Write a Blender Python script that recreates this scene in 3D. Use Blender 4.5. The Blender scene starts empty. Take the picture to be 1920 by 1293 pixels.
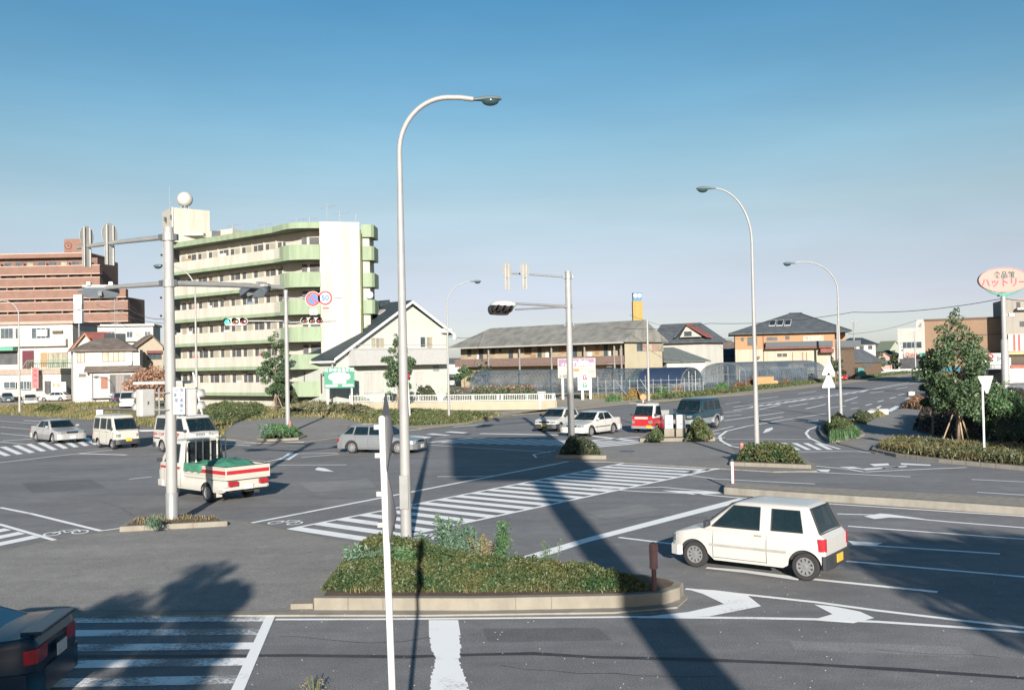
import bpy, bmesh, math, random
from mathutils import Vector, Matrix
random.seed(7)
R = math.radians
scene = bpy.context.scene
COL = scene.collection

# ---------------------------------------------------------------- camera
FPX, CX, CY, CAMH = 1800.0, 960.0, 646.5, 4.3      # focal length in photo pixels, centre, eye height
PITCH, ROLL = math.atan(33.5 / FPX), 0.020
_F = Vector((0, math.cos(PITCH), math.sin(PITCH)))
_U0 = Vector((0, -math.sin(PITCH), math.cos(PITCH)))
_R0 = Vector((1, 0, 0))
_R = _R0 * math.cos(ROLL) - _U0 * math.sin(ROLL)
_U = _R0 * math.sin(ROLL) + _U0 * math.cos(ROLL)
CAM = Vector((0, 0, CAMH))
cam = bpy.data.objects.new('camera', bpy.data.cameras.new('camera'))
COL.objects.link(cam)
m = Matrix((_R, _U, -_F)).transposed().to_4x4()
m.translation = CAM
cam.matrix_world = m
cam.data.sensor_width = 36
cam.data.lens = FPX / 1920 * 36
cam.data.clip_end = 9000
scene.camera = cam

# ---------------------------------------------------------------- sky, sun, exposure
SUN_EL, SUN_AZ = R(16.5), R(3.9)                    # low sun behind the photographer, a little to the right
world = bpy.data.worlds.new('World'); scene.world = world
world.use_nodes = True
nt = world.node_tree; nt.nodes.clear()
wo = nt.nodes.new('ShaderNodeOutputWorld'); bg = nt.nodes.new('ShaderNodeBackground')
sky = nt.nodes.new('ShaderNodeTexSky')
sky.sky_type = 'NISHITA'; sky.sun_disc = False
sky.sun_elevation = SUN_EL
sky.sun_rotation = math.pi - SUN_AZ
sky.air_density = 1.0; sky.dust_density = 0.6; sky.ozone_density = 2.2; sky.altitude = 30
bg.inputs['Strength'].default_value = 0.101
# the tint of the air: hazy and slightly violet low down, a clear teal blue high up
gt = nt.nodes.new('ShaderNodeTexCoord'); gs = nt.nodes.new('ShaderNodeSeparateXYZ'); gr = nt.nodes.new('ShaderNodeValToRGB')
gm = nt.nodes.new('ShaderNodeVectorMath'); gm.operation = 'MULTIPLY'
nt.links.new(gt.outputs['Generated'], gs.inputs[0]); nt.links.new(gs.outputs[2], gr.inputs[0])
el = gr.color_ramp.elements
stops = [(0.0,(.60,.635,.86)),(0.022,(.60,.63,.85)),(0.056,(.61,.535,.70)),(0.10,(.68,.555,.585)),(0.156,(.73,.635,.57)),(0.211,(.63,.67,.60)),(0.267,(.48,.64,.62)),(0.37,(.29,.575,.63)),(0.6,(.18,.47,.58))]
el[0].position, el[0].color = 0.0, (*stops[0][1],1)
el[1].position, el[1].color = 0.6, (*stops[-1][1],1)
for p_, c_ in stops[1:-1]:
    e_ = el.new(p_); e_.color = (*c_, 1)
nt.links.new(sky.outputs[0], gm.inputs[0]); nt.links.new(gr.outputs[0], gm.inputs[1])
# a breath of thin uneven haze
hn = nt.nodes.new('ShaderNodeTexNoise'); hm = nt.nodes.new('ShaderNodeMapping'); hm.inputs['Scale'].default_value = (3, 3, 14)
hn.inputs['Scale'].default_value = 1.4; hn.inputs['Detail'].default_value = 7; hr_ = nt.nodes.new('ShaderNodeMapRange'); hr_.inputs[1].default_value = .35; hr_.inputs[2].default_value = .75; hr_.inputs[3].default_value = .965; hr_.inputs[4].default_value = 1.06
nt.links.new(gt.outputs['Generated'], hm.inputs[0]); nt.links.new(hm.outputs[0], hn.inputs['Vector']); nt.links.new(hn.outputs[0], hr_.inputs[0])
hs = nt.nodes.new('ShaderNodeVectorMath'); hs.operation = 'SCALE'; nt.links.new(gm.outputs[0], hs.inputs[0]); nt.links.new(hr_.outputs[0], hs.inputs[3])
nt.links.new(hs.outputs[0], bg.inputs[0]); nt.links.new(bg.outputs[0], wo.inputs[0])
sun = bpy.data.objects.new('sun', bpy.data.lights.new('sun', 'SUN'))
COL.objects.link(sun)
sun.data.energy = 5.0; sun.data.angle = R(0.5); sun.data.color = (1.0, 0.945, 0.865)
sdir = Vector((-math.sin(SUN_AZ) * math.cos(SUN_EL), math.cos(SUN_AZ) * math.cos(SUN_EL), -math.sin(SUN_EL)))
sun.rotation_euler = sdir.to_track_quat('-Z', 'Y').to_euler()
sun.location = (0, -30, 40)
scene.view_settings.view_transform = 'Standard'
scene.view_settings.look = 'None'
scene.view_settings.exposure = 0.88
scene.view_settings.gamma = 1
scene.cycles.use_denoising = True
scene.cycles.max_bounces = 6
scene.cycles.transparent_max_bounces = 8

# ---------------------------------------------------------------- photo pixel <-> place
def ray(px, py):
    return (_F * FPX + _R * (px - CX) - _U * (py - CY)).normalized()
def G(px, py, z=0.0):
    """the point of the level z that the photo shows at this pixel"""
    r = ray(px, py); t = (z - CAMH) / r.z
    return CAM + r * t
def P(px, py, d):
    r = ray(px, py); return CAM + r * (d / r.y)
def YH(px): return CY + 33.5 - math.tan(ROLL) * (px - CX)
def B(px, d):
    """ground position of what stands at this column, d metres ahead"""
    v = P(px, YH(px), d); return Vector((v.x, v.y, 0))
def Zat(px, py, d): return P(px, py, d).z

# ---------------------------------------------------------------- materials
MATS = {}
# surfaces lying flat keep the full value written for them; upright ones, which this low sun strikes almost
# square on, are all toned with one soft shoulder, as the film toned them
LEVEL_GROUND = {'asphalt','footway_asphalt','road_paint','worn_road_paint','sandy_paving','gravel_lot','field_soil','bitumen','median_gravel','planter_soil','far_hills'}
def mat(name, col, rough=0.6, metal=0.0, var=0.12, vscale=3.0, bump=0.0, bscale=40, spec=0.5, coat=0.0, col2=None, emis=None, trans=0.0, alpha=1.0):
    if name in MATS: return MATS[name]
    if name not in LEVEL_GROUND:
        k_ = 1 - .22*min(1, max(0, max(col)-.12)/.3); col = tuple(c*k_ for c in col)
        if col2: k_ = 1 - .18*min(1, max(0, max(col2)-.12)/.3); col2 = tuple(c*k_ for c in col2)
    m = bpy.data.materials.new(name); m.use_nodes = True
    t = m.node_tree; b = t.nodes['Principled BSDF']
    b.inputs['Roughness'].default_value = rough; b.inputs['Metallic'].default_value = metal
    b.inputs['Specular IOR Level'].default_value = spec
    b.inputs['Coat Weight'].default_value = coat; b.inputs['Coat Roughness'].default_value = 0.04
    b.inputs['Transmission Weight'].default_value = trans
    b.inputs['Alpha'].default_value = alpha
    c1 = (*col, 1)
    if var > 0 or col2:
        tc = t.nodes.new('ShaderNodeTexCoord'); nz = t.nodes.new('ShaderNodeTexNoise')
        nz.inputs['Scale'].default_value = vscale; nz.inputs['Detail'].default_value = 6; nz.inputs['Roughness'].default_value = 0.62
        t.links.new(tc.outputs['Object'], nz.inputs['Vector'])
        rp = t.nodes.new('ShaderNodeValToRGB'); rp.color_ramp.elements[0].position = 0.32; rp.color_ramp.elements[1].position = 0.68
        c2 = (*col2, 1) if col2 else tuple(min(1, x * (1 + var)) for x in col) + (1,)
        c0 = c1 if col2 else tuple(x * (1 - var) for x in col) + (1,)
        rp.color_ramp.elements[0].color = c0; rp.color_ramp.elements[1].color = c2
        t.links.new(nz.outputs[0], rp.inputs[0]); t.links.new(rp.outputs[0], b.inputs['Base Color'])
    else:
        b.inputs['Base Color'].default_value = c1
    if bump > 0:
        tc2 = t.nodes.new('ShaderNodeTexCoord'); n2 = t.nodes.new('ShaderNodeTexNoise'); n2.inputs['Scale'].default_value = bscale; n2.inputs['Detail'].default_value = 4
        bp = t.nodes.new('ShaderNodeBump'); bp.inputs['Strength'].default_value = bump; bp.inputs['Distance'].default_value = 0.02
        t.links.new(tc2.outputs['Object'], n2.inputs['Vector']); t.links.new(n2.outputs[0], bp.inputs['Height']); t.links.new(bp.outputs[0], b.inputs['Normal'])
    if emis:
        b.inputs['Emission Color'].default_value = (*emis[:3], 1); b.inputs['Emission Strength'].default_value = emis[3]
    MATS[name] = m; return m

def streaky(name, col, dirt, amount=0.5, rough=0.75, sx=1.2, sz=0.12):
    """plaster or concrete with rain streaks running down it"""
    m = mat(name, col, rough, var=0.0001)
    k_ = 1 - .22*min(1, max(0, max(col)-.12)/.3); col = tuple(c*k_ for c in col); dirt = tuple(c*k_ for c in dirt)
    t = m.node_tree; b = t.nodes['Principled BSDF']
    for l in list(b.inputs['Base Color'].links): t.links.remove(l)
    tc = t.nodes.new('ShaderNodeTexCoord'); mp = t.nodes.new('ShaderNodeMapping')
    mp.inputs['Scale'].default_value = (sx, sx, sz)
    t.links.new(tc.outputs['Object'], mp.inputs[0])
    n = t.nodes.new('ShaderNodeTexNoise'); n.inputs['Scale'].default_value = 1.0; n.inputs['Detail'].default_value = 9; n.inputs['Roughness'].default_value = 0.65
    t.links.new(mp.outputs[0], n.inputs['Vector'])
    r = t.nodes.new('ShaderNodeValToRGB'); r.color_ramp.elements[0].position = 0.42; r.color_ramp.elements[1].position = 0.75
    r.color_ramp.elements[0].color = (0, 0, 0, 1); r.color_ramp.elements[1].color = (amount,) * 3 + (1,)
    t.links.new(n.outputs[0], r.inputs[0])
    mx = t.nodes.new('ShaderNodeMix'); mx.data_type = 'RGBA'
    mx.inputs[6].default_value = (*col, 1); mx.inputs[7].default_value = (*dirt, 1)
    t.links.new(r.outputs[0], mx.inputs[0]); t.links.new(mx.outputs[2], b.inputs['Base Color'])
    return m

def ribbed(name, col, rough, axis, scale, depth=0.4, var=0.15, vscale=2.0, metal=0.0):
    """tiles, sidings and corrugated sheets: a wave bump along one local axis"""
    m = mat(name, col, rough, metal=metal, var=var, vscale=vscale)
    t = m.node_tree; b = t.nodes['Principled BSDF']
    tc = t.nodes.new('ShaderNodeTexCoord'); w = t.nodes.new('ShaderNodeTexWave')
    w.bands_direction = axis; w.inputs['Scale'].default_value = scale; w.wave_profile = 'SIN'
    bp = t.nodes.new('ShaderNodeBump'); bp.inputs['Strength'].default_value = depth; bp.inputs['Distance'].default_value = 0.05
    t.links.new(tc.outputs['Object'], w.inputs['Vector']); t.links.new(w.outputs[1], bp.inputs['Height']); t.links.new(bp.outputs[0], b.inputs['Normal'])
    return m

# ---------------------------------------------------------------- mesh builder
class MB:
    def __init__(s): s.v = []; s.f = []
    def add(s, vs, fs):
        o = len(s.v); s.v += [tuple(v) for v in vs]; s.f += [tuple(i + o for i in f) for f in fs]; return s
    def box(s, x0, x1, y0, y1, z0, z1):
        return s.add([(x0,y0,z0),(x1,y0,z0),(x1,y1,z0),(x0,y1,z0),(x0,y0,z1),(x1,y0,z1),(x1,y1,z1),(x0,y1,z1)],
                     [(0,3,2,1),(4,5,6,7),(0,1,5,4),(1,2,6,5),(2,3,7,6),(3,0,4,7)])
    def obox(s, c, sx, sy, sz, rz=0.0, tilt=0.0):
        M = Matrix.Translation(c) @ Matrix.Rotation(rz, 4, 'Z') @ Matrix.Rotation(tilt, 4, 'Y')
        v = [M @ Vector((a*sx/2, b*sy/2, d*sz/2)) for d in (-1,1) for a,b in ((-1,-1),(1,-1),(1,1),(-1,1))]
        return s.add(v, [(0,3,2,1),(4,5,6,7),(0,1,5,4),(1,2,6,5),(2,3,7,6),(3,0,4,7)])
    def quad(s, a, b, c, d): return s.add([a,b,c,d], [(0,1,2,3)])
    def poly(s, pts): return s.add(pts, [tuple(range(len(pts)))])
    def prism(s, pts, z0, z1):
        n = len(pts)
        A = sum(pts[i][0]*pts[(i+1)%n][1]-pts[(i+1)%n][0]*pts[i][1] for i in range(n))
        if A < 0: pts = list(reversed(pts))
        v = [(p[0],p[1],z0) for p in pts] + [(p[0],p[1],z1) for p in pts]
        return s.add(v, [tuple(reversed(range(n))), tuple(range(n,2*n))] + [(i,(i+1)%n,n+(i+1)%n,n+i) for i in range(n)])
    def extr(s, pts, off):
        """a flat outline (3-D points) given thickness along the vector off"""
        n = len(pts); off = Vector(off)
        v = [Vector(p) for p in pts] + [Vector(p) + off for p in pts]
        return s.add(v, [tuple(reversed(range(n))), tuple(range(n,2*n))] + [(i,(i+1)%n,n+(i+1)%n,n+i) for i in range(n)])
    def tube(s, path, rad, seg=10, cap=True):
        path = [Vector(p) for p in path]; n = len(path)
        if not isinstance(rad, (list, tuple)): rad = [rad]*n
        o = len(s.v); prev = None
        for i, p in enumerate(path):
            t = (path[min(i+1,n-1)] - path[max(i-1,0)]).normalized()
            if prev is None:
                a = Vector((0,0,1)) if abs(t.z) < .9 else Vector((1,0,0))
                u = t.cross(a).normalized()
            else: u = (prev - t*prev.dot(t)).normalized()
            prev = u; w = t.cross(u)
            for k in range(seg):
                th = 2*math.pi*k/seg
                s.v.append(tuple(p + (u*math.cos(th) + w*math.sin(th))*rad[i]))
        for i in range(n-1):
            for k in range(seg):
                a = o+i*seg+k; b = o+i*seg+(k+1)%seg
                s.f.append((a,b,b+seg,a+seg))
        if cap:
            s.f.append(tuple(reversed(range(o,o+seg)))); s.f.append(tuple(range(o+(n-1)*seg, o+n*seg)))
        return s
    def lathe(s, prof, c=(0,0,0), axis='Z', seg=20):
        """prof: (radius, along) pairs"""
        o = len(s.v); n = len(prof)
        for r, h in prof:
            for k in range(seg):
                th = 2*math.pi*k/seg; x, y = r*math.cos(th), r*math.sin(th)
                p = (x,y,h) if axis=='Z' else ((h,x,y) if axis=='X' else (y,h,x))
                s.v.append((p[0]+c[0],p[1]+c[1],p[2]+c[2]))
        for i in range(n-1):
            for k in range(seg):
                a=o+i*seg+k; b=o+i*seg+(k+1)%seg; s.f.append((a,b,b+seg,a+seg))
        s.f.append(tuple(reversed(range(o,o+seg)))); s.f.append(tuple(range(o+(n-1)*seg,o+n*seg)))
        return s
    def ball(s, c, rx, ry=None, rz=None, seg=12, rings=8):
        ry = ry or rx; rz = rz or rx
        o = len(s.v)
        for i in range(1, rings):
            ph = math.pi*i/rings
            for k in range(seg):
                th = 2*math.pi*k/seg
                s.v.append((c[0]+rx*math.sin(ph)*math.cos(th), c[1]+ry*math.sin(ph)*math.sin(th), c[2]+rz*math.cos(ph)))
        t = len(s.v); s.v += [(c[0],c[1],c[2]+rz),(c[0],c[1],c[2]-rz)]
        for i in range(rings-2):
            for k in range(seg):
                a=o+i*seg+k; b=o+i*seg+(k+1)%seg; s.f.append((a,a+seg,b+seg,b))
        for k in range(seg):
            s.f.append((t,o+k,o+(k+1)%seg)); e=o+(rings-2)*seg; s.f.append((t+1,e+(k+1)%seg,e+k))
        return s
    def build(s, name, material, parent=None, smooth=None, bevel=0.0):
        me = bpy.data.meshes.new(name); me.from_pydata(s.v, [], s.f); me.validate(); me.update()
        me.materials.append(material)
        if smooth:
            me.polygons.foreach_set('use_smooth', [True]*len(me.polygons))
            me.set_sharp_from_angle(angle=R(smooth))
        o = bpy.data.objects.new(name, me); COL.objects.link(o)
        if parent is not None: o.parent = parent
        if bevel:
            b = o.modifiers.new('bevel', 'BEVEL'); b.width = bevel; b.segments = 2; b.limit_method = 'ANGLE'
        return o

def tag(o, label=None, cat=None, group=None, kind=None):
    if label: o['label'] = label
    if cat: o['category'] = cat
    if group: o['group'] = group
    if kind: o['kind'] = kind
    return o
def thing(name, label, cat, loc=(0,0,0), rz=0.0, group=None):
    o = bpy.data.objects.new(name, None); COL.objects.link(o)
    o.empty_display_size = 0.1
    o.location = loc; o.rotation_euler = (0,0,rz)
    return tag(o, label, cat, group)
def dup(root, loc, rz=None, label=None, scale=None):
    r = root.copy(); COL.objects.link(r); r.location = loc
    if rz is not None: r.rotation_euler = (0,0,rz)
    if label: r['label'] = label
    if scale: r.scale = scale
    for ch in list(root.children):
        c = ch.copy(); COL.objects.link(c); c.parent = r
        for g in list(ch.children):
            d = g.copy(); COL.objects.link(d); d.parent = c
    return r
def struct(name, mb, m, smooth=None):
    return tag(mb.build(name, m, smooth=smooth), kind='structure')

def text(name, s, m, parent, loc, size, rot=(R(90),0,0), thick=0.004, sx=1.0, align='CENTER', bold=.018):
    """lettering as a thin mesh; by default it stands upright and reads from local -Y"""
    cu = bpy.data.curves.new(name, 'FONT'); cu.body = s; cu.size = size; cu.extrude = thick
    cu.align_x = align; cu.align_y = 'CENTER'; cu.resolution_u = 2; cu.offset = size*bold
    tmp = bpy.data.objects.new('tmp', cu); COL.objects.link(tmp)
    dg = bpy.context.evaluated_depsgraph_get()
    me = bpy.data.meshes.new_from_object(tmp.evaluated_get(dg))
    bpy.data.objects.remove(tmp); bpy.data.curves.remove(cu)
    me.materials.clear(); me.materials.append(m); me.name = name
    o = bpy.data.objects.new(name, me); COL.objects.link(o); o.parent = parent
    o.location = loc; o.rotation_euler = rot; o.scale = (sx, 1, 1)
    return o

def inset(pts, d):
    n = len(pts); A = sum(pts[i][0]*pts[(i+1)%n][1]-pts[(i+1)%n][0]*pts[i][1] for i in range(n))
    sg = 1 if A > 0 else -1; out = []
    for i in range(n):
        a, b, c = Vector(pts[i-1][:2]), Vector(pts[i][:2]), Vector(pts[(i+1)%n][:2])
        d1 = (b-a).normalized(); d2 = (c-b).normalized()
        n1 = Vector((-d1.y,d1.x))*sg; n2 = Vector((-d2.y,d2.x))*sg
        k = (n1+n2); L = k.length
        k = k/L if L > 1e-6 else n1
        q = max(0.35, k.dot(n1)); out.append(b + k*(d/q))
    return [(p.x,p.y) for p in out]
def rounded(pts, it=2):
    """Chaikin corner cutting of a closed outline"""
    pts = [Vector(p[:2]) for p in pts]
    for _ in range(it):
        q = []
        for i in range(len(pts)):
            a, b = pts[i], pts[(i+1)%len(pts)]
            q += [a*0.8+b*0.2, a*0.2+b*0.8]
        pts = q
    return [(p.x,p.y) for p in pts]
# ---------------------------------------------------------------- shared materials
def asphalt(name, base, patch=0.35):
    m = mat(name, base, 0.85, var=0.0001)
    t = m.node_tree; b = t.nodes['Principled BSDF']
    for l in list(b.inputs['Base Color'].links): t.links.remove(l)
    tc = t.nodes.new('ShaderNodeTexCoord')
    def noise(sc, det, vec=None):
        n = t.nodes.new('ShaderNodeTexNoise'); n.inputs['Scale'].default_value = sc; n.inputs['Detail'].default_value = det; n.inputs['Roughness'].default_value = .7
        t.links.new(vec or tc.outputs['Object'], n.inputs['Vector']); return n
    fine = noise(38, 4); big = noise(0.16, 5); mid = noise(2.2, 8)
    mp = t.nodes.new('ShaderNodeMapping'); mp.inputs['Scale'].default_value = (0.14, .8, 1); mp.inputs['Rotation'].default_value = (0,0,R(-2))
    t.links.new(tc.outputs['Object'], mp.inputs[0]); tyre = noise(1.0, 5, mp.outputs[0])
    def mapr(n, lo, hi):
        r = t.nodes.new('ShaderNodeMapRange'); r.inputs[1].default_value = .3; r.inputs[2].default_value = .7; r.inputs[3].default_value = lo; r.inputs[4].default_value = hi
        t.links.new(n.outputs[0], r.inputs[0]); return r.outputs[0]
    def mul(a, c):
        q = t.nodes.new('ShaderNodeMath'); q.operation = 'MULTIPLY'; t.links.new(a, q.inputs[0]); t.links.new(c, q.inputs[1]); return q.outputs[0]
    f = mul(mul(mul(mapr(fine, 0.5, 1.55), mapr(mid, .86, 1.13)), mapr(big, 1-patch*.6, 1+patch*.5)), mapr(tyre, 1-patch*.45, 1+patch*.4))
    vs = t.nodes.new('ShaderNodeVectorMath'); vs.operation = 'SCALE'; vs.inputs[0].default_value = base
    t.links.new(f, vs.inputs[3]); t.links.new(vs.outputs[0], b.inputs['Base Color'])
    bp = t.nodes.new('ShaderNodeBump'); bp.inputs['Strength'].default_value = .5; bp.inputs['Distance'].default_value = .008
    t.links.new(fine.outputs[0], bp.inputs['Height']); t.links.new(bp.outputs[0], b.inputs['Normal'])
    return m
ASPH = asphalt('asphalt', (0.180, 0.173, 0.171))
ASPH2 = asphalt('footway_asphalt', (0.235, 0.217, 0.200), 0.25)
def paint_mat(name, wear_lo, wear_hi, col=(0.90,0.88,0.85)):
    """road paint, chipped away to asphalt in a noise pattern"""
    m = mat(name, col, 0.6, var=0.0001); t = m.node_tree; b = t.nodes['Principled BSDF']
    for l in list(b.inputs['Base Color'].links): t.links.remove(l)
    tc = t.nodes.new('ShaderNodeTexCoord')
    n = t.nodes.new('ShaderNodeTexNoise'); n.inputs['Scale'].default_value = 14; n.inputs['Detail'].default_value = 8; n.inputs['Roughness'].default_value = .8
    n2 = t.nodes.new('ShaderNodeTexNoise'); n2.inputs['Scale'].default_value = .9; n2.inputs['Detail'].default_value = 3
    t.links.new(tc.outputs['Object'], n.inputs['Vector']); t.links.new(tc.outputs['Object'], n2.inputs['Vector'])
    ad = t.nodes.new('ShaderNodeMath'); ad.operation = 'ADD'; t.links.new(n.outputs[0], ad.inputs[0]); t.links.new(n2.outputs[0], ad.inputs[1])
    r = t.nodes.new('ShaderNodeValToRGB'); e = r.color_ramp.elements
    e[0].position = wear_lo/2; e[1].position = wear_hi/2; e[0].color = (0.20,0.19,0.187,1); e[1].color = (*col,1)
    h = t.nodes.new('ShaderNodeMath'); h.operation = 'MULTIPLY'; h.inputs[1].default_value = .5
    t.links.new(ad.outputs[0], h.inputs[0]); t.links.new(h.outputs[0], r.inputs[0]); t.links.new(r.outputs[0], b.inputs['Base Color'])
    return m
PAINT = paint_mat('road_paint', 0.62, 0.86)
PAINTW = paint_mat('worn_road_paint', 0.90, 1.10)
CONC = streaky('kerb_concrete', (0.27,0.24,0.19), (0.14,0.12,0.095), 0.55, 0.85, 2.5, 1.5)
CONC2 = streaky('old_kerb_concrete', (0.29,0.265,0.225), (0.13,0.12,0.10), 0.6, 0.85, 2.5, 1.5)
GALV = mat('galvanised_steel', (0.36,0.36,0.35), 0.42, 0.35, var=0.10, vscale=2.5)
GALV2 = mat('pale_painted_steel', (0.36,0.35,0.335), 0.5, 0.05, var=0.09, vscale=2.0)
DARKM = mat('dark_steel', (0.05,0.06,0.065), 0.35, 0.5)
WHITEP = mat('white_paint', (0.78,0.77,0.74), 0.45, var=0.04)
SIGNBACK = mat('sign_back_grey', (0.52,0.50,0.46), 0.5, 0.1, var=.08)
RED = mat('sign_red', (0.55,0.03,0.04), 0.45, var=0.04)
BLUE = mat('sign_blue', (0.03,0.15,0.42), 0.45, var=0.04)
BLACK = mat('black_rubber', (0.018,0.018,0.02), 0.7, var=0.1)
SOIL = mat('planter_soil', (0.10,0.065,0.04), 0.95, var=0.35, vscale=6, bump=.6, bscale=20)
GLASS = mat('dark_glass', (0.018,0.026,0.034), 0.06, var=0.0, spec=0.8, coat=0.3)
WGLASS = mat('window_glass', (0.06,0.08,0.09), 0.12, var=0.4, vscale=0.7, spec=0.7)
def leafmat(name, a, b_, sc=1.3):
    m = mat(name, a, 0.55, var=0, col2=b_, vscale=sc)
    m.node_tree.nodes['Principled BSDF'].inputs['Subsurface Weight'].default_value = 0.0
    return m
LEAF_AZ = leafmat('azalea_leaves', (0.026,0.064,0.020), (0.105,0.100,0.034), 1.5)
LEAF_GR = leafmat('fresh_green_leaves', (0.03,0.085,0.03), (0.09,0.16,0.06), 2.0)
LEAF_BL = leafmat('bluish_leaves', (0.045,0.095,0.06), (0.13,0.20,0.13), 3.0)
LEAF_TR = leafmat('evergreen_tree_leaves', (0.028,0.060,0.026), (0.085,0.13,0.055), 1.0)
LEAF_DK = leafmat('dark_shrub_leaves', (0.018,0.035,0.018), (0.07,0.075,0.035), 1.2)
LEAF_DRY = leafmat('dry_grass_blades', (0.16,0.125,0.05), (0.30,0.22,0.10), 1.6)
LEAF_MIX = leafmat('verge_grass_blades', (0.07,0.095,0.03), (0.27,0.20,0.085), 0.5)
LEAF_RED = leafmat('autumn_leaves', (0.22,0.10,0.065), (0.40,0.24,0.16), 2.0)
LEAF_BRN = leafmat('russet_bush_leaves', (0.11,0.05,0.03), (0.20,0.12,0.06), 1.5)
BARK = mat('bark', (0.16,0.12,0.09), 0.9, var=0.3, vscale=8, bump=.5, bscale=15)

def leaf_cloud(mb, n, sampler, size, rng, up=0.3, aspect=0.55):
    """n small leaf-shaped faces; sampler() returns a point of the crown"""
    for _ in range(n):
        c = sampler(); s = size*rng.uniform(.6,1.35)
        d = Vector((rng.gauss(0,1),rng.gauss(0,1),rng.gauss(0,.7)+up)).normalized()
        a = d.cross(Vector((rng.gauss(0,1),rng.gauss(0,1),rng.gauss(0,1)))).normalized()
        b = d.cross(a)*aspect
        o = len(mb.v)
        mb.v += [tuple(c-a*s), tuple(c+b*s*.8), tuple(c+a*s), tuple(c-b*s*.8)]
        mb.f.append((o,o+1,o+2,o+3))
def blob_sampler(blobs, rng, shell=0.45):
    """points in a set of (centre, rx, ry, rz) ellipsoids, thicker towards their surface"""
    w = [b[1]*b[2]*b[3] for b in blobs]; T = sum(w)
    def f():
        x = rng.random()*T
        for b, q in zip(blobs, w):
            x -= q
            if x <= 0: break
        while True:
            v = Vector((rng.uniform(-1,1),rng.uniform(-1,1),rng.uniform(-1,1)))
            if v.length <= 1 and v.length > shell*rng.random(): break
        return Vector((b[0][0]+v.x*b[1], b[0][1]+v.y*b[2], b[0][2]+v.z*b[3]))
    return f
def tree(name, label, base, h, cr, nb, nleaf, size, material, seed, group=None, trunk_h=0.35, trunk_r=0.09, narrow=1.0, stakes=False, pointed=0.5):
    rng = random.Random(seed)
    root = thing(name, label, 'tree', base, 0, group)
    tb = MB()
    top = Vector((rng.uniform(-.2,.2), rng.uniform(-.2,.2), h*.86))
    tb.tube([(0,0,0),(0.03,0,h*.25),(top.x*.5,top.y*.5,h*.55),top],[trunk_r,trunk_r*.8,trunk_r*.5,trunk_r*.15],8)
    blobs = []
    for i in range(nb):
        f = (i+.5)/nb; z = h*(trunk_h + (1-trunk_h)*f*.95)
        prof = math.sin(math.pi*min(1,(f*.80+.18)))**.7*(1-pointed*f)
        a = i*2.4+rng.uniform(-.5,.5); rr = cr*prof*rng.uniform(.40,.92)
        c = Vector((math.cos(a)*rr*narrow, math.sin(a)*rr, z))
        r = cr*prof*rng.uniform(.22,.46)+.12
        blobs.append((c, r*narrow, r, r*rng.uniform(.55,.85)))
        z0 = z-r*.5-rr*.5
        tb.tube([(top.x*z0/h,top.y*z0/h,max(.2*h,z0)),(c.x*.55,c.y*.55,z-r*.3),c],[trunk_r*.4,trunk_r*.22,trunk_r*.08],5)
    tb.build('trunk', BARK, root, 60)
    lb = MB(); leaf_cloud(lb, nleaf, blob_sampler(blobs, rng), size, rng)
    lb.build('crown', material, root)
    if stakes:
        for a in (0.4, 2.5, 4.6):
            MB().tube([(math.cos(a)*.75,math.sin(a)*.75,0),(math.cos(a)*.08,math.sin(a)*.08,1.75)],.035,6).build('stake', mat('stake_wood',(0.45,0.33,0.20),.8), root)
    return root
def point_in(poly, x, y):
    c = False; n = len(poly); j = n-1
    for i in range(n):
        xi, yi = poly[i][:2]; xj, yj = poly[j][:2]
        if (yi > y) != (yj > y) and x < (xj-xi)*(y-yi)/(yj-yi)+xi: c = not c
        j = i
    return c
def poly_dist(poly, x, y):
    best = 1e9; p = Vector((x,y)); n = len(poly)
    for i in range(n):
        a = Vector(poly[i][:2]); b = Vector(poly[(i+1)%n][:2]); ab = b-a
        t = max(0,min(1,(p-a).dot(ab)/max(1e-9,ab.length_squared))); best = min(best,(p-a-ab*t).length)
    return best
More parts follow.
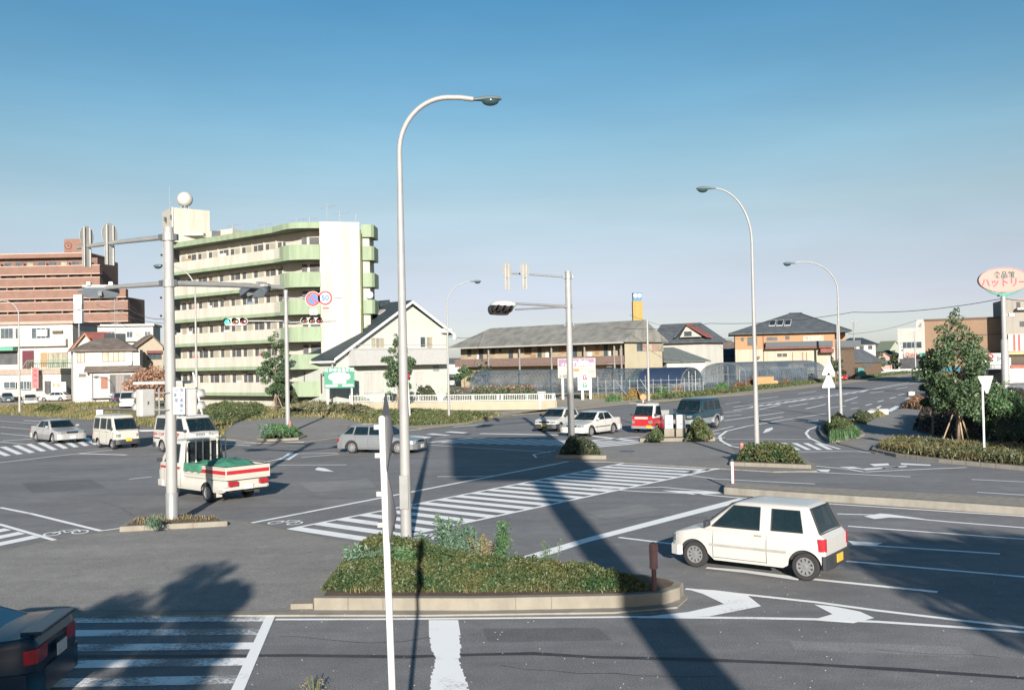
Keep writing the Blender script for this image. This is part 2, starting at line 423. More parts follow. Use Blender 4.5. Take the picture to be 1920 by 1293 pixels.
def hedge(name, label, outline, z0, h, n, size, material, seed, cat='hedge', edge=0.35, rough=0.25, group=None, kind=None, core=None):
    """a clipped-to-loose mass of leaves over an outline"""
    rng = random.Random(seed)
    xs = [p[0] for p in outline]; ys = [p[1] for p in outline]
    def top(x, y):
        d = poly_dist(outline, x, y)
        q = math.sin(min(1, d/edge)*math.pi/2)**.75
        sc = 1/max(.5,min(2.2,edge*1.6))
        w = 0.5+0.25*math.sin(x*1.9*sc+seed)+0.25*math.sin(y*2.3*sc+x*.7*sc+seed*2)
        w2 = math.sin(x*5.1*sc+seed+math.sin(y*3*sc))*math.sin(y*5.7*sc+math.sin(x*2.7*sc)); w3 = math.sin(x*13*sc+y*4*sc)*math.sin(y*11*sc-x*5*sc)
        return max(.02,h*q*(1-rough*w)+h*.10*q*w2+h*.07*q*w3)
    def samp():
        while True:
            x = rng.uniform(min(xs),max(xs)); y = rng.uniform(min(ys),max(ys))
            if point_in(outline, x, y): break
        t = top(x, y)
        return Vector((x, y, z0+max(.02,t*(1-abs(rng.gauss(0,.22)))+rng.uniform(-.03,.05))))
    mb = MB(); leaf_cloud(mb, n, samp, size, rng, up=.5)
    o = mb.build(name, material)
    tag(o, label, cat, group, kind)
    # woody mass inside, so that the ground does not show through the leaves
    if core is not None:
        cb = MB(); step = max(.12, edge*.35)
        nx = int((max(xs)-min(xs))/step)+1; ny = int((max(ys)-min(ys))/step)+1
        idx = {}
        for i in range(nx+1):
            for j in range(ny+1):
                x = min(xs)+i*step; y = min(ys)+j*step
                if point_in(outline,x,y): idx[(i,j)] = len(cb.v); cb.v.append((x,y,z0+max(0.01,top(x,y)*.74-.03)))
        for (i,j),a in idx.items():
            q = [(i,j),(i+1,j),(i+1,j+1),(i,j+1)]
            if all(k in idx for k in q): cb.f.append(tuple(idx[k] for k in q))
        if cb.f: cb.build('branches', core, o)
    return o
def grass(name, label, outline, n, hmin, hmax, material, seed, z0=0.0, wid=0.02, clump=0, cat='grass'):
    rng = random.Random(seed); mb = MB()
    xs = [p[0] for p in outline]; ys = [p[1] for p in outline]
    k = 0
    while k < n:
        x = rng.uniform(min(xs),max(xs)); y = rng.uniform(min(ys),max(ys))
        if not point_in(outline,x,y): continue
        if clump and math.sin(x*clump+seed)*math.sin(y*clump*1.3+1)<rng.uniform(-.9,.3): 
            if rng.random()<.6: continue
        k += 1
        a = rng.uniform(0,6.28); L = rng.uniform(hmin,hmax); b = a+rng.uniform(-.8,.8)
        w = wid*rng.uniform(.6,1.4); c,s_ = math.cos(a),math.sin(a)
        bend = rng.uniform(.1,.7)*L; o = len(mb.v)
        mb.v += [(x-s_*w,y+c*w,z0),(x+s_*w,y-c*w,z0),(x+math.cos(b)*bend*.4+s_*w*.6,y+math.sin(b)*bend*.4-c*w*.6,z0+L*.65),(x+math.cos(b)*bend*.4-s_*w*.6,y+math.sin(b)*bend*.4+c*w*.6,z0+L*.65),(x+math.cos(b)*bend,y+math.sin(b)*bend,z0+L)]
        mb.f += [(o,o+1,o+2,o+3),(o+3,o+2,o+4)]
    o = mb.build(name, material)
    return tag(o, label, cat, kind='stuff')
# ================================================================ SETTING: terrain, roads, footways, markings
def g2(*pts):
    return [(G(x,y).x, G(x,y).y) for x,y in pts]
terr = MB(); terr.poly([(-1500,-120,-0.03),(2200,-120,-0.03),(2200,4200,-0.03),(-1500,4200,-0.03)])
struct('ground', terr, mat('field_soil', (0.20,0.165,0.10), 0.95, var=0, col2=(0.12,0.125,0.055), vscale=0.11))
# the asphalt of the whole crossing and its arms, one sheet
kerb_nw = [(-900,748),(-300,762),(0,776),(170,786),(290,801),(415,822),(485,831),(570,829),(660,817),(790,805),(880,795),(960,780),(1080,768),(1180,757.5),(1230,757),(1400,740.5),(1560,722),(1726,703),(1800,694.5),(1950,676)]
road = g2(*kerb_nw) + [(600,900),(640,900)]
road += [(160,40),(160,-90),(-120,-90),(-120,50)]
struct('road', MB().poly([(x,y,0.0) for x,y in road]), ASPH)

def slab_area(name, pts, hgt, band, top_mat, z_lip=0.004, kerb_mat=None, label=None):
    """a footway: a low kerb all round and its own paving a hair above it"""
    w = pts
    a = struct(name+'_kerb', MB().prism(w, -0.02, hgt), kerb_mat or CONC2)
    inn = inset(w, band)
    struct(name, MB().poly([(x,y,hgt+z_lip) for x,y in (inn if sum(inn[i][0]*inn[(i+1)%len(inn)][1]-inn[(i+1)%len(inn)][0]*inn[i][1] for i in range(len(inn)))>0 else inn[::-1])]), top_mat)
    return inn
# corner plaza in the foreground, left
PLAZA = g2((-700,1180),(-120,1054),(0,1034),(80,1018),(160,1004),(220,994),(300,980),(400,973),(455,978),(560,1000),(690,1026),(800,1046),(930,1068),(1120,1086),(1230,1096),(1275,1106),(1290,1122),(1270,1140),(1150,1150),(800,1155),(560,1155),(130,1157),(-300,1165),(-760,1190))
slab_area('footway', PLAZA, 0.03, 0.33, ASPH2)
# middle island with two planters
ISLE = g2((1006,857),(1030,849),(1100,842),(1180,834),(1215,829),(1345,829),(1372,842),(1385,856),(1420,860),(1530,869),(1532,884),(1450,885),(1350,879),(1135,866),(1040,865))
slab_area('footway', ISLE, 0.03, 0.25, ASPH2)
# right-hand footway behind the slip lane
RFW = g2((1538,806),(1545,795),(1570,783),(1640,783),(1690,768),(1735,744),(1760,728),(2300,690),(2600,800),(2400,940),(2100,905),(1920,882),(1750,864),(1640,850),(1575,833),(1548,820))
slab_area('footway', RFW, 0.04, 0.25, ASPH2)
# far footway, left of centre, and the pale frontage paving
NWF = g2(*[(x,y) for x,y in kerb_nw if 400 <= x <= 800] + [(750,798),(690,796),(640,784),(560,782),(440,790),(415,812)])
slab_area('footway', NWF, 0.05, 0.35, ASPH2, kerb_mat=CONC)
SANDY = mat('sandy_paving', (0.33,0.28,0.215), 0.9, var=0.15, vscale=0.8)
FRONT = g2((700,800),(790,803.5),(880,793.5),(960,778.5),(1080,767),(1180,756.5),(1235,756),(1190,745),(1130,745),(1040,757),(1040,770),(960,771),(900,775),(850,783),(760,790))
slab_area('pavement', FRONT, 0.06, 0.3, SANDY, kerb_mat=CONC)
KE = g2((1190,756),(1400,739.5),(1560,721),(1726,702),(1950,675),(1935,673),(1720,697),(1560,716),(1400,733),(1200,748))
slab_area('pavement', KE, 0.07, 0.3, SANDY, kerb_mat=CONC)
YARD = g2((1040,771),(1040,738),(1160,735),(1175,748),(1130,757))
struct('forecourt', MB().poly([(x,y,0.075) for x,y in YARD]), SANDY)
LOT = g2((-300,770),(-300,742),(120,738),(300,742),(430,742),(420,750),(250,752),(60,768))
struct('parking_lot', MB().poly([(x,y,-0.012) for x,y in LOT[::-1]]), mat('gravel_lot',(0.33,0.285,0.22),.95,var=.2,vscale=.5))
PATHW = g2((-50,772),(230,760),(330,764),(330,769),(200,768),(120,777),(0,777.5))
struct('path', MB().poly([(x,y,0.012) for x,y in PATHW[::-1]]), ASPH2)
# gutter strip of pale concrete in front of the foreground kerb
GUT = g2((440,1157.5),(800,1156),(1150,1151),(1220,1146),(1235,1150),(1150,1156.5),(800,1161),(440,1162))
struct('gutter', MB().poly([(x,y,0.004) for x,y in GUT]), CONC2)

# ---------------------------------------------------------------- painted markings
_lay = [0]
def seg(mb, a, b, w, z, wb=None):
    a = Vector((a[0],a[1],0)); b = Vector((b[0],b[1],0)); d = (b-a).normalized(); n = Vector((-d.y,d.x,0)); wb = wb or w
    mb.add([(a-n*w/2)+Vector((0,0,z)), (b-n*wb/2)+Vector((0,0,z)), (b+n*wb/2)+Vector((0,0,z)), (a+n*w/2)+Vector((0,0,z))], [(0,1,2,3)])
def line(name, pts, w=0.15, z=0.005, m=None, dash=None):
    """pts: photo pixels of a painted line"""
    mb = MB(); q = [G(x,y) for x,y in pts]
    if len(q) == 2 or dash:
        seg(mb, q[0], q[1], w, z)
    else:
        L, Rr = [], []
        for i,p in enumerate(q):
            t = (q[min(i+1,len(q)-1)]-q[max(i-1,0)]).normalized(); n = Vector((-t.y,t.x,0))
            L.append(p+n*w/2+Vector((0,0,z))); Rr.append(p-n*w/2+Vector((0,0,z)))
        k = len(q); mb.add(L+Rr, [(i,k+i,k+i+1,i+1) for i in range(k-1)])
    return struct(name, mb, m or PAINT)
def area(name, pts, z=0.005, m=None):
    q = [G(x,y) for x,y in pts]; pp = [(p.x,p.y,z) for p in q]
    A = sum(pp[i][0]*pp[(i+1)%len(pp)][1]-pp[(i+1)%len(pp)][0]*pp[i][1] for i in range(len(pp)))
    return struct(name, MB().poly(pp if A>0 else pp[::-1]), m or PAINT)
def zebra(a0,a1,b0,b1,n,frac=0.5,z=0.005,edge=True,m=None,first=0.0,ew=0.15):
    """crossing between the edge lines a0-a1 and b0-b1 with n bars"""
    A0,A1,B0,B1 = [G(*p) for p in (a0,a1,b0,b1)]; mb = MB()
    for i in range(n):
        f = (i+first)/n; g = (i+first+frac)/n
        q = [A0.lerp(A1,f),A0.lerp(A1,g),B0.lerp(B1,g),B0.lerp(B1,f)]
        q = [Vector((v.x,v.y,z)) for v in q]
        if (q[1]-q[0]).cross(q[2]-q[1]).z < 0: q = q[::-1]
        mb.add(q,[(0,1,2,3)])
    o = struct('crosswalk', mb, m or PAINT)
    if edge:
        e = MB(); seg(e,A0,A1,ew,z+.004); seg(e,B0,B1,ew,z+.004); struct('crosswalk_edge_line', e, PAINT)
    return o
# centre crossing
zebra((540,992),(1168,868.5),(700,1017),(1348,878),21,0.5)
line('cycle_crossing_line', [(466,981),(1125,853.5)], 0.17)
line('cycle_crossing_line', [(398,973),(430,975.5),(466,981)], 0.12, .009)
# lower left crossing by the dark car
zebra((503,1153),(430,1300),(-260,1158),(-420,1320),5,0.45,m=PAINTW,edge=False,first=.05)
area('stop_line', [(500,1152),(517,1152),(455,1300),(430,1300)], .009)
line('lane_line', [(517,1161),(700,1160.5),(900,1159),(1200,1156)], 0.10)
# worn stop line in the near carriageway
def worn_area(name, pts, dens=500):
    q = [G(x,y) for x,y in pts]; rng = random.Random(5); mb = MB()
    C = [Vector((p.x,p.y,.005)) for p in q]
    n = 60
    for i in range(n):
        f0, f1 = i/n, (i+1)/n
        l0 = C[0].lerp(C[3],f0); r0 = C[1].lerp(C[2],f0); l1 = C[0].lerp(C[3],f1); r1 = C[1].lerp(C[2],f1)
        k = 0.17*math.exp(-((f0-.52)/.13)**2)
        a = rng.uniform(0,.05)*(f0>.2)+k*.9; b = 1-(rng.uniform(0,.06)*(f0>.2)+k*.7)
        mb.add([l0.lerp(r0,a),l0.lerp(r0,b),l1.lerp(r1,b),l1.lerp(r1,a)],[(3,2,1,0)])
    return struct(name, mb, PAINT)
worn_area('stop_line', [(804,1162),(859,1162),(886,1330),(806,1330)])
# wide stop line of the right-hand arm
area('stop_line', [(968,1047),(1090,1011),(1385,934),(1405,937),(1330,957),(1100,1017),(1000,1050)], .009)
# lane lines of the right-hand arm
line('lane_line', [(1160,1007),(1300,1024),(1400,1033)], 0.13)
line('lane_line', [(1545,943.5),(1920,967.6),(2300,998)], 0.13)
line('lane_line', [(1570,963),(1640,965),(1780,978),(1920,989),(2300,1022)], 0.13)
area('lane_arrow', [(1620,968),(1650,962.5),(1668,964),(1735,973),(1668,970),(1640,973)], .009)
line('lane_line', [(1590,986),(1920,1010.5),(2300,1045)], 0.13)
line('lane_line', [(1598,1020),(1875,1038)], 0.14)
area('lane_arrow', [(1590,1014),(1655,1018),(1640,1023.5),(1598,1020)], .009)
line('lane_line', [(1580,1051),(1920,1081),(2300,1118)], 0.14)
line('lane_line', [(1325,1064),(1500,1083),(1758,1109.5)], 0.15)
area('lane_arrow', [(1322,1063),(1390,1068),(1500,1082),(1496,1088)], .009)
# chevron nose of the foreground island
area('chevron', [(1285,1103),(1340,1106),(1398,1113),(1427,1136),(1330,1155),(1195,1157),(1290,1147),(1358,1132),(1318,1113)], .005)
line('island_line', [(1285,1104),(1400,1115),(1530,1129),(1640,1144),(1800,1163),(1930,1178),(2300,1225)], 0.13, .009)
line('island_line', [(1195,1157),(1400,1158.5),(1530,1161),(1650,1166),(1800,1176),(1930,1186),(2300,1222)], 0.13, .009)
area('chevron', [(1527,1133),(1560,1136),(1612,1146),(1639,1158),(1600,1168),(1522,1162),(1561,1151)], .005)
# divided arm behind the concrete median
line('lane_line', [(1290,890),(1340,897.5),(1528,907)], 0.10)
line('lane_line', [(1110,915),(1200,921),(1300,925),(1370,931.5),(1420,935)], 0.13)
line('island_line', [(1120,916),(1240,913),(1350,923)], 0.13, .009)
area('chevron', [(1240,919),(1330,921),(1355,925),(1300,927)], .005)
line('lane_line', [(1822,898.5),(1920,903),(2200,918)], 0.10)
line('lane_line', [(1832,922.5),(1920,927.5),(2200,945)], 0.10)
line('lane_line', [(1420,882),(1530,885),(1707,893.5)], 0.12)
line('edge_line', [(1480,847),(1560,846),(1610,846),(1700,855),(1830,869),(1920,878),(2200,912)], 0.15)
line('edge_line', [(1528,873),(1590,879),(1620,884.5)], 0.13)
line('edge_line', [(1620,884.5),(1700,880.5),(1812,876)], 0.13)
area('chevron', [(1530,880),(1557,880),(1553,885),(1540,884)], .009)
for q in ([(1572,875),(1600,875),(1620,879),(1592,878)],[(1630,870),(1665,868.5),(1668,872),(1640,874)],[(1688,868),(1745,871),(1745,873),(1690,871)],[(1610,879),(1680,874),(1688,876),(1625,881)],[(1650,877),(1700,873),(1700,875),(1660,879)]):
    area('road_lettering', q, .009)
# slip lane zebra and the curved edge line
zebra((1442,830),(1548,830.5),(1472,843.5),(1572,842.5),5,0.5,edge=False)
line('edge_line', [(1362,823),(1470,823.5),(1520,823)], 0.14)
line('edge_line', [(1354,832),(1440,833)], .13)
line('edge_line', [(1550,795),(1533,799),(1517,805),(1511,812),(1518,821),(1540,831),(1575,842)], 0.15, .009)
line('edge_line', [(1420,845),(1370,836),(1352,826),(1349,818),(1362,808),(1400,799),(1470,787),(1548,775)], 0.17, .009)
line('lane_line', [(1335,808),(1375,799)], .13)
line('lane_line', [(1310,815),(1350,812)], .3)
line('lane_line', [(1340,822),(1360,820)], .2)
area('lane_arrow', [(1430,812),(1436,804),(1448,801),(1450,804),(1441,809)], .009)
# far arm of the road, running off to the right
for a,b in (((1358,788.5),(1470,772.7)),((1425,788),(1468,781)),((1358,773),(1392,770)),((1360,780),(1390,777.5)),((1424,767.5),(1462,759)),((1445,759),(1464,757)),((1478,753),(1514,747)),((1511,766),(1549,757.5)),((1478,762),(1515,756)),((1553,765),(1586,760.5)),((1583,752),(1608,744)),((1595,766.5),(1610,764.5)),((1596,756),(1608,754.5)),((1623,760),(1635,757)),((1646,753),(1657,750)),((1668,747),(1680,744)),((1684,740.5),(1695,738)),((1700,735.5),(1711,732.5)),((1680,729),(1701,725.5)),((1630,737),(1658,733)),((1360,757),(1388,753.5)),((1496,738),(1530,733)),((1420,748),(1460,743))):
    line('lane_line', [a,b], 0.2)
line('lane_line', [(1375,763),(1500,746),(1640,729),(1726,716.5)], 0.2)
line('lane_line', [(1375,769),(1500,751),(1600,736),(1726,712.5)], 0.2)
for k in range(14):
    x = 1402+k*16; y = 764-(x-1402)*0.137
    area('hatching', [(x,y),(x+9,y-1.2),(x+17,y-3.7),(x+8,y-2.6)], .009)
area('lane_arrow', [(1630,767),(1645,766),(1643,763.5),(1651,760),(1653,761),(1645,767.5),(1632,768.5)], .009)
line('edge_line', [(1640,776),(1665,771),(1685,761)], 0.5)
line('edge_line', [(1700,748),(1722,741)], 0.4)
area('lane_arrow', [(1515,789),(1533,787),(1535,789),(1516,791)], .009)
# far crossing, middle
zebra((800,829),(1140,838),(880,820.5),(1250,828),15,0.5,edge=False)
line('cycle_crossing_line', [(806,834),(1010,846),(1042,848.5)], .12)
line('cycle_crossing_line', [(1006,858),(1000,852),(1030,846.5),(1042,845)], .12, .009)
line('stop_line', [(900,812.5),(1100,816),(1190,826)], 0.45)
line('lane_line', [(820,893),(905,893)], .12)
line('lane_line', [(850,894.5),(935,891)], .12,.009)
zebra((724,822),(866,806),(760,826),(900,808),4,0.35,edge=False)
for a,b in (((825,795),(880,790)),((850,800),(905,795)),((1110,825),(1200,819)),((1290,885),(1360,877))): line('lane_line',[a,b],.3)
# markings beyond the pick-up
area('lane_marking', [(523,862),(540,850),(560,850),(543,862)], .009)
line('lane_line', [(540,851),(575,850),(632,849)], .14)
line('lane_line', [(400,869),(520,871.5),(650,871)], .14)
line('lane_line', [(495,866),(518,862),(545,853)], .13,.009)
line('lane_line', [(436,862.5),(497,863.5)], .12)
area('lane_arrow', [(591,879),(597,876),(610,878),(626,884),(606,883),(592,881)], .009)
line('lane_line', [(242,898),(284,893.5)], .13)
line('lane_line', [(565,857),(636,851)], .12)
for k in range(3): line('lane_line', [(415,824+k*4),(470+(k%2)*10,827+k*4)], .2)
# left crossing and its edge lines
zebra((-40,861),(230,827),(-80,846),(215,815),13,0.5,edge=False)
line('cycle_crossing_line', [(-60,873),(0,867),(110,854),(212,843)], .15)
line('lane_line', [(146,850),(238,852.5)], .25)
line('lane_line', [(0,789),(110,797)], .14); line('lane_line', [(0,800),(60,805)], .14); line('lane_line', [(0,812),(60,817.5)], .14)
line('lane_line', [(45,788),(100,790.5)], .3); line('stop_line', [(5,826),(60,822.5)], .3); line('lane_line', [(-60,822),(60,834)], .12,.009)
line('lane_line', [(0,951),(60,963),(190,995)], .15); line('lane_line', [(190,995),(226,990)], .12,.009)
line('crosswalk_edge_line', [(-80,968),(0,983),(104,1013)], .15,.009)
zebra((8,990),(90,1011),(-160,1024),(-90,1048),3,0.5,edge=False)
# bicycle symbols
def bike_mark(px, py, s, ang):
    c = G(px,py); mb = MB(); z = .009
    def T(u,v):
        return Vector((c.x+u*math.cos(ang)-v*math.sin(ang), c.y+u*math.sin(ang)+v*math.cos(ang), z))
    def ring(u,v,r,w):
        n = 20; vs = []
        for k in range(n):
            a = 2*math.pi*k/n; vs += [T(u+(r)*math.cos(a),v+r*1.5*math.sin(a)),T(u+(r-w)*math.cos(a),v+(r-w)*1.5*math.sin(a))]
        mb.add(vs,[(2*k,(2*k+2)%(2*n),(2*k+3)%(2*n),2*k+1) for k in range(n)])
    ring(-.55*s,0,.36*s,.09*s); ring(.55*s,0,.36*s,.09*s)
    for a,b in (((-.55,0),(-.2,.75)),((-.2,.75),(.4,.75)),((.4,.75),(.55,0)),((-.2,.75),(0,0)),((0,0),(.4,.75))):
        seg(mb,T(a[0]*s,a[1]*s),T(b[0]*s,b[1]*s),.08*s,z+.004)
    return struct('bicycle_marking', mb, PAINT)
bike_mark(535,980,.55,-.35); bike_mark(124,999,.62,.35); bike_mark(805,1006,.55,-.4)
# manhole cover and a tyre-dark strip of sealed crack
struct('manhole_cover', MB().lathe([(.38,0.04),(.38,0.048)],(G(1176,847).x,G(1176,847).y,0),seg=24), DARKM)
crack = MB()
ps = [G(x,y) for x,y in [(-100,1228),(200,1230),(560,1228),(760,1231),(900,1226),(1000,1225),(1120,1231),(1300,1236),(1500,1243),(1700,1256),(1930,1271),(2200,1290)]]
k = len(ps); crack.add([p+Vector((0,.07+.03*math.sin(i*3),.003)) for i,p in enumerate(ps)]+[p+Vector((0,-.07,.003)) for p in ps],[(k+i,k+i+1,i+1,i) for i in range(k-1)])
struct('sealed_crack', crack, mat('bitumen', (0.045,0.043,0.045), .7, var=.35, vscale=4))

# cracks and patches in the carriageways
PATCH = asphalt('asphalt_patch', (0.132, 0.127, 0.126), .3); PATCHL = asphalt('asphalt_patch_pale', (0.222, 0.213, 0.206), .3)
for pts,m_ in ((((905,1178),(1120,1176),(1150,1200),(915,1203)),PATCH),(((1480,1200),(1800,1212),(1830,1232),(1490,1218)),PATCHL),(((40,905),(170,898),(200,915),(60,924)),PATCH),(((560,905),(690,897),(705,913),(585,922)),PATCHL),(((1420,1000),(1600,1004),(1610,1012),(1425,1008)),PATCH),(((1100,960),(1200,945),(1240,955),(1135,972)),PATCHL)):
    area('asphalt_repair', pts, .0025, m_)
def crack_line(pts, w, seed):
    rr = random.Random(seed); q = [G(x,y) for x,y in pts]; c = []
    for a_,b_ in zip(q,q[1:]):
        n_ = max(2,int((b_-a_).length/.35))
        for k in range(n_): c.append(a_.lerp(b_,k/n_)+Vector((rr.gauss(0,.05),rr.gauss(0,.05),0)))
    mb = MB(); k = len(c); mb.add([p+Vector((0,w/2*rr.uniform(.5,1.4),.0035)) for p in c]+[p-Vector((0,w/2*rr.uniform(.5,1.4),-.0035)) for p in c],[(k+i,k+i+1,i+1,i) for i in range(k-1)])
    struct('crack', mb, mat('bitumen', (0.045,0.043,0.045)))
for i,(pts,w_) in enumerate(((((520,1190),(700,1205),(900,1190)),.02),(((930,1250),(1150,1262),(1400,1275)),.025),(((1420,985),(1650,1000),(1920,1030)),.02),(((0,930),(200,940),(330,1000)),.03),(((430,900),(620,935),(800,925)),.03),(((1650,1215),(1920,1235)),.02),(((1120,985),(1250,965),(1350,972)),.025),(((820,870),(1000,880)),.04))): crack_line(pts, w_, i)
rr_ = random.Random(77); spk = MB()
for k in range(420):
    x = rr_.uniform(0,1920); y = rr_.uniform(960,1290); p = G(x,y,.034 if point_in(PLAZA,G(x,y).x,G(x,y).y) else .003); s_ = rr_.uniform(.004,.012)
    spk.ball((p.x,p.y,p.z),s_,s_*1.3,s_*.6,5,4)
tag(spk.build('litter', mat('pale_grit',(.5,.48,.44),.8,var=.2)), 'pale grit and scraps scattered over the near asphalt', 'grit', kind='stuff')

# ---------------------------------------------------------------- distant ridge
hb = MB(); n = 160; o = 0
rg = random.Random(3)
vs = []
for i in range(n+1):
    a = -0.75+1.5*i/n; D = 3600
    hh = 20+30*(0.5+.5*math.sin(a*9+1))+16*math.sin(a*31)+8*math.sin(a*77)
    hh *= (.5+.9*max(0,min(1,(a+.1)*2.2)))
    vs.append((D*math.sin(a), D*math.cos(a), -1)); vs.append((D*1.06*math.sin(a), D*1.06*math.cos(a), CAMH+hh*1.1)); vs.append((D*1.2*math.sin(a), D*1.2*math.cos(a), -1))
hb.add(vs, [(3*i,3*i+3,3*i+4,3*i+1) for i in range(n)]+[(3*i+1,3*i+4,3*i+5,3*i+2) for i in range(n)])
struct('hills', hb, mat('far_hills', (0.10,0.13,0.12), .95, var=.2, vscale=.003))
# ================================================================ VEHICLES
def carpaint(name, col, metal=0.0, rough=0.32):
    return mat(name, col, rough, metal, var=0.03, vscale=1.5, coat=0.5)
P_WHITE = carpaint('car_white', (0.62,0.60,0.56)); P_WHITE2 = carpaint('car_warm_white', (0.60,0.57,0.50))
P_SILV = carpaint('car_silver', (0.50,0.49,0.47), .25); P_GREYSIL = carpaint('car_grey_silver', (0.235,0.245,0.25), .3)
P_GREEN = carpaint('car_dark_teal', (0.010,0.036,0.05)); P_NAVY = carpaint('car_navy', (0.018,0.03,0.06))
P_RED = carpaint('car_red', (0.50,0.025,0.03)); P_MAROON = carpaint('car_maroon', (0.10,0.02,0.03))
P_BLUEGREY = carpaint('car_blue_grey', (0.05,0.085,0.11)); P_DARK = mat('car_dark_petrol', (0.004,0.022,0.045), .28, 0, var=0.03, spec=.22, coat=.08)
P_LOWGREY = carpaint('car_lower_grey', (0.30,0.30,0.30), .2); P_SPLIT = carpaint('car_lower_silver', (0.40,0.42,0.43), .3)
TYRE = mat('tyre', (0.025,0.024,0.024), .85, var=.15); RIM = mat('wheel_rim', (0.42,0.42,0.42), .35, .5, var=.08)
LENS = mat('headlight_lens', (0.25,0.25,0.245), .12, .2, var=.2, vscale=20, spec=.8); TAIL = mat('tail_lens', (0.42,0.02,0.03), .2, var=.25, vscale=12)
AMBER = mat('amber_lens', (0.65,0.24,0.04), .25, var=.1); BUMP_D = mat('dark_bumper', (0.035,0.037,0.042), .55, var=.1)
GRILLE = mat('grille_black', (0.015,0.015,0.017), .45, var=.2); CHROME = mat('chrome', (0.65,0.65,0.65), .12, 1.0, var=0)
PL_Y = mat('yellow_plate', (0.72,0.46,0.06), .5, var=.12, vscale=14); PL_W = mat('white_plate', (0.68,0.68,0.66), .5, var=.12, vscale=14)
SEAM = mat('panel_gap', (0.03,0.03,0.032), .7, var=0)
SKIN = mat('skin', (0.48,0.27,0.19), .6, var=.05); CLOTH_W = mat('shirt_white', (0.6,0.6,0.6), .9, var=.1); CLOTH_P = mat('shirt_pink', (0.5,0.16,0.22), .9, var=.1)
GLASST = mat('car_glass_tinted', (0.008,0.020,0.026), 0.03, var=0.0, spec=0.8, alpha=0.60)
GLASSC = mat('car_glass', (0.014,0.022,0.028), 0.05, var=0.0, spec=0.9, coat=.4)

def interp(pts, x):
    if x <= pts[0][0]: return pts[0][1]
    for (a,b),(c,d) in zip(pts,pts[1:]):
        if x <= c: return b+(d-b)*(x-a)/max(1e-6,c-a)
    return pts[-1][1]

def wheel(root, x, y, r, w, rim=RIM, spokes=8):
    sgn = 1 if y > 0 else -1
    wb = MB(); wb.lathe([(r*.64,-w*.35),(r*.66,-w/2),(r*.93,-w/2),(r,-w*.32),(r,w*.32),(r*.93,w/2),(r*.66,w/2),(r*.64,w*.35)], axis='Y', seg=24)
    wb.f = wb.f[:-2]
    o = wb.build('wheel', TYRE, root, 40); o.location = (x,y,r)
    q = MB(); q.lathe([(r*.66,sgn*w*.28),(r*.01,sgn*w*.28)], axis='Y', seg=24)
    q.f = q.f[:-2]; q.build('rim_slot_shade', SEAM, o)  # dark disc behind the spokes stands for the shade in the rim slots
    q = MB(); q.lathe([(r*.67,sgn*w*.20),(r*.67,sgn*w*.47),(r*.58,sgn*w*.50),(r*.55,sgn*w*.40),(r*.55,sgn*w*.30)], axis='Y', seg=24); q.f = q.f[:-2]
    q.lathe([(r*.24,sgn*w*.30),(r*.22,sgn*w*.42),(r*.10,sgn*w*.47),(0.002,sgn*w*.47)], axis='Y', seg=12)
    for k in range(spokes):
        a = 2*math.pi*k/spokes; ca, sa = math.cos(a), math.sin(a); pw = r*.10
        pts = [(ca*r*.18-sa*pw, sgn*w*.42, sa*r*.18+ca*pw),(ca*r*.18+sa*pw, sgn*w*.42, sa*r*.18-ca*pw),(ca*r*.60+sa*pw*.8, sgn*w*.43, sa*r*.60-ca*pw*.8),(ca*r*.60-sa*pw*.8, sgn*w*.43, sa*r*.60+ca*pw*.8)]
        q.extr([Vector(p) for p in pts], (0,-sgn*w*.1,0))
    ri = q.build('rim', rim, o, 30)
    return o

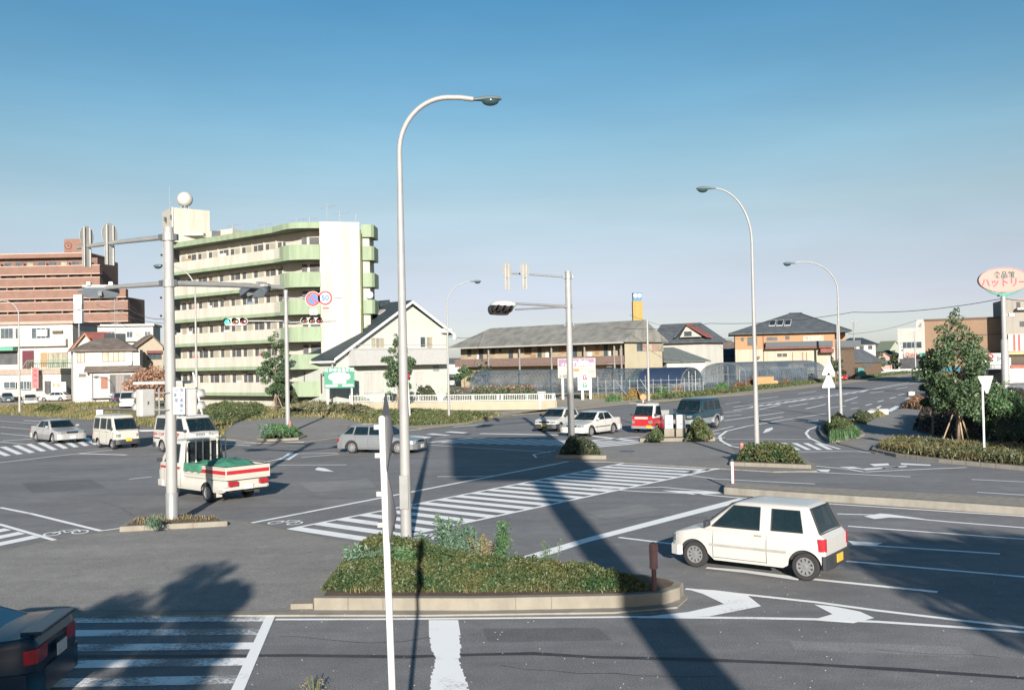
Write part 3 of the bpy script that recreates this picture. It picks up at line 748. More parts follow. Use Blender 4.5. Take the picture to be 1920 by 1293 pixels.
def seated(name, label, root, at, shirt, hair, hands=None, face=0.0, sc=1.0):
    """a person sitting at the wheel: one skin-grown body with shirt, hair on top"""
    J = {'pel':(0,0,.08,.15),'wai':(-.02,0,.25,.125),'che':(-.01,0,.43,.155),'nek':(0.02,0,.60,.055),'hd0':(.03,0,.68,.082),'hd1':(.035,0,.79,.098),'hd2':(.03,0,.87,.07),
         'shL':(.0,.17,.52,.07),'elL':(.14,.26,.32,.045),'wrL':(.36,.15,.36,.03),'haL':(.44,.13,.39,.034),'shR':(.0,-.17,.52,.07),'elR':(.14,-.26,.32,.045),'wrR':(.36,-.15,.36,.03),'haR':(.44,-.13,.39,.034),
         'hiL':(.05,.10,.06,.10),'knL':(.46,.13,.14,.065),'anL':(.62,.12,-.22,.042),'toL':(.76,.12,-.25,.035),'hiR':(.05,-.10,.06,.10),'knR':(.46,-.13,.14,.065),'anR':(.62,-.12,-.22,.042),'toR':(.76,-.12,-.25,.035)}
    E = [('pel','wai'),('wai','che'),('che','nek'),('nek','hd0'),('hd0','hd1'),('hd1','hd2'),('che','shL'),('shL','elL'),('elL','wrL'),('wrL','haL'),('che','shR'),('shR','elR'),('elR','wrR'),('wrR','haR'),('pel','hiL'),('hiL','knL'),('knL','anL'),('anL','toL'),('pel','hiR'),('hiR','knR'),('knR','anR'),('anR','toR')]
    ks = list(J); me = bpy.data.meshes.new(name)
    me.from_pydata([J[k][:3] for k in ks], [(ks.index(a),ks.index(b)) for a,b in E], [])
    tmp = bpy.data.objects.new('tmp', me); COL.objects.link(tmp)
    bm_ = bmesh.new(); bm_.from_mesh(me); lay = bm_.verts.layers.skin.verify(); bm_.verts.ensure_lookup_table()
    for i,k in enumerate(ks):
        bm_.verts[i][lay].radius = (J[k][3], J[k][3]); bm_.verts[i][lay].use_root = (i == 0)
    bm_.to_mesh(me); bm_.free()
    tmp.modifiers.new('skin','SKIN'); sb = tmp.modifiers.new('sub','SUBSURF'); sb.levels = 1
    dg = bpy.context.evaluated_depsgraph_get(); out = bpy.data.meshes.new_from_object(tmp.evaluated_get(dg))
    bpy.data.objects.remove(tmp)
    out.name = name; out.materials.clear(); out.materials.append(SKIN); out.materials.append(shirt); out.materials.append(mat('trousers',(.05,.055,.07),.9))
    for p in out.polygons:
        c = p.center; p.use_smooth = True
        p.material_index = 2 if (c.z < .16 and abs(c.y) < .24 and c.x > -.2) or c.z < .05 else (1 if c.z < .575 and c.x < .33 else 0)
    # nose, ears and brow
    o = bpy.data.objects.new(name, out); COL.objects.link(o)
    tag(o, label, 'person')
    hb_ = MB(); hb_.ball((.012,0,.815),.108,.092,.10,12,8); hb_.build('hair', hair, o, 60)
    fb_ = MB(); fb_.extr([(.125,-.014,.755),(.125,.014,.755),(.14,0,.755),(.125,0,.80)][0:1]+[(.125,.014,.755),(.125,0,.80)], (.022,0,-.004)); fb_.build('nose', SKIN, o)
    for yy in (.033,-.033): MB().ball((.122,yy,.805),.010,.013,.008,8,6).build('eye', GRILLE, o)
    rz = root.rotation_euler.z; c, s_ = math.cos(rz), math.sin(rz)
    o.location = (root.location.x+at[0]*c-at[1]*s_, root.location.y+at[0]*s_+at[1]*c, at[2])
    o.rotation_euler = (0,0,rz+face); o.scale = (sc,)*3
    return o

def car(name, label, cat, group, S):
    """S: size and outline of one vehicle. Local +X is forward, origin on the ground at its middle."""
    L, W, wb = S['L'], S['W'], S['wb']; fo = S['fo']           # front overhang
    xf = fo; xr = fo+wb; r = S['r']; sill = S.get('sill', .22)
    X = lambda x: L/2-x
    top = S['top']                                             # (x from the nose, z) of hood, belt and deck
    paint, low = S['paint'], S.get('low', None)
    ar = r+S.get('gap', .055)
    root = thing(name, label, cat, (0,0,0), 0, group)
    st = {0, .03, .09, .18, .32, .5, L-.5, L-.32, L-.18, L-.09, L-.03, L}
    for c in (xf, xr):
        for k in range(-8, 9): st.add(round(c+ar*math.sin(k*math.pi/16),3))
    for x,_ in top: st.add(x)
    for k in range(1,12): st.add(round(L*k/12,2))
    st = sorted(st); st = [x for i,x in enumerate(st) if i==0 or x-st[i-1] > .008]
    nose = S.get('nose', .16)
    def plan(x):
        d = min(x, L-x); q = nose if x < L/2 else S.get('tailr', nose*.8)
        return 1-q*math.exp(-d/.14)
    def hw(x, z):
        belt = interp(top, x); h = max(0,min(1,(z-sill)/(belt-sill+1e-6)))
        sec = .955+.045*math.sin(math.pi*min(1,h*1.15+.08))**.6 if h<.95 else .955
        if h > .93: sec -= .10*(h-.93)/.07*S.get('shoulder',.35)
        return W/2*plan(x)*sec
    S['hw'] = hw
    def zlow(x):
        z = sill+ (0.10*math.exp(-x/.12) if S.get('chin',1) else 0) + .10*math.exp(-(L-x)/.12)
        for c in (xf, xr):
            d = abs(x-c)
            if d < ar: z = max(z, r+math.sqrt(max(0,ar*ar-d*d)))
        return z
    rows = [0,.12,.3,.5,.7,.85,.93,1.0]; ring = []
    split = S.get('split')
    body = MB(); N = len(rows)
    for x in st:
        zl, zt = zlow(x), interp(top, x)
        if zl > zt-.04: zl = zt-.04
        left = [(X(x), hw(x, zl+(zt-zl)*f), zl+(zt-zl)*f) for f in rows]
        crown = [(X(x), hw(x,zt)*k, zt+.035*(1-k*k)*min(1,min(x,L-x)/.3)) for k in (.85,.5,0,-.5,-.85)]
        right = [(p[0],-p[1],p[2]) for p in reversed(left)]
        ring.append(left+crown+right)
    K = len(ring[0]); vs = [p for rg in ring for p in rg]; fs = []
    for i in range(len(st)-1):
        for k in range(K-1): fs.append((i*K+k, i*K+k+1, (i+1)*K+k+1, (i+1)*K+k))
    for i in (0, len(st)-1):
        b = i*K
        for k in range(N-1):
            q = (b+k, b+K-1-k, b+K-2-k, b+k+1); fs.append(q if i==0 else q[::-1])
        q = tuple(range(b+N-1, b+K-N+1)); fs.append(q if i else q[::-1])
    body.add(vs, fs); bo = body.build('body', paint, root, 38)
    # dark floor and wheel housings
    u = MB(); zb = min(t[1] for t in top)-.06
    u.box(X(L-.12), X(.12), -W/2+.24, W/2-.24, sill+.02, zb)
    for c in (xf,xr): u.box(X(c+ar*.96), X(c-ar*.96), -W/2+.10, W/2-.10, r+.10, min(interp(top,c)-.05, r+ar*.98))
    u.build('underbody', SEAM, root)
    if low:                                                    # a lower flank in another colour
        for sd in (1,-1):
            lb = MB(); z1 = S['lowz']; rr_ = []
            for x in st:
                a = zlow(x); b_ = max(a+.004, z1)
                rr_.append([(X(x), sd*(hw(x,a+(b_-a)*f)+.004), a+(b_-a)*f) for f in (0,.33,.66,1)])
            lb.add([p for q in rr_ for p in q], [((i*4+k, i*4+k+1, (i+1)*4+k+1, (i+1)*4+k) if sd>0 else (i*4+k, (i+1)*4+k, (i+1)*4+k+1, i*4+k+1)) for i in range(len(st)-1) for k in range(3)])
            lb.build('lower_panel', low, root, 38)
    # cabin as stacked rounded outlines
    c = S['cab']                                               # x of: front base, front top, rear top, rear base ; z base, z roof ; half width top
    zb0, zt0 = c['z0'], c['z1']; wt = c.get('wt', .80); w0 = c.get('w0', .93)
    def xF(h): return c['fb']+(c['ft']-c['fb'])*h
    def xR(h): return c['rb']+(c['rt']-c['rb'])*h
    def wH(h): return W/2*(w0+(wt-w0)*h)
    lev = [(-.12,0),(0,0),(.5,.004),(.86,.008),(.95,.03),(1.0,.09)]
    cb = MB(); segs = []
    bow = c.get('bow', .05)
    for h, ins in lev:
        hh = max(0,h); f, b_, w = xF(hh)+ins, xR(hh)-ins, wH(hh)-ins
        z = zb0+(zt0-zb0)*h; pts = []
        rad = .10
        for (sx, sy) in ((0,1),(1,1),(1,-1),(0,-1)):
            cx_, cy_ = (f+rad if sx==0 else b_-rad), sy*(w-rad)
            a0 = {(0,1):180,(1,1):90,(1,-1):0,(0,-1):270}[(sx,sy)]
            for k in range(4):
                a = R(a0-k*30); pts.append((X(cx_+rad*math.cos(a)), cy_+rad*math.sin(a), z))
        # corners above are listed nose-left, tail-left, tail-right, nose-right
        segs.append(pts)
    K = len(segs[0])
    cb.add([p for q in segs for p in q], [(i*K+k,(i+1)*K+k,(i+1)*K+(k+1)%K,i*K+(k+1)%K) for i in range(len(segs)-1) for k in range(K)])
    o_ = (len(segs)-1)*K; tv = segs[-1]
    cx0 = X((xF(1)+xR(1))/2); ov = len(cb.v)
    cb.v += [(cx0+(p[0]-cx0)*.55, p[1]*.55, zt0+.028) for p in tv] + [(cx0,0,zt0+.036)]
    for k in range(K):
        cb.f.append((o_+k, ov+k, ov+(k+1)%K, o_+(k+1)%K)); cb.f.append((ov+k, ov+K, ov+(k+1)%K))
    cabin = cb.build('cabin', c.get('paint', paint), root, 38)
    if S.get('hollow'):
        n_ = len(cb.v)
        def grown(ins0, scz):
            q = MB(); ss = [[(cx0+(p[0]-cx0)*(1-ins0/1.2), p[1]*(1-ins0/.62), p[2]*1.0) for p in seg_] for seg_ in segs]
            ss[0] = [(p[0],p[1],p[2]-.05) for p in ss[0]]
            ss[-1] = [(p[0],p[1],p[2]-.035) for p in ss[-1]]
            q.add([p for g_ in ss for p in g_], [(i*K+k,(i+1)*K+k,(i+1)*K+(k+1)%K,i*K+(k+1)%K) for i in range(len(ss)-1) for k in range(K)]+[tuple(range(K)), tuple(range((len(ss)-1)*K,len(ss)*K))[::-1]])
            return q
        cutters = [grown(.055, 1)]
        def pane4(fn, h0, h1, m0, m1):
            k_ = .95
            z0_, z1_ = zb0+(zt0-zb0)*(h0+.02), zb0+(zt0-zb0)*(h1-.03)
            return [(X(fn(h0+.02)), (wH(h0)-m0)*k_, z0_),(X(fn(h0+.02)), -(wH(h0)-m0)*k_, z0_),(X(fn(h1-.03)), -(wH(h1)-m1)*k_, z1_),(X(fn(h1-.03)), (wH(h1)-m1)*k_, z1_)]
        a_ = [Vector(p)+Vector((.18,0,0)) for p in pane4(xF, c.get('wh0',.06), c.get('wh1',.90), .07, .06)]; cutters.append(MB().extr(a_, (-.4,0,0)))
        if S.get('rearglass', True):
            a_ = [Vector(p)+Vector((.18,0,0)) for p in pane4(xR, c.get('rh0',.12), c.get('rh1',.86), .10, .09)]; cutters.append(MB().extr(a_, (-.4,0,0)))
        for (x0b,x0t,x1t,x1b,h0,h1) in S['sidew']:
            pz = [(X(x0b),W,zb0+(zt0-zb0)*h0),(X(x0t),W,zb0+(zt0-zb0)*h1),(X(x1t),W,zb0+(zt0-zb0)*h1),(X(x1b),W,zb0+(zt0-zb0)*h0)]
            cutters.append(MB().extr([Vector(p) for p in pz], (0,-2*W,0)))
        # close the cabin's underside so that it is a solid, then carve it
        bmm = bmesh.new(); bmm.from_mesh(cabin.data); bmesh.ops.holes_fill(bmm, edges=[e_ for e_ in bmm.edges if e_.is_boundary], sides=0); bmesh.ops.recalc_face_normals(bmm, faces=bmm.faces); bmm.to_mesh(cabin.data); bmm.free()
        tmps = []
        for ct in cutters:
            co = ct.build('cut', SEAM); bmm = bmesh.new(); bmm.from_mesh(co.data); bmesh.ops.recalc_face_normals(bmm, faces=bmm.faces); bmm.to_mesh(co.data); bmm.free()
            md = cabin.modifiers.new('b','BOOLEAN'); md.operation = 'DIFFERENCE'; md.object = co; md.solver = 'EXACT'; tmps.append(co)
        dg = bpy.context.evaluated_depsgraph_get(); nm_ = bpy.data.meshes.new_from_object(cabin.evaluated_get(dg))
        cabin.modifiers.clear(); cabin.data = nm_; nm_.name = 'cabin'
        for p_ in nm_.polygons: p_.material_index = 0
        nm_.materials.clear(); nm_.materials.append(c.get('paint', paint)); nm_.set_sharp_from_angle(angle=R(38))
        for co in tmps: bpy.data.objects.remove(co)
        INT = mat('cabin_interior', (.045,.047,.052), .8, var=.2, vscale=3)
        ib = MB(); zi = zb0+.045
        ib.box(X(xR(0)-.12), X(xF(0)+.14), -W/2*w0+.10, W/2*w0-.10, zi-.03, zi)
        ib.box(X(xF(0)+.45), X(xF(0)+.16), -W/2*w0+.12, W/2*w0-.12, zi, zi+.05)
        ib.build('parcel_tray', INT, root)
        for xs_ in S.get('seats', [.95, 1.8]):
            for yy in (.34,-.34):
                sb_ = MB(); hx = X(xF(0)+xs_)
                sb_.obox((hx,yy,zi+(zt0-zb0)*.20),.10,.42,(zt0-zb0)*.42,0,.12); sb_.obox((hx-.03,yy,zi+(zt0-zb0)*.55),.08,.24,.14,0,.12)
                sb_.build('seat', INT, root, bevel=.03)
        st_ = MB(); hx = X(xF(0)+.62)
        st_.tube([(hx-.04+.05*math.sin(k*math.pi/8), -.34+.17*math.cos(k*math.pi/8), zi+.06+.12*math.sin(k*math.pi/8)) for k in range(17)], .012, 6, False); st_.build('steering_wheel', GRILLE, root)
    e = .007
    def onside(x, h, sd):   # point on the side glass plane
        return (X(x), sd*(wH(h)+e), zb0+(zt0-zb0)*h)
    gl = GLASST if S.get('hollow') else GLASSC
    def endpane(nm, fn, dirn, h0, h1, m0, m1):
        a = [(X(fn(h0))+dirn*e*1.5, (wH(h0)-m0), zb0+(zt0-zb0)*h0), (X(fn(h0))+dirn*e*1.5, -(wH(h0)-m0), zb0+(zt0-zb0)*h0),
             (X(fn(h1))+dirn*e*1.5, -(wH(h1)-m1), zb0+(zt0-zb0)*h1), (X(fn(h1))+dirn*e*1.5, (wH(h1)-m1), zb0+(zt0-zb0)*h1)]
        if S.get('hollow'):
            fr = MB(); lp = [Vector(p) for p in a]; fr.tube(lp+[lp[0]], .018, 5, False); fr.build(nm+'_seal', SEAM, root)
        else: MB().extr([Vector(p) for p in a], (-dirn*.02,0,0)).build(nm+'_seal', SEAM, root)
        cen = sum((Vector(p) for p in a), Vector())/4
        return MB().extr([cen+(Vector(p)-cen)*Vector((1,.955,.93)).x if False else Vector((p[0]+dirn*.003, cen.y+(p[1]-cen.y)*.955, cen.z+(p[2]-cen.z)*.92)) - Vector(((p[0]-cen.x)*.08,0,0)) for p in a], (-dirn*.012,0,0)).build(nm, gl, root)
    endpane('windshield', xF, 1, c.get('wh0',.06), c.get('wh1',.90), .07, .06)
    if S.get('rearglass', True): endpane('rear_window', xR, -1, c.get('rh0',.12), c.get('rh1',.86), .10, .09)
    for sd in (1,-1):
        for (x0b,x0t,x1t,x1b,h0,h1) in S['sidew']:
            a = [onside(x0b,h0,sd), onside(x0t,h1,sd), onside(x1t,h1,sd), onside(x1b,h0,sd)]
            if sd < 0: a = a[::-1]
            cen = sum((Vector(p) for p in a), Vector())/4
            if S.get('hollow'):
                fr = MB(); lp = [Vector(p) for p in a]; fr.tube(lp+[lp[0]], .011, 5, False); fr.build('window_seal', SEAM, root)
            else: MB().extr([cen+(Vector(p)-cen)*1.06 for p in a], (0,-sd*.02,0)).build('window_seal', S.get('sealm', SEAM), root)
            MB().extr([Vector(p)+Vector((0,sd*.003,0)) for p in a], (0,-sd*.01,0)).build('side_window', gl, root)
        # door gaps
        db = MB()
        for x in S.get('doors', []):
            db.tube([(X(x), sd*(hw(x,z)+.001), z) for z in [max(zlow(x)+.02,sill+.05)+(interp(top,x)-.03-max(zlow(x)+.02,sill+.05))*k/6 for k in range(7)]], .006, 4)
        xs_ = S.get('doors', [])
        if xs_:
            zz = sill+.06
            db.tube([(X(xs_[0]+(xs_[-1]-xs_[0])*k/5), sd*(hw(xs_[0]+(xs_[-1]-xs_[0])*k/5, zz)+.001), zz) for k in range(6)], .005, 4)
            db.build('door_gap', SEAM, root)
        for x in S.get('handles', []):
            z = interp(top,x)-.13; MB().obox((X(x), sd*(hw(x,z)+.012), z), .15, .024, .03).build('door_handle', S.get('handlem', paint), root, bevel=.006)
        if S.get('strip'):
            z = S['strip']; sb = MB(); xs2 = [xf+ar+.03+(xr-ar-xf-ar-.06)*k/8 for k in range(9)]
            for a_,b_ in zip(xs2,xs2[1:]): sb.add([(X(a_),sd*(hw(a_,z-.025)+.012),z-.025),(X(b_),sd*(hw(b_,z-.025)+.012),z-.025),(X(b_),sd*(hw(b_,z+.025)+.012),z+.025),(X(a_),sd*(hw(a_,z+.025)+.012),z+.025)],[(0,1,2,3) if sd<0 else (3,2,1,0)])
            sb.build('side_moulding', S.get('stripm', BUMP_D), root)
        mx = c['fb']+.18+S.get('mirx',0); mz = zb0+.10
        mm = MB(); mm.obox((X(mx), sd*(W/2+.07), mz), .09, .17, .12); mm.obox((X(mx), sd*(W/2-.03), mz-.03), .04, .12, .04)
        mm.build('side_mirror', S.get('mirm', paint), root, bevel=.015)
        for x in (xf, xr): wheel(root, X(x), sd*(W/2-.115), r, S.get('tw',.18), S.get('rimm',RIM), S.get('spokes',8))
    # nose and tail
    fw = hw(0.0, .5); lz = S['lz']
    def band(nm, x, sd_end, z0, z1, ext, m, y0=-1, y1=1, out=.03):
        """a strip wrapped round the nose (x=0) or the tail (x=L)"""
        mb = MB(); n = 14; pts = []
        for k in range(n+1):
            t = y0+(y1-y0)*k/n; a = abs(t); flat = .80
            if a < flat: xx = 0; yy = t/flat*hw(0 if sd_end>0 else L, (z0+z1)/2)
            else:
                q = (a-flat)/(1-flat); xx = ext*q; yy = math.copysign(hw(xx if sd_end>0 else L-xx, (z0+z1)/2), t)
            nx = out*(1 if a<flat else (1-(a-flat)/(1-flat))); ny = out*(0 if a<flat*.9 else 1)*math.copysign(1,t)
            pts.append((sd_end*(L/2-xx+nx), yy+ny))
        inn = [(p[0]-sd_end*.08, p[1]*(.90)) for p in pts]
        v = [(a[0],a[1],z) for z in (z0,z1) for a in pts]+[(a[0],a[1],z) for z in (z0,z1) for a in inn]; M = n+1
        f = []
        for k in range(n):
            f += [(k,k+1,M+k+1,M+k),(2*M+k,3*M+k,3*M+k+1,2*M+k+1),(M+k,M+k+1,3*M+k+1,3*M+k),(k,2*M+k,2*M+k+1,k+1)]
        f += [(0,M,3*M,2*M),(n,2*M+n,3*M+n,M+n)]
        if sd_end < 0: f = [q[::-1] for q in f]
        return mb.add(v,f).build(nm, m, root, 35)
    fb = S.get('fbump', (sill+.0, sill+.24)); rb_ = S.get('rbump', (sill+.02, sill+.26))
    band('front_bumper', 0, 1, fb[0], fb[1], min(.42, xf-ar-.04), S.get('fbumpm', S.get('bumpm', paint)), out=.05)
    band('rear_bumper', L, -1, rb_[0], rb_[1], min(.38, L-xr-ar-.04), S.get('bumpm', paint), out=.05)
    hz = S.get('hz', (lz-.065, lz+.065)); hi = S.get('hi', .52)
    band('headlight', 0, 1, hz[0], hz[1], .16, S.get('lensm', LENS), hi, .95, .012); band('headlight', 0, 1, hz[0], hz[1], .16, S.get('lensm', LENS), -.95, -hi, .012)
    if S.get('grille', True): band('grille', 0, 1, hz[0]+.01, hz[1]-.01, .1, GRILLE, -hi+.06, hi-.06, .008)
    tz = S.get('tz', (lz-.05, lz+.12)); ti = S.get('ti', .55)
    band('tail_light', L, -1, tz[0], tz[1], .14, TAIL, ti, .97, .014); band('tail_light', L, -1, tz[0], tz[1], .14, TAIL, -.97, -ti, .014)
    pm = S.get('plate', PL_W); pz = S.get('pz', sum(fb)/2); py_ = S.get('py', 0)
    MB().box(L/2+.055, L/2+.07, py_-.165, py_+.165, pz-.08, pz+.08).build('licence_plate', pm, root)
    pz2 = S.get('pz2', pz+.12); MB().box(-L/2-.075, -L/2-.06, -.165, .165, pz2-.08, pz2+.08).build('licence_plate', pm, root)
    for k in (-.22,.22): MB().tube([(X(c['fb']-.02), k*1.3, zb0+.03),(X(xF(.35)-.03), k*1.3+.28, zb0+(zt0-zb0)*.35+.015)], .009, 5).build('wiper', SEAM, root)
    if S.get('lowsign'): pass
    root['L'] = L
    return root


def place(root, S, pf, pr, scale=1.0):
    """pf, pr: where the photo shows the near front and rear wheels touching the road"""
    a, b = G(*pf), G(*pr); d = (a-b); d.z = 0; d.normalize()
    near = -1 if Vector((-d.y,d.x,0)).dot(Vector((-(a+b).x/2,-(a+b).y/2,0))) < 0 else 1     # +1: left side faces the camera
    mid = (a+b)/2; mid.z = 0
    n = Vector((-d.y,d.x,0))*near
    mid -= n*(S['W']/2-.06)
    xm = S['L']/2-(S['fo']+S['wb']/2)          # local x of the wheelbase middle
    mid -= d*xm
    root.location = (mid.x, mid.y, 0.0); root.rotation_euler = (0,0,math.atan2(d.y,d.x))
    del_keys = [k for k in ('L',) if k in root.keys()]
    for k in del_keys: del root[k]
    return root
def base(**k): return k

# -- white hatchback crossing in front
S_HATCH = base(hollow=1, L=3.27, W=1.40, wb=2.33, fo=.55, r=.27, sill=.21, top=[(0,.62),(.10,.70),(.55,.80),(.80,.86),(1.0,.90),(2.9,.92),(3.15,.90),(3.27,.80)],
  paint=P_WHITE, lz=.60, nose=.22, tailr=.10, cab=dict(fb=.72,ft=1.42,rt=2.92,rb=3.16,z0=.86,z1=1.41,wt=.80,w0=.96,rh0=.05,rh1=.90),
  sidew=[(.96,1.42,1.98,1.98,.06,.86),(2.22,2.22,2.78,2.86,.10,.84)], doors=[.98,2.12], handles=[1.95], bumpm=BUMP_D, fbumpm=P_WHITE, strip=.52, stripm=mat('moulding_offwhite',(.40,.38,.34),.5), fbump=(.24,.44), rbump=(.24,.50), plate=PL_Y, pz=.34, pz2=.40,
  handlem=mat('beige_trim',(.36,.30,.22),.5), tz=(.58,.82), ti=.74, hz=(.52,.64), mirm=BUMP_D, tw=.15, spokes=10)
c1 = car('hatchback', 'small white two-door hatchback crossing the near carriageway', 'car', None, S_HATCH)
place(c1, S_HATCH, (1306,1063), (1508,1088))

# -- dark liftback leaving the picture at the lower left
S_LIFT = base(L=4.45, W=1.70, wb=2.55, fo=.88, r=.31, sill=.20, top=[(0,.60),(.15,.68),(1.2,.84),(1.5,.90),(3.6,.94),(4.2,.98),(4.36,1.0),(4.45,.86)],
  paint=P_DARK, lz=.62, nose=.16, tailr=.16, cab=dict(fb=1.35,ft=2.0,rt=2.75,rb=4.02,z0=.90,z1=1.36,wt=.74,w0=.90,rh0=.05,rh1=.93,rad=.1),
  sidew=[(1.70,2.05,2.42,2.42,.10,.82),(2.50,2.50,2.95,3.45,.10,.80)], doors=[1.55,2.46,3.4], handles=[2.3,3.2], strip=.50, bumpm=P_DARK, fbump=(.22,.50), rbump=(.24,.56), plate=PL_W, pz2=.68, tz=(.66,.84), ti=.42)
c2 = car('liftback', 'dark blue liftback with red tail lights, cut off by the lower left corner', 'car', None, S_LIFT)
c2.location = (-8.32,12.55,0); c2.rotation_euler = (0,0,R(186)); del c2['L']
MB().box(-2.26,-2.0,-.62,.62,.985,1.03).build('spoiler', P_DARK, c2, bevel=.012)

# -- silver estate crossing behind the lamp post
S_EST = base(hollow=1, L=4.25, W=1.69, wb=2.52, fo=.88, r=.30, sill=.21, top=[(0,.58),(.15,.66),(1.15,.82),(1.4,.88),(4.0,.92),(4.2,.88),(4.25,.8)],
  paint=P_GREYSIL, lz=.60, nose=.2, tailr=.12, cab=dict(fb=1.22,ft=2.05,rt=3.55,rb=4.08,z0=.88,z1=1.38,wt=.76,w0=.92),
  sidew=[(1.62,2.05,2.45,2.45,.08,.84),(2.53,2.53,3.20,3.30,.08,.84),(3.38,3.30,3.50,3.86,.14,.80)], doors=[1.5,2.49,3.2], handles=[2.35], bumpm=P_GREYSIL, fbump=(.22,.50), rbump=(.24,.56), hz=(.54,.66))
c3 = car('estate_car', 'grey silver estate car driving right behind the tall lamp post', 'car', None, S_EST)
place(c3, S_EST, (754,851), (653,849.5))

# -- two-tone saloon on the left
S_SAL = base(hollow=1, L=4.69, W=1.69, wb=2.68, fo=.92, r=.31, sill=.20, top=[(0,.66),(.12,.72),(1.25,.86),(1.5,.90),(3.75,.94),(4.5,.96),(4.69,.88)],
  paint=P_SILV, low=P_LOWGREY, lowz=.50, lz=.66, nose=.14, cab=dict(fb=1.38,ft=2.0,rt=3.2,rb=3.85,z0=.90,z1=1.37,wt=.74,w0=.92),
  sidew=[(1.66,2.06,2.48,2.48,.08,.84),(2.56,2.56,3.10,3.42,.08,.84)], doors=[1.55,2.52,3.5], handles=[2.35,3.2], bumpm=P_SILV, fbump=(.26,.54), rbump=(.26,.54), hz=(.60,.74), hi=.46, handlem=GRILLE)
c4 = car('saloon_car', 'silver saloon with grey lower flanks waiting beside the kei van on the left', 'car', None, S_SAL)
place(c4, S_SAL, (104.5,832), (64,827.3))

# -- kei van
S_KVAN = base(hollow=1, seats=[.95,1.9], L=3.27, W=1.39, wb=1.86, fo=.62, r=.265, sill=.24, top=[(0,.92),(.06,1.0),(.2,1.04),(.5,1.06),(3.2,1.08),(3.27,1.06)],
  paint=P_WHITE2, lz=.76, nose=.16, tailr=.06, cab=dict(fb=.20,ft=.68,rt=3.12,rb=3.20,z0=1.02,z1=1.84,wt=.86,w0=.985,wh0=.06,wh1=.80),
  sidew=[(.55,.82,1.22,1.22,.08,.78),(1.36,1.36,2.10,2.10,.08,.78),(2.28,2.28,2.92,2.98,.08,.78)], doors=[.48,1.28,2.2], handles=[1.18,1.42], strip=None, bumpm=BUMP_D, fbump=(.28,.54), rbump=(.26,.48), plate=PL_Y, pz=.52, grille=False, hz=(.68,.84), hi=.62, handlem=GRILLE, mirm=BUMP_D, tw=.15, mirx=.1)
c5 = car('kei_van', 'small cream white kei van with a yellow number plate, waiting on the left', 'van', None, S_KVAN)
place(c5, S_KVAN, (216,842.5), (180,838.3))

# -- lettered van with loudspeakers
S_VAN = base(hollow=1, L=4.2, W=1.69, wb=2.2, fo=.95, r=.31, sill=.24, top=[(0,.98),(.06,1.05),(.25,1.12),(.6,1.14),(4.1,1.16),(4.2,1.12)],
  paint=P_WHITE, lz=.80, nose=.14, tailr=.06, cab=dict(fb=.26,ft=.95,rt=4.02,rb=4.12,z0=1.10,z1=1.93,wt=.84,w0=.98,wh0=.04,wh1=.84),
  sidew=[(.72,1.15,1.62,1.62,.06,.82),(1.78,1.78,2.70,2.70,.08,.80),(2.86,2.86,3.80,3.84,.08,.80)], doors=[.62,1.7,2.78], handles=[1.6], strip=None, bumpm=BUMP_D, fbump=(.26,.62), rbump=(.26,.50), grille=False, hz=(.68,.84), hi=.60, mirm=BUMP_D)
c6 = car('campaign_van', 'white van with lettering on its nose and flank, half hidden behind the signal pole', 'van', None, S_VAN)
place(c6, S_VAN, (347,851.5), (301,846.5))
TXG = mat('lettering_grey',(.10,.13,.13),.6,var=0); TXR = mat('lettering_red',(.55,.05,.05),.6,var=0)
text('lettering', 'クロロ', TXG, c6, (2.125,-.32,1.0), .17, (R(84),0,R(90)))
text('lettering', 'フレー', TXG, c6, (2.125,.36,1.0), .17, (R(84),0,R(90)))
text('lettering', 'クリーニング', TXR, c6, (-1.35,-.858,.92), .20, (R(90),0,0))
text('lettering', 'ア', TXR, c6, (.75,-.858,.90), .34, (R(90),0,0))
MB().box(-1.9,-1.2,-.862,-.855,.70,.76).build('door_rail', SEAM, c6)
t_ = MB(); t_.tube([(-1.7,-.6,2.02),(.9,-.6,2.02)],.02,6); t_.tube([(-1.7,.6,2.02),(.9,.6,2.02)],.02,6)
for xx in (-1.5,-.4,.7): t_.tube([(xx,-.72,1.92),(xx,-.6,2.02),(xx,.6,2.02),(xx,.72,1.92)],.018,6)
t_.build('roof_rack', BUMP_D, c6)

# -- hatchback behind the white saloon
S_H3 = base(hollow=1, L=3.7, W=1.60, wb=2.3, fo=.72, r=.275, sill=.22, top=[(0,.62),(.10,.72),(1.0,.86),(1.2,.90),(3.5,.93),(3.7,.85)],
  paint=P_WHITE, low=BUMP_D, lowz=.44, lz=.64, nose=.18, cab=dict(fb=1.05,ft=1.72,rt=3.2,rb=3.58,z0=.88,z1=1.38,wt=.78,w0=.93),
  sidew=[(1.36,1.78,2.35,2.35,.08,.84),(2.46,2.46,3.05,3.2,.08,.82)], doors=[1.3,2.4], handles=[2.2], bumpm=BUMP_D, fbump=(.24,.50), rbump=(.24,.5), plate=PL_Y, pz=.44, hz=(.56,.68), hi=.56, mirm=BUMP_D)
c7 = car('compact_car', 'white compact car with black bumpers and yellow plate, nose out behind the white saloon', 'car', None, S_H3)
place(c7, S_H3, (1047,809.5), (1084,803.5))
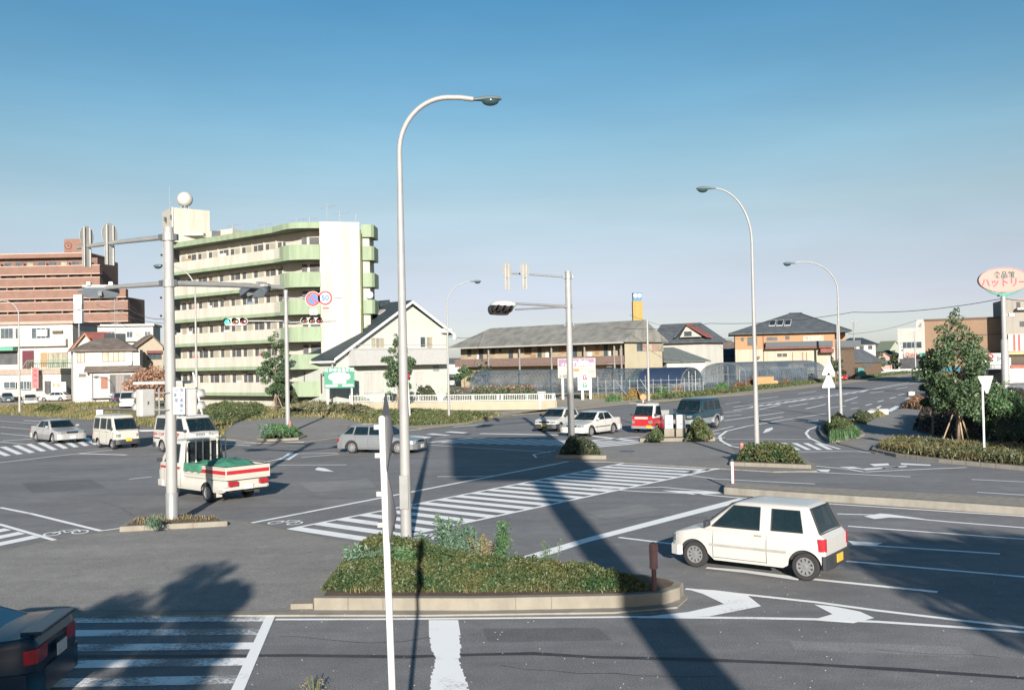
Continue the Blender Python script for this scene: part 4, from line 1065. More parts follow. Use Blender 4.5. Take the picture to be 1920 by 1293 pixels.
S_SAL2 = base(hollow=1, L=4.28, W=1.66, wb=2.43, fo=.85, r=.30, sill=.20, top=[(0,.60),(.12,.68),(1.1,.83),(1.4,.88),(3.4,.92),(4.15,.93),(4.28,.85)],
  paint=P_WHITE, lz=.62, nose=.16, cab=dict(fb=1.22,ft=1.92,rt=3.0,rb=3.60,z0=.88,z1=1.36,wt=.76,w0=.92),
  sidew=[(1.55,1.98,2.34,2.34,.08,.84),(2.42,2.42,2.92,3.20,.08,.84)], doors=[1.45,2.38,3.2], handles=[2.2,3.0], strip=.52, bumpm=P_WHITE, fbump=(.24,.50), rbump=(.24,.52), hz=(.56,.68), hi=.5)
c8 = car('saloon_car', 'white saloon with a dark side moulding waiting right of the middle signal pole', 'car', None, S_SAL2)
place(c8, S_SAL2, (1107,818), (1151,812))

# -- red and white kei truck
S_KT = base(hollow=1, seats=[.85], L=3.2, W=1.40, wb=1.86, fo=.60, r=.265, sill=.26, top=[(0,.92),(.06,1.0),(.2,1.04),(.5,1.06),(1.45,1.06),(1.50,.74),(3.12,.74),(3.2,.72)],
  paint=P_RED, lz=.72, nose=.13, tailr=.05, cab=dict(fb=.16,ft=.55,rt=1.36,rb=1.46,z0=1.0,z1=1.74,wt=.86,w0=.985,wh0=.06,wh1=.82, paint=P_WHITE, rh0=.3, rh1=.8),
  sidew=[(.46,.72,1.24,1.26,.08,.80)], doors=[.46,1.36], handles=[1.22], bumpm=P_SPLIT, fbump=(.30,.44), rbump=(.34,.42), plate=PL_Y, pz=.42, py=.50, grille=False, hz=(.60,.76), hi=.60, mirm=BUMP_D, tw=.14, tz=(.5,.62))
c9 = car('kei_truck', 'red and white kei fire truck waiting behind the two grey cabinets', 'truck', None, S_KT)
place(c9, S_KT, (1229,812), (1256,807.5))
MB().box(1.61,1.62,-.42,.42,.86,.98).build('nose_panel', P_WHITE, c9)
MB().box(.85,1.12,-.08,.08,1.765,1.785).build('roof_stripe', P_RED, c9)
q = MB(); q.box(-1.58,.02,-.68,-.65,.76,1.02); q.box(-1.58,.02,.65,.68,.76,1.02); q.box(-1.60,-1.57,-.68,.68,.76,1.02); q.box(-1.3,-.3,-.45,.45,.76,1.25)
q.build('load_bed', P_WHITE, c9)

# -- dark green four-wheel drive
S_SUV = base(hollow=1, L=4.6, W=1.78, wb=2.72, fo=.75, r=.375, sill=.38, gap=.07, top=[(0,.96),(.12,1.02),(1.15,1.12),(1.35,1.14),(4.5,1.18),(4.6,1.10)],
  paint=P_GREEN, low=P_SPLIT, lowz=.72, lz=.86, nose=.10, tailr=.05, cab=dict(fb=1.25,ft=1.75,rt=4.30,rb=4.52,z0=1.12,z1=1.86,wt=.82,w0=.95),
  sidew=[(1.66,1.92,2.42,2.42,.10,.82),(2.52,2.52,3.22,3.24,.10,.82),(3.36,3.36,4.14,4.24,.10,.82)], doors=[1.5,2.47,3.36], handles=[2.3,3.2], bumpm=P_SPLIT, fbump=(.46,.70), rbump=(.46,.70), hz=(.80,.96), hi=.56, tw=.24, mirm=BUMP_D, spokes=6)
c10 = car('off_roader', 'dark green and silver off-roader waiting by the right planter', 'car', None, S_SUV)
place(c10, S_SUV, (1301,808.5), (1348,801))
for sd in (1,-1):
    for xw in (.75,3.47):
        q = MB(); n = 12; X0 = 2.3-xw
        vv = []
        for k in range(n+1):
            a = math.pi*k/n; 
            for rr_,yy in ((.445,.90),(.445,.955),(.53,.955),(.53,.90)): vv.append((X0+rr_*math.cos(a)*1.02, sd*yy, .375+rr_*math.sin(a)))
        q.add(vv,[(4*k+j,4*k+(j+1)%4,4*k+4+(j+1)%4,4*k+4+j) for k in range(n) for j in range(4)]); q.build('wheel_arch', P_SPLIT, c10, 40)

# -- the pick-up turning away on the left
S_PU = base(hollow=1, seats=[.80], L=4.25, W=1.65, wb=2.2, fo=.95, r=.30, sill=.34, top=[(0,1.0),(.07,1.08),(.22,1.16),(.5,1.18),(1.62,1.18),(1.68,.74),(4.1,.74),(4.25,.72)],
  paint=P_WHITE2, lz=.82, nose=.13, tailr=.05, cab=dict(fb=.16,ft=.72,rt=1.60,rb=1.66,z0=1.14,z1=1.92,wt=.86,w0=.985,wh0=.06,wh1=.84,rh0=.05,rh1=.88),
  sidew=[(.52,.88,1.44,1.44,.06,.84)], doors=[.50,1.56], handles=[1.40], bumpm=P_WHITE2, fbump=(.36,.56), rbump=(.44,.50), plate=PL_W, pz2=.52, grille=False, hz=(.70,.88), hi=.60, tw=.17, tz=(.54,.55), mirm=BUMP_D)
c11 = car('pickup_truck', 'white pickup with red stripes and a green tarpaulin in its bed, turning away', 'truck', None, S_PU)
rw = G(390,941); hd = Vector((-.75,.66,0)).normalized(); nn = Vector((-hd.y,hd.x,0))
mid = rw + hd*(4.25/2-(4.25-.95-2.2)) - nn*(1.65/2-.06)
c11.location = (mid.x,mid.y,0); c11.rotation_euler = (0,0,math.atan2(hd.y,hd.x)); del c11['L']
bed = MB(); XB = lambda x: 2.125-x
bed.box(XB(4.30),XB(1.74),-.82,.82,.76,.83); bed.box(XB(4.30),XB(1.74),-.82,-.785,.83,1.18); bed.box(XB(4.30),XB(1.74),.785,.82,.83,1.18); bed.box(XB(4.30),XB(4.265),-.785,.785,.83,1.18); bed.box(XB(1.775),XB(1.74),-.785,.785,.83,1.18)
bo_ = bed.build('load_bed', P_WHITE2, c11, bevel=.007)
st = MB()
for sd in (1,-1): st.box(XB(4.28),XB(1.76),sd*.824-.003,sd*.824+.003,.94,1.06)
st.box(XB(4.307),XB(4.300),-.78,.78,.94,1.06); st.build('red_stripe', P_RED, bo_)
st = MB()
for z in (.88,1.14):
    for sd in (1,-1): st.box(XB(4.28),XB(1.76),sd*.823-.002,sd*.823+.002,z-.009,z+.009)
st.build('pressed_rib', mat('cream_shade',(.42,.36,.26),.6), bo_)
st = MB(); st.box(XB(4.26),XB(1.77),-.825,-.78,1.18,1.197); st.box(XB(4.26),XB(1.77),.78,.825,1.18,1.197); st.box(XB(4.31),XB(4.26),-.825,.825,1.18,1.197); st.build('bed_rail', SEAM, bo_)
for sd in (1,-1):
    MB().box(XB(1.5),XB(.30),sd*.829-.003,sd*.829+.003,.98,1.05).build('door_stripe', P_RED, c11)
    MB().box(XB(4.36),XB(4.24),sd*.56-.15,sd*.56+.15,.58,.72).build('tail_light', TAIL, c11)
    MB().box(XB(3.72),XB(3.70),sd*.70-.10,sd*.70+.10,.20,.56).build('mud_flap', P_WHITE2, c11)
MB().box(XB(4.1),XB(3.75),-.45,.0,.34,.58).build('spare_wheel_box', mat('tank_grey',(.25,.23,.2),.5), c11)
MB().box(XB(2.75),XB(2.0),-.78,-.45,.36,.66).build('tool_box', P_WHITE2, c11); MB().box(XB(2.75),XB(2.0),.45,.78,.36,.66).build('fuel_tank', mat('tank_grey',(.25,.23,.2),.5), c11)
gd = MB(); gd.tube([(XB(1.84),-.72,1.18),(XB(1.84),-.72,1.94),(XB(1.84),.72,1.94),(XB(1.84),.72,1.18)],.03,6)
for yy in (-.40,-.14,.14,.40): gd.tube([(XB(1.84),yy,1.18),(XB(1.84),yy,1.94)],.028,6)
gd.build('cab_guard', P_WHITE2, c11)
# tarpaulin heaped in the bed
tp = MB(); nx, ny = 18, 14
for i in range(nx+1):
    for j in range(ny+1):
        x = XB(1.82+2.35*i/nx); y = -.76+1.52*j/ny
        e = math.sin(math.pi*i/nx)**.5*math.sin(math.pi*j/ny)**.4
        z = 1.10+e*(.22+.06*math.sin(i*1.3)*math.cos(j*.9)+.03*math.sin(j*2.1+i)) - (.14 if i>13 else 0)*(i-13)/5
        if j >= ny-1 and i < 9: y = .845+.02*(j-ny+1); z = 1.22-.27*(j-ny+1)*(1+.12*math.sin(i*2))
        tp.v.append((x,y,z))
tp.f = [(i*(ny+1)+j,i*(ny+1)+j+1,(i+1)*(ny+1)+j+1,(i+1)*(ny+1)+j) for i in range(nx) for j in range(ny)]
to = tp.build('tarpaulin', mat('green_tarpaulin',(0.05,0.19,0.12),.6,var=.25,vscale=3), None, 60); to.matrix_world = Matrix.Translation(c11.location) @ Matrix.Rotation(c11.rotation_euler.z,4,'Z')
tag(to, 'crumpled green tarpaulin heaped in the pickup bed', 'tarpaulin')

# -- parked cars further off
def far_car(S, label, pf, pr, name='parked_car', cat='car', group=None, **kw):
    s = dict(S); s['hollow'] = 0; s.update(kw); c = car(name, label, cat, group, s); place(c, s, pf, pr); return c
S_P = S_SAL2
far_car(S_H3, 'dark navy hatchback parked tail-on in front of the white house', (203,755.5), (217,757.5), paint=P_NAVY, bumpm=P_NAVY, low=None, plate=PL_W)
far_car(S_SAL, 'white saloon parked nose-out beside the lamp post on the far left', (53,762), (36,755), paint=P_WHITE, low=None, bumpm=P_WHITE)
far_car(S_SAL2, 'dark grey car parked at the left edge of the gravel lot', (14,757), (-8,751), paint=P_BLUEGREY, bumpm=P_BLUEGREY)
far_car(S_EST, 'white estate parked by the pink banner, a maroon trim along its tail', (84,752.5), (112,752), paint=P_WHITE, bumpm=P_WHITE)
far_car(S_KVAN, 'white kei van parked beside the wall of the cream market building', (142,748.5), (124,748))
far_car(S_KVAN, 'white kei van parked behind the navy hatchback', (186,752), (196,749))
far_car(S_VAN, 'white van parked behind the grey cabinets on the left', (247,768), (262,760), bumpm=P_WHITE)
far_car(S_VAN, 'white wagon with dark windows parked behind the hedge by the gabled house', (845,724), (876,722.5), bumpm=P_WHITE, cab=dict(fb=.9,ft=1.5,rt=3.9,rb=4.12,z0=1.10,z1=1.85,wt=.84,w0=.98))
far_car(S_H3, 'dark maroon hatchback parked tail-on behind the roadside hedge', (1538,713.5), (1525,716), paint=P_NAVY, bumpm=P_MAROON, low=P_MAROON, plate=PL_W)
far_car(S_SAL2, 'bright red car parked behind the far lamp post', (1600,710.5), (1582,713), paint=P_RED, bumpm=P_RED)
far_car(S_SAL2, 'blue-grey saloon parked beyond the roadside hedge', (1650,700.5), (1634,700), paint=P_BLUEGREY, bumpm=P_WHITE)
far_car(S_SAL, 'white saloon parked in front of the white shop', (1684,694), (1705,692.5), paint=P_WHITE, low=None, bumpm=P_WHITE)
far_car(S_H3, 'white compact parked by the teal net', (1612,702), (1602,703), low=None)
S_TRK = dict(S_VAN)
c = far_car(S_VAN, 'white van with a red band parked at the right edge', (1880,772), (1935,776), paint=P_WHITE)
MB().box(-2.0,1.9,-.862,-.85,.78,.96).build('red_band', P_RED, c); MB().box(-2.0,1.9,.85,.862,.78,.96).build('red_band', P_RED, c)
text('lettering', 'サンクス', TXR, c, (-.6,.858,1.25), .3, (R(90),0,R(180)))
text('lettering', 'サンクス', TXR, c, (-.6,-.868,1.25), .3, (R(90),0,0))

# -- people at the wheel (right-hand drive)
HAIR = mat('black_hair', (0.015,0.012,0.010), .6, var=.2); CLOTH_G = mat('shirt_grey',(.25,.27,.30),.9,var=.1)
seated('person', 'driver in a white shirt at the wheel of the white hatchback', c1, (.12,-.33,.42), CLOTH_W, HAIR, sc=.95)
seated('person', 'driver in a white shirt at the wheel of the silver estate car', c3, (.10,-.36,.40), CLOTH_W, HAIR)
seated('person', 'driver in a grey shirt at the wheel of the silver saloon', c4, (.12,-.36,.42), CLOTH_G, HAIR)
seated('person', 'driver in a pink shirt at the wheel of the cream kei van', c5, (.62,-.33,.72), CLOTH_P, HAIR)
seated('person', 'driver in a pink shirt at the wheel of the lettered van', c6, (.86,-.36,.80), CLOTH_P, HAIR)
seated('person', 'passenger in a white shirt in the front of the lettered van', c6, (.80,.36,.80), CLOTH_W, HAIR)
seated('person', 'driver in a white shirt at the wheel of the white compact car', c7, (.02,-.35,.42), CLOTH_W, HAIR)
seated('person', 'driver in a white shirt at the wheel of the white saloon by the signal pole', c8, (.10,-.36,.40), CLOTH_W, HAIR)
seated('person', 'driver in a pink shirt at the wheel of the red and white kei truck', c9, (.66,-.33,.66), CLOTH_P, HAIR, sc=.95)
seated('person', 'passenger in a white shirt in the red and white kei truck', c9, (.62,.33,.66), CLOTH_W, HAIR, sc=.95)
seated('person', 'driver in a white shirt at the wheel of the dark green off-roader', c10, (.42,-.38,.66), CLOTH_W, HAIR)
seated('person', 'passenger in a grey shirt in the front of the dark green off-roader', c10, (.42,.38,.66), CLOTH_G, HAIR)
seated('person', 'driver in a white shirt at the wheel of the pickup truck', c11, (1.1,-.38,.82), CLOTH_W, HAIR, sc=.95)
# ================================================================ BUILDINGS
class Fac:
    """a building whose front runs from column pxL, dL metres ahead, to pxR, dR; local x along the front, y into the building, z up"""
    def __init__(s, name, label, cat, pxL, dL, pxR, dR, group=None):
        a, b = B(pxL,dL), B(pxR,dR); d = b-a; s.L = d.length; s.rz = math.atan2(d.y,d.x); s.o = a
        s.ex = d.normalized(); s.ey = Vector((-s.ex.y, s.ex.x, 0))
        s.root = thing(name, label, cat, a, s.rz, group)
    def uz(s, px, py, v=0.0):
        r = ray(px,py); q = s.o+s.ey*v; t = (q-CAM).dot(s.ey)/r.dot(s.ey); w = CAM+r*t
        return (w-s.o).dot(s.ex), w.z
    def rect(s, name, x0,y0,x1,y1, m, v0=-.03, v1=.05, parent=None, off=0.0):
        ym = (y0+y1)/2; xm = (x0+x1)/2
        u0 = s.uz(x0,ym,off)[0]; u1 = s.uz(x1,ym,off)[0]; z0 = s.uz(xm,y1,off)[1]; z1 = s.uz(xm,y0,off)[1]
        return MB().box(u0,u1,off+v0,off+v1,z0,z1).build(name, m, parent or s.root)
    def window(s, x0,y0,x1,y1, frame, glass=None, off=0.0, n=1, curtain=None):
        ym = (y0+y1)/2; xm = (x0+x1)/2
        u0 = s.uz(x0,ym,off)[0]; u1 = s.uz(x1,ym,off)[0]; z0 = s.uz(xm,y1,off)[1]; z1 = s.uz(xm,y0,off)[1]
        t = .07; f = MB(); y0_, y1_ = off-.06, off+.02
        f.box(u0-t,u1+t,y0_,y1_,z0-t,z0); f.box(u0-t,u1+t,y0_,y1_,z1,z1+t); f.box(u0-t,u0,y0_,y1_,z0,z1); f.box(u1,u1+t,y0_,y1_,z0,z1)
        for k in range(1,n): x = u0+(u1-u0)*k/n; f.box(x-.035,x+.035,off-.05,off+.01,z0,z1)
        w = f.build('window', frame, s.root)
        MB().box(u0,u1,off-.025,off-.012,z0,z1).build('pane', glass or WGLASS, w)
        return w
    def box(s, name, u0,u1,v0,v1,z0,z1,m,parent=None,bevel=0): return MB().box(u0,u1,v0,v1,z0,z1).build(name,m,parent or s.root,bevel=bevel)

CREAM = streaky('cream_plaster', (0.56,0.535,0.46), (0.27,0.22,0.14), .42, .85, .9, .13)
CREAM2 = streaky('cream_parapet', (0.58,0.555,0.48), (0.30,0.25,0.16), .45, .85, 1.3, .2)
GREENB = streaky('weathered_green_paint', (0.29,0.36,0.235), (0.15,0.18,0.12), .6, .8, 1.3, .25)
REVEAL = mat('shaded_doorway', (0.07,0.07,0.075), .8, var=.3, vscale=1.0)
DOORM = mat('beige_door', (0.36,0.33,0.27), .6, var=.15, vscale=.7)
BRICK = mat('red_brick_tile', (0.205,0.115,0.085), .8, var=.14, vscale=.6)
BRICK_L = mat('pale_coping', (0.46,0.33,0.28), .8, var=.08)
WALLW = streaky('white_plaster', (0.58,0.56,0.51), (0.33,0.29,0.24), .35, .85, .8, .2)
PALEG = ribbed('pale_green_siding', (0.56,0.58,0.52), .8, 'Z', 3.2, .25, .05, .5)
PALEG2 = mat('pale_grey_wall', (0.50,0.49,0.47), .85, var=.06)
ROOF_D = ribbed('dark_slate_roof', (0.028,0.042,0.05), .75, 'X', 3.0, .35, .2, 2.0)
ROOF_G = ribbed('grey_tile_roof', (0.20,0.195,0.175), .85, 'X', 2.4, .4, .30, .6)
ROOF_T = ribbed('blue_grey_tile_roof', (0.085,0.095,0.105), .6, 'X', 3.4, .6, .22, .8)
ROOF_B = ribbed('brown_tile_roof', (0.15,0.12,0.10), .8, 'X', 3.0, .5, .3, .8)
ROOF_R = ribbed('red_brown_roof', (0.22,0.075,0.06), .7, 'X', 3.0, .4, .2, 1.0)
FR_BR = mat('brown_window_frame', (0.10,0.065,0.045), .5, var=.1)
FR_W = mat('white_window_frame', (0.55,0.55,0.53), .5, var=.05)
FR_G = mat('grey_window_frame', (0.25,0.26,0.26), .5, var=.1)
CURT = mat('curtained_glass', (0.33,0.30,0.22), .35, var=.35, vscale=.9)
ORANGE_W = mat('ochre_siding', (0.42,0.235,0.12), .8, var=.08)
TILE_G = mat('turquoise_rail', (0.10,0.33,0.24), .55, var=.1)
EAVE = mat('eave_white', (0.50,0.49,0.46), .7, var=.06)
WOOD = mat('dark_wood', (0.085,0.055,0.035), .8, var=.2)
PURPLE = mat('sign_purple', (0.23,0.13,0.22), .6, var=.05)

def gable_roof(F, name, m, u0,u1,v0,v1, ze0, zr, ze1=None, ur=None, along='v', th=.16, oh=.45, hip0=0.0, hip1=0.0, parent=None, trim=None):
    """along='v': the ridge runs into the building and the gable faces the street; along='u': the ridge runs along the front"""
    ze1 = ze0 if ze1 is None else ze1
    out = []
    if along == 'v':
        ur = (u0+u1)/2 if ur is None else ur
        s0 = (zr-ze0)/(ur-u0); s1 = (zr-ze1)/(u1-ur)
        pl = [(u0-oh,ze0-oh*s0),(ur,zr)]; pr = [(ur,zr),(u1+oh,ze1-oh*s1)]
        for (a,b) in (pl,pr):
            out.append(MB().extr([(a[0],v0-oh,a[1]+.02),(b[0],v0-oh,b[1]+.02),(b[0],v0-oh,b[1]+th+.02),(a[0],v0-oh,a[1]+th+.02)],(0,v1-v0+2*oh,0)).build(name,m,parent or F.root))
        if trim:
            for (a,b) in (pl,pr):
                out.append(MB().extr([(a[0],v0-oh-.06,a[1]-.12),(b[0],v0-oh-.06,b[1]-.12),(b[0],v0-oh-.06,b[1]+th-.02),(a[0],v0-oh-.06,a[1]+th-.02)],(0,.055,0)).build('barge_board',trim,parent or F.root))
    else:
        vm = (v0+v1)/2; mb = MB(); s_ = (zr-ze0)/(vm-v0)
        e = [(u0-oh,v0-oh),(u1+oh,v0-oh),(u1+oh,v1+oh),(u0-oh,v1+oh)]; zz = ze0-oh*s_
        ra, rb = (u0-oh+hip0,vm), (u1+oh-hip1,vm)
        v = [(*p,zz) for p in e]+[(*ra,zr),(*rb,zr)]+[(*p,zz+th) for p in e]+[(*ra,zr+th),(*rb,zr+th)]
        mb.add(v,[(6,7,11,10),(8,9,10,11),(9,6,10),(7,8,11),(0,4,5,1),(2,5,4,3),(0,1,7,6),(1,2,8,7),(2,3,9,8),(3,0,6,9),(0,3,4),(1,5,2)])
        out.append(mb.build(name,m,parent or F.root))
    return out

# ------------------------------------------------ the green and cream block of flats
root = thing('apartment_building', 'cream block of flats with green balcony bands and a round rooftop tank', 'building', B(318,111.5), 0)
O = B(318,111.5)
def rel(p): return (p.x-O.x, p.y-O.y)
edge = [rel(B(px,d)) for px,d in ((318,111.5),(370,108.2),(425,104.9),(480,101.7),(516,99.7),(528,98.6),(536,97.8),(546,97.2),(560,96.9),(580,96.9),(603,97.1))]
END = [rel(B(603,97.1)), rel(B(678,98.1))]
dirv = (Vector(edge[4])-Vector(edge[0])).normalized(); nin = Vector((-dirv.y, dirv.x))
inner = [tuple(Vector(edge[0])+nin*1.5), tuple(Vector(edge[4])+nin*1.5+dirv*.8), tuple(Vector(END[0])+Vector((-1.6,1.8))), tuple(Vector(END[0])+Vector((-.02,1.8)))]
back = [tuple(Vector(END[1])+Vector((-1.6,8))), tuple(Vector(edge[0])+nin*7)]
body = MB(); body.prism(inner+[tuple(Vector(END[0])+Vector((0,1.8))), tuple(Vector(END[1])+Vector((-.3,1.8)))]+back, 0, 18.3)
body.build('gallery_wall', CREAM, root)
ew = MB(); ew.prism([END[0],END[1],tuple(Vector(END[1])+Vector((-.3,1.9))),tuple(Vector(END[0])+Vector((0,1.9)))], 0, 19.0); ew.build('end_wall', CREAM, root)
LV = [1.7+2.77*k for k in range(6)]
for k, z in enumerate(LV):
    MB().prism(edge+[tuple(Vector(END[0])+Vector((0,1.75)))]+[tuple(Vector(edge[0])+nin*1.6)], z-.36, z).build('floor_slab', GREENB, root)
    pe = edge[:6]; w = MB(); n = len(pe)
    ins = [tuple(Vector(p)+nin*.03) for p in pe]; ins2 = [tuple(Vector(p)+nin*.15) for p in pe]
    for i in range(n-1): w.prism([ins[i],ins[i+1],ins2[i+1],ins2[i]], z, z+1.08)
    w.build('parapet', CREAM2, root)
    ce = edge[5:]; w = MB()
    outp = []
    for i,p in enumerate(ce):
        t = (Vector(ce[min(i+1,len(ce)-1)])-Vector(ce[max(i-1,0)])).normalized(); nn = Vector((t.y,-t.x)); outp.append(Vector(p)+nn*.06)
    for i in range(len(ce)-1): w.prism([tuple(outp[i]),tuple(outp[i+1]),tuple(Vector(ce[i+1])+nin*.12),tuple(Vector(ce[i])+nin*.12)], z-.40, z+1.12)
    w.build('balcony_front', GREENB, root)
    # doors, kitchen windows, meters and clutter along the gallery
    Lg = (Vector(inner[1])-Vector(inner[0])).length; rz = math.atan2(dirv.y,dirv.x); nu = 9
    for j in range(nu):
        u = .9+j*(Lg-1.6)/nu
        def loc(uu, out): v = Vector(inner[0])+dirv*uu-nin*out; return (v.x,v.y)
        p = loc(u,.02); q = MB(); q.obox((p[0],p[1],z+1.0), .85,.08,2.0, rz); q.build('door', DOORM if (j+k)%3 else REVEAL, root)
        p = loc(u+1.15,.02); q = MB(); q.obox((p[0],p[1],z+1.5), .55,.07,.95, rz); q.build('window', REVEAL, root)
        if (j*7+k*3)%2: p = loc(u+1.9,.02); q = MB(); q.obox((p[0],p[1],z+1.55), .35,.07,.8, rz); q.build('window', REVEAL, root)
        p = loc(u+.62,.06); q = MB(); q.obox((p[0],p[1],z+1.2), .12,.14,2.35, rz); q.build('pilaster', CREAM2, root)
    rk = random.Random(k*13+5)
    for _ in range(4):
        u = rk.uniform(1.5,Lg-1); o_ = rk.uniform(1.28,1.36); v = Vector(inner[0])+dirv*u-nin*o_; typ = rk.random()
        q = MB()
        if typ < .45: q.obox((v.x,v.y,z+1.10),rk.uniform(.5,1.1),.10,rk.uniform(.35,.6),rz); q.build('laundry', (CLOTH_W,CLOTH_P,mat('laundry_blue',(.20,.28,.38),.9),mat('laundry_ochre',(.42,.27,.12),.9))[rk.randrange(4)], root)
        elif typ < .75: v = Vector(inner[0])+dirv*u-nin*.25; q.obox((v.x,v.y,z+.35),.75,.3,.6,rz); q.build('air_conditioner', mat('unit_beige',(.45,.43,.37),.6,var=.1), root)
        else: v = Vector(inner[0])+dirv*u-nin*.18; q.obox((v.x,v.y,z+2.05),.28,.2,.34,rz); q.build('meter_box', FR_G, root)
    for (fx, wd) in ((-.55,.5),(.45,1.0)):
        pp = Vector(inner[2])+Vector((fx+.2,-.02)) if fx<0 else Vector(END[0])+Vector((-.9,1.77))
        MB().obox((pp.x,pp.y,z+1.35), wd,.08,1.5,0).build('window', REVEAL, root)
rf = []
for i,p in enumerate(edge):
    t = (Vector(edge[min(i+1,len(edge)-1)])-Vector(edge[max(i-1,0)])).normalized(); rf.append(tuple(Vector(p)+Vector((t.y,-t.x))*.10))
rf[0] = tuple(Vector(rf[0])-dirv*.4)
MB().prism(rf+[tuple(Vector(END[0])+Vector((0,1.7))),tuple(Vector(END[1])+Vector((-.4,2.0))),back[0],tuple(Vector(back[1])-dirv*.4)], 18.32, 18.92).build('roof', GREENB, root)
# balconies on the far side of the end wall
for k, z in enumerate(LV[1:]+[17.95]):
    a = Vector(END[1]); top_ = (k == len(LV)-1)
    MB().prism([tuple(a+Vector((.02,.9))),tuple(a+Vector((1.05,.95))),tuple(a+Vector((1.30,1.3))),tuple(a+Vector((1.35,4.0))),tuple(a+Vector((.02,4.0)))], z-.35, z+(1.1 if not top_ else .95)).build('side_balcony', GREENB, root)
MB().tube([(END[1][0]+.12,END[1][1]-.05,0),(END[1][0]+.12,END[1][1]-.05,18.2)], .09, 6).build('drain_pipe', mat('olive_pipe',(.14,.15,.06),.6), root)
MB().prism([tuple(Vector(END[1])+Vector((.02,1.2))),tuple(Vector(END[1])+Vector((.8,1.4))),tuple(Vector(END[1])+Vector((.6,6))),tuple(Vector(END[1])+Vector((-.3,6)))], 0, 18.3).build('side_wall', CREAM, root)
# stair tower and penthouse on the roof
tA = rel(B(308,113)); tB_ = rel(B(327,109.6)); tC = rel(B(397,112.5)); 
zt_ = Zat(350,392,111)
MB().prism([tA,tB_,tC,(tC[0]-1.5,tC[1]+4),(tA[0]+.5,tA[1]+3)], 18.93, zt_).build('stair_tower', CREAM, root)
MB().prism([tA,(edge[0][0]-.02,edge[0][1]+.2),(edge[0][0]-.02,edge[0][1]+4),(tA[0]+.3,tA[1]+4)], 0, 18.9).build('end_pier', CREAM, root)
MB().obox((tB_[0]+.05,tB_[1]-.08,(zt_+18.9)/2),.10,.10,zt_-18.9).build('ladder_rail', FR_W, root)
for yy,xx in ((409,327),(409,315)): 
    p = rel(B(xx,109.9 if xx>320 else 111.3)); MB().obox((p[0]-.1,p[1]-.05,Zat(xx,yy,110.5)),.22,.3,.5).build('slot', REVEAL, root)
p0, p1 = rel(B(397,112)), rel(B(440,110)); MB().prism([p0,p1,(p1[0]+1,p1[1]+3),(p0[0]+1,p0[1]+3)],18.92,Zat(415,431,111)).build('penthouse', CREAM, root)
p = rel(B(405,110.2)); MB().obox((p[0],p[1]+.9,Zat(405,438,111)),1.1,.1,.7).build('penthouse_window', REVEAL, root)
p0 = rel(B(366,110.8)); MB().obox((p0[0],p0[1],Zat(370,440,110.8)),2.6,.9,.28).build('stair_canopy', CREAM2, root)
pt = rel(B(351,112.5)); zc = Zat(351,374,112.5)
tk = MB(); tk.ball((pt[0],pt[1],zc),.90,seg=20,rings=14); tk.build('water_tank', mat('tank_white',(.55,.53,.48),.5,var=.08), root, 60)
lg = MB()
for a in range(5): lg.tube([(pt[0]+.45*math.cos(a*1.26),pt[1]+.45*math.sin(a*1.26),zt_),(pt[0]+.45*math.cos(a*1.26),pt[1]+.45*math.sin(a*1.26),zc-.6)],.04,5)
lg.build('tank_stand', GALV, root)
for k,(px,py,h) in enumerate(((440,436,1.8),(458,432,1.2),(500,428,1.4),(520,424,1.2),(560,417,1.5),(585,415,1.4),(618,417,2.6),(642,417,1.6),(672,418,1.1))):
    q = rel(B(px,101+ (618-px)*.04)); an = MB(); an.tube([(q[0],q[1],18.9),(q[0],q[1],18.9+h)],.035,5)
    if h > 1.3: an.tube([(q[0]-.7,q[1],18.9+h*.8),(q[0]+.9,q[1],18.9+h*.9)],.025,4)
    an.build('antenna', FR_G, root)
rl = MB(); 
for k in range(9): q = rel(B(575+k*12,103)); rl.tube([(q[0],q[1],18.95),(q[0],q[1],19.5)],.025,4)
q0 = rel(B(575,103)); q1 = rel(B(671,103)); rl.tube([(q0[0],q0[1],19.5),(q1[0],q1[1],19.5)],.03,4); rl.build('roof_railing', FR_G, root)
dsh = MB(); dsh.lathe([(.02,.10),(.25,.06),(.38,0)],(END[1][0]+.8,END[1][1]+.9,0),axis='Y',seg=14)
o = dsh.build('satellite_dish', FR_W, root, 50); o.location.z = 11.6
lm = thing('flagpole', 'thin lightning rod standing above the flats tower', 'pole', B(323,110)); MB().tube([(0,0,Zat(323,394,110)),(0,0,Zat(322,350,110))],.04,5).build('rod', FR_G, lm)

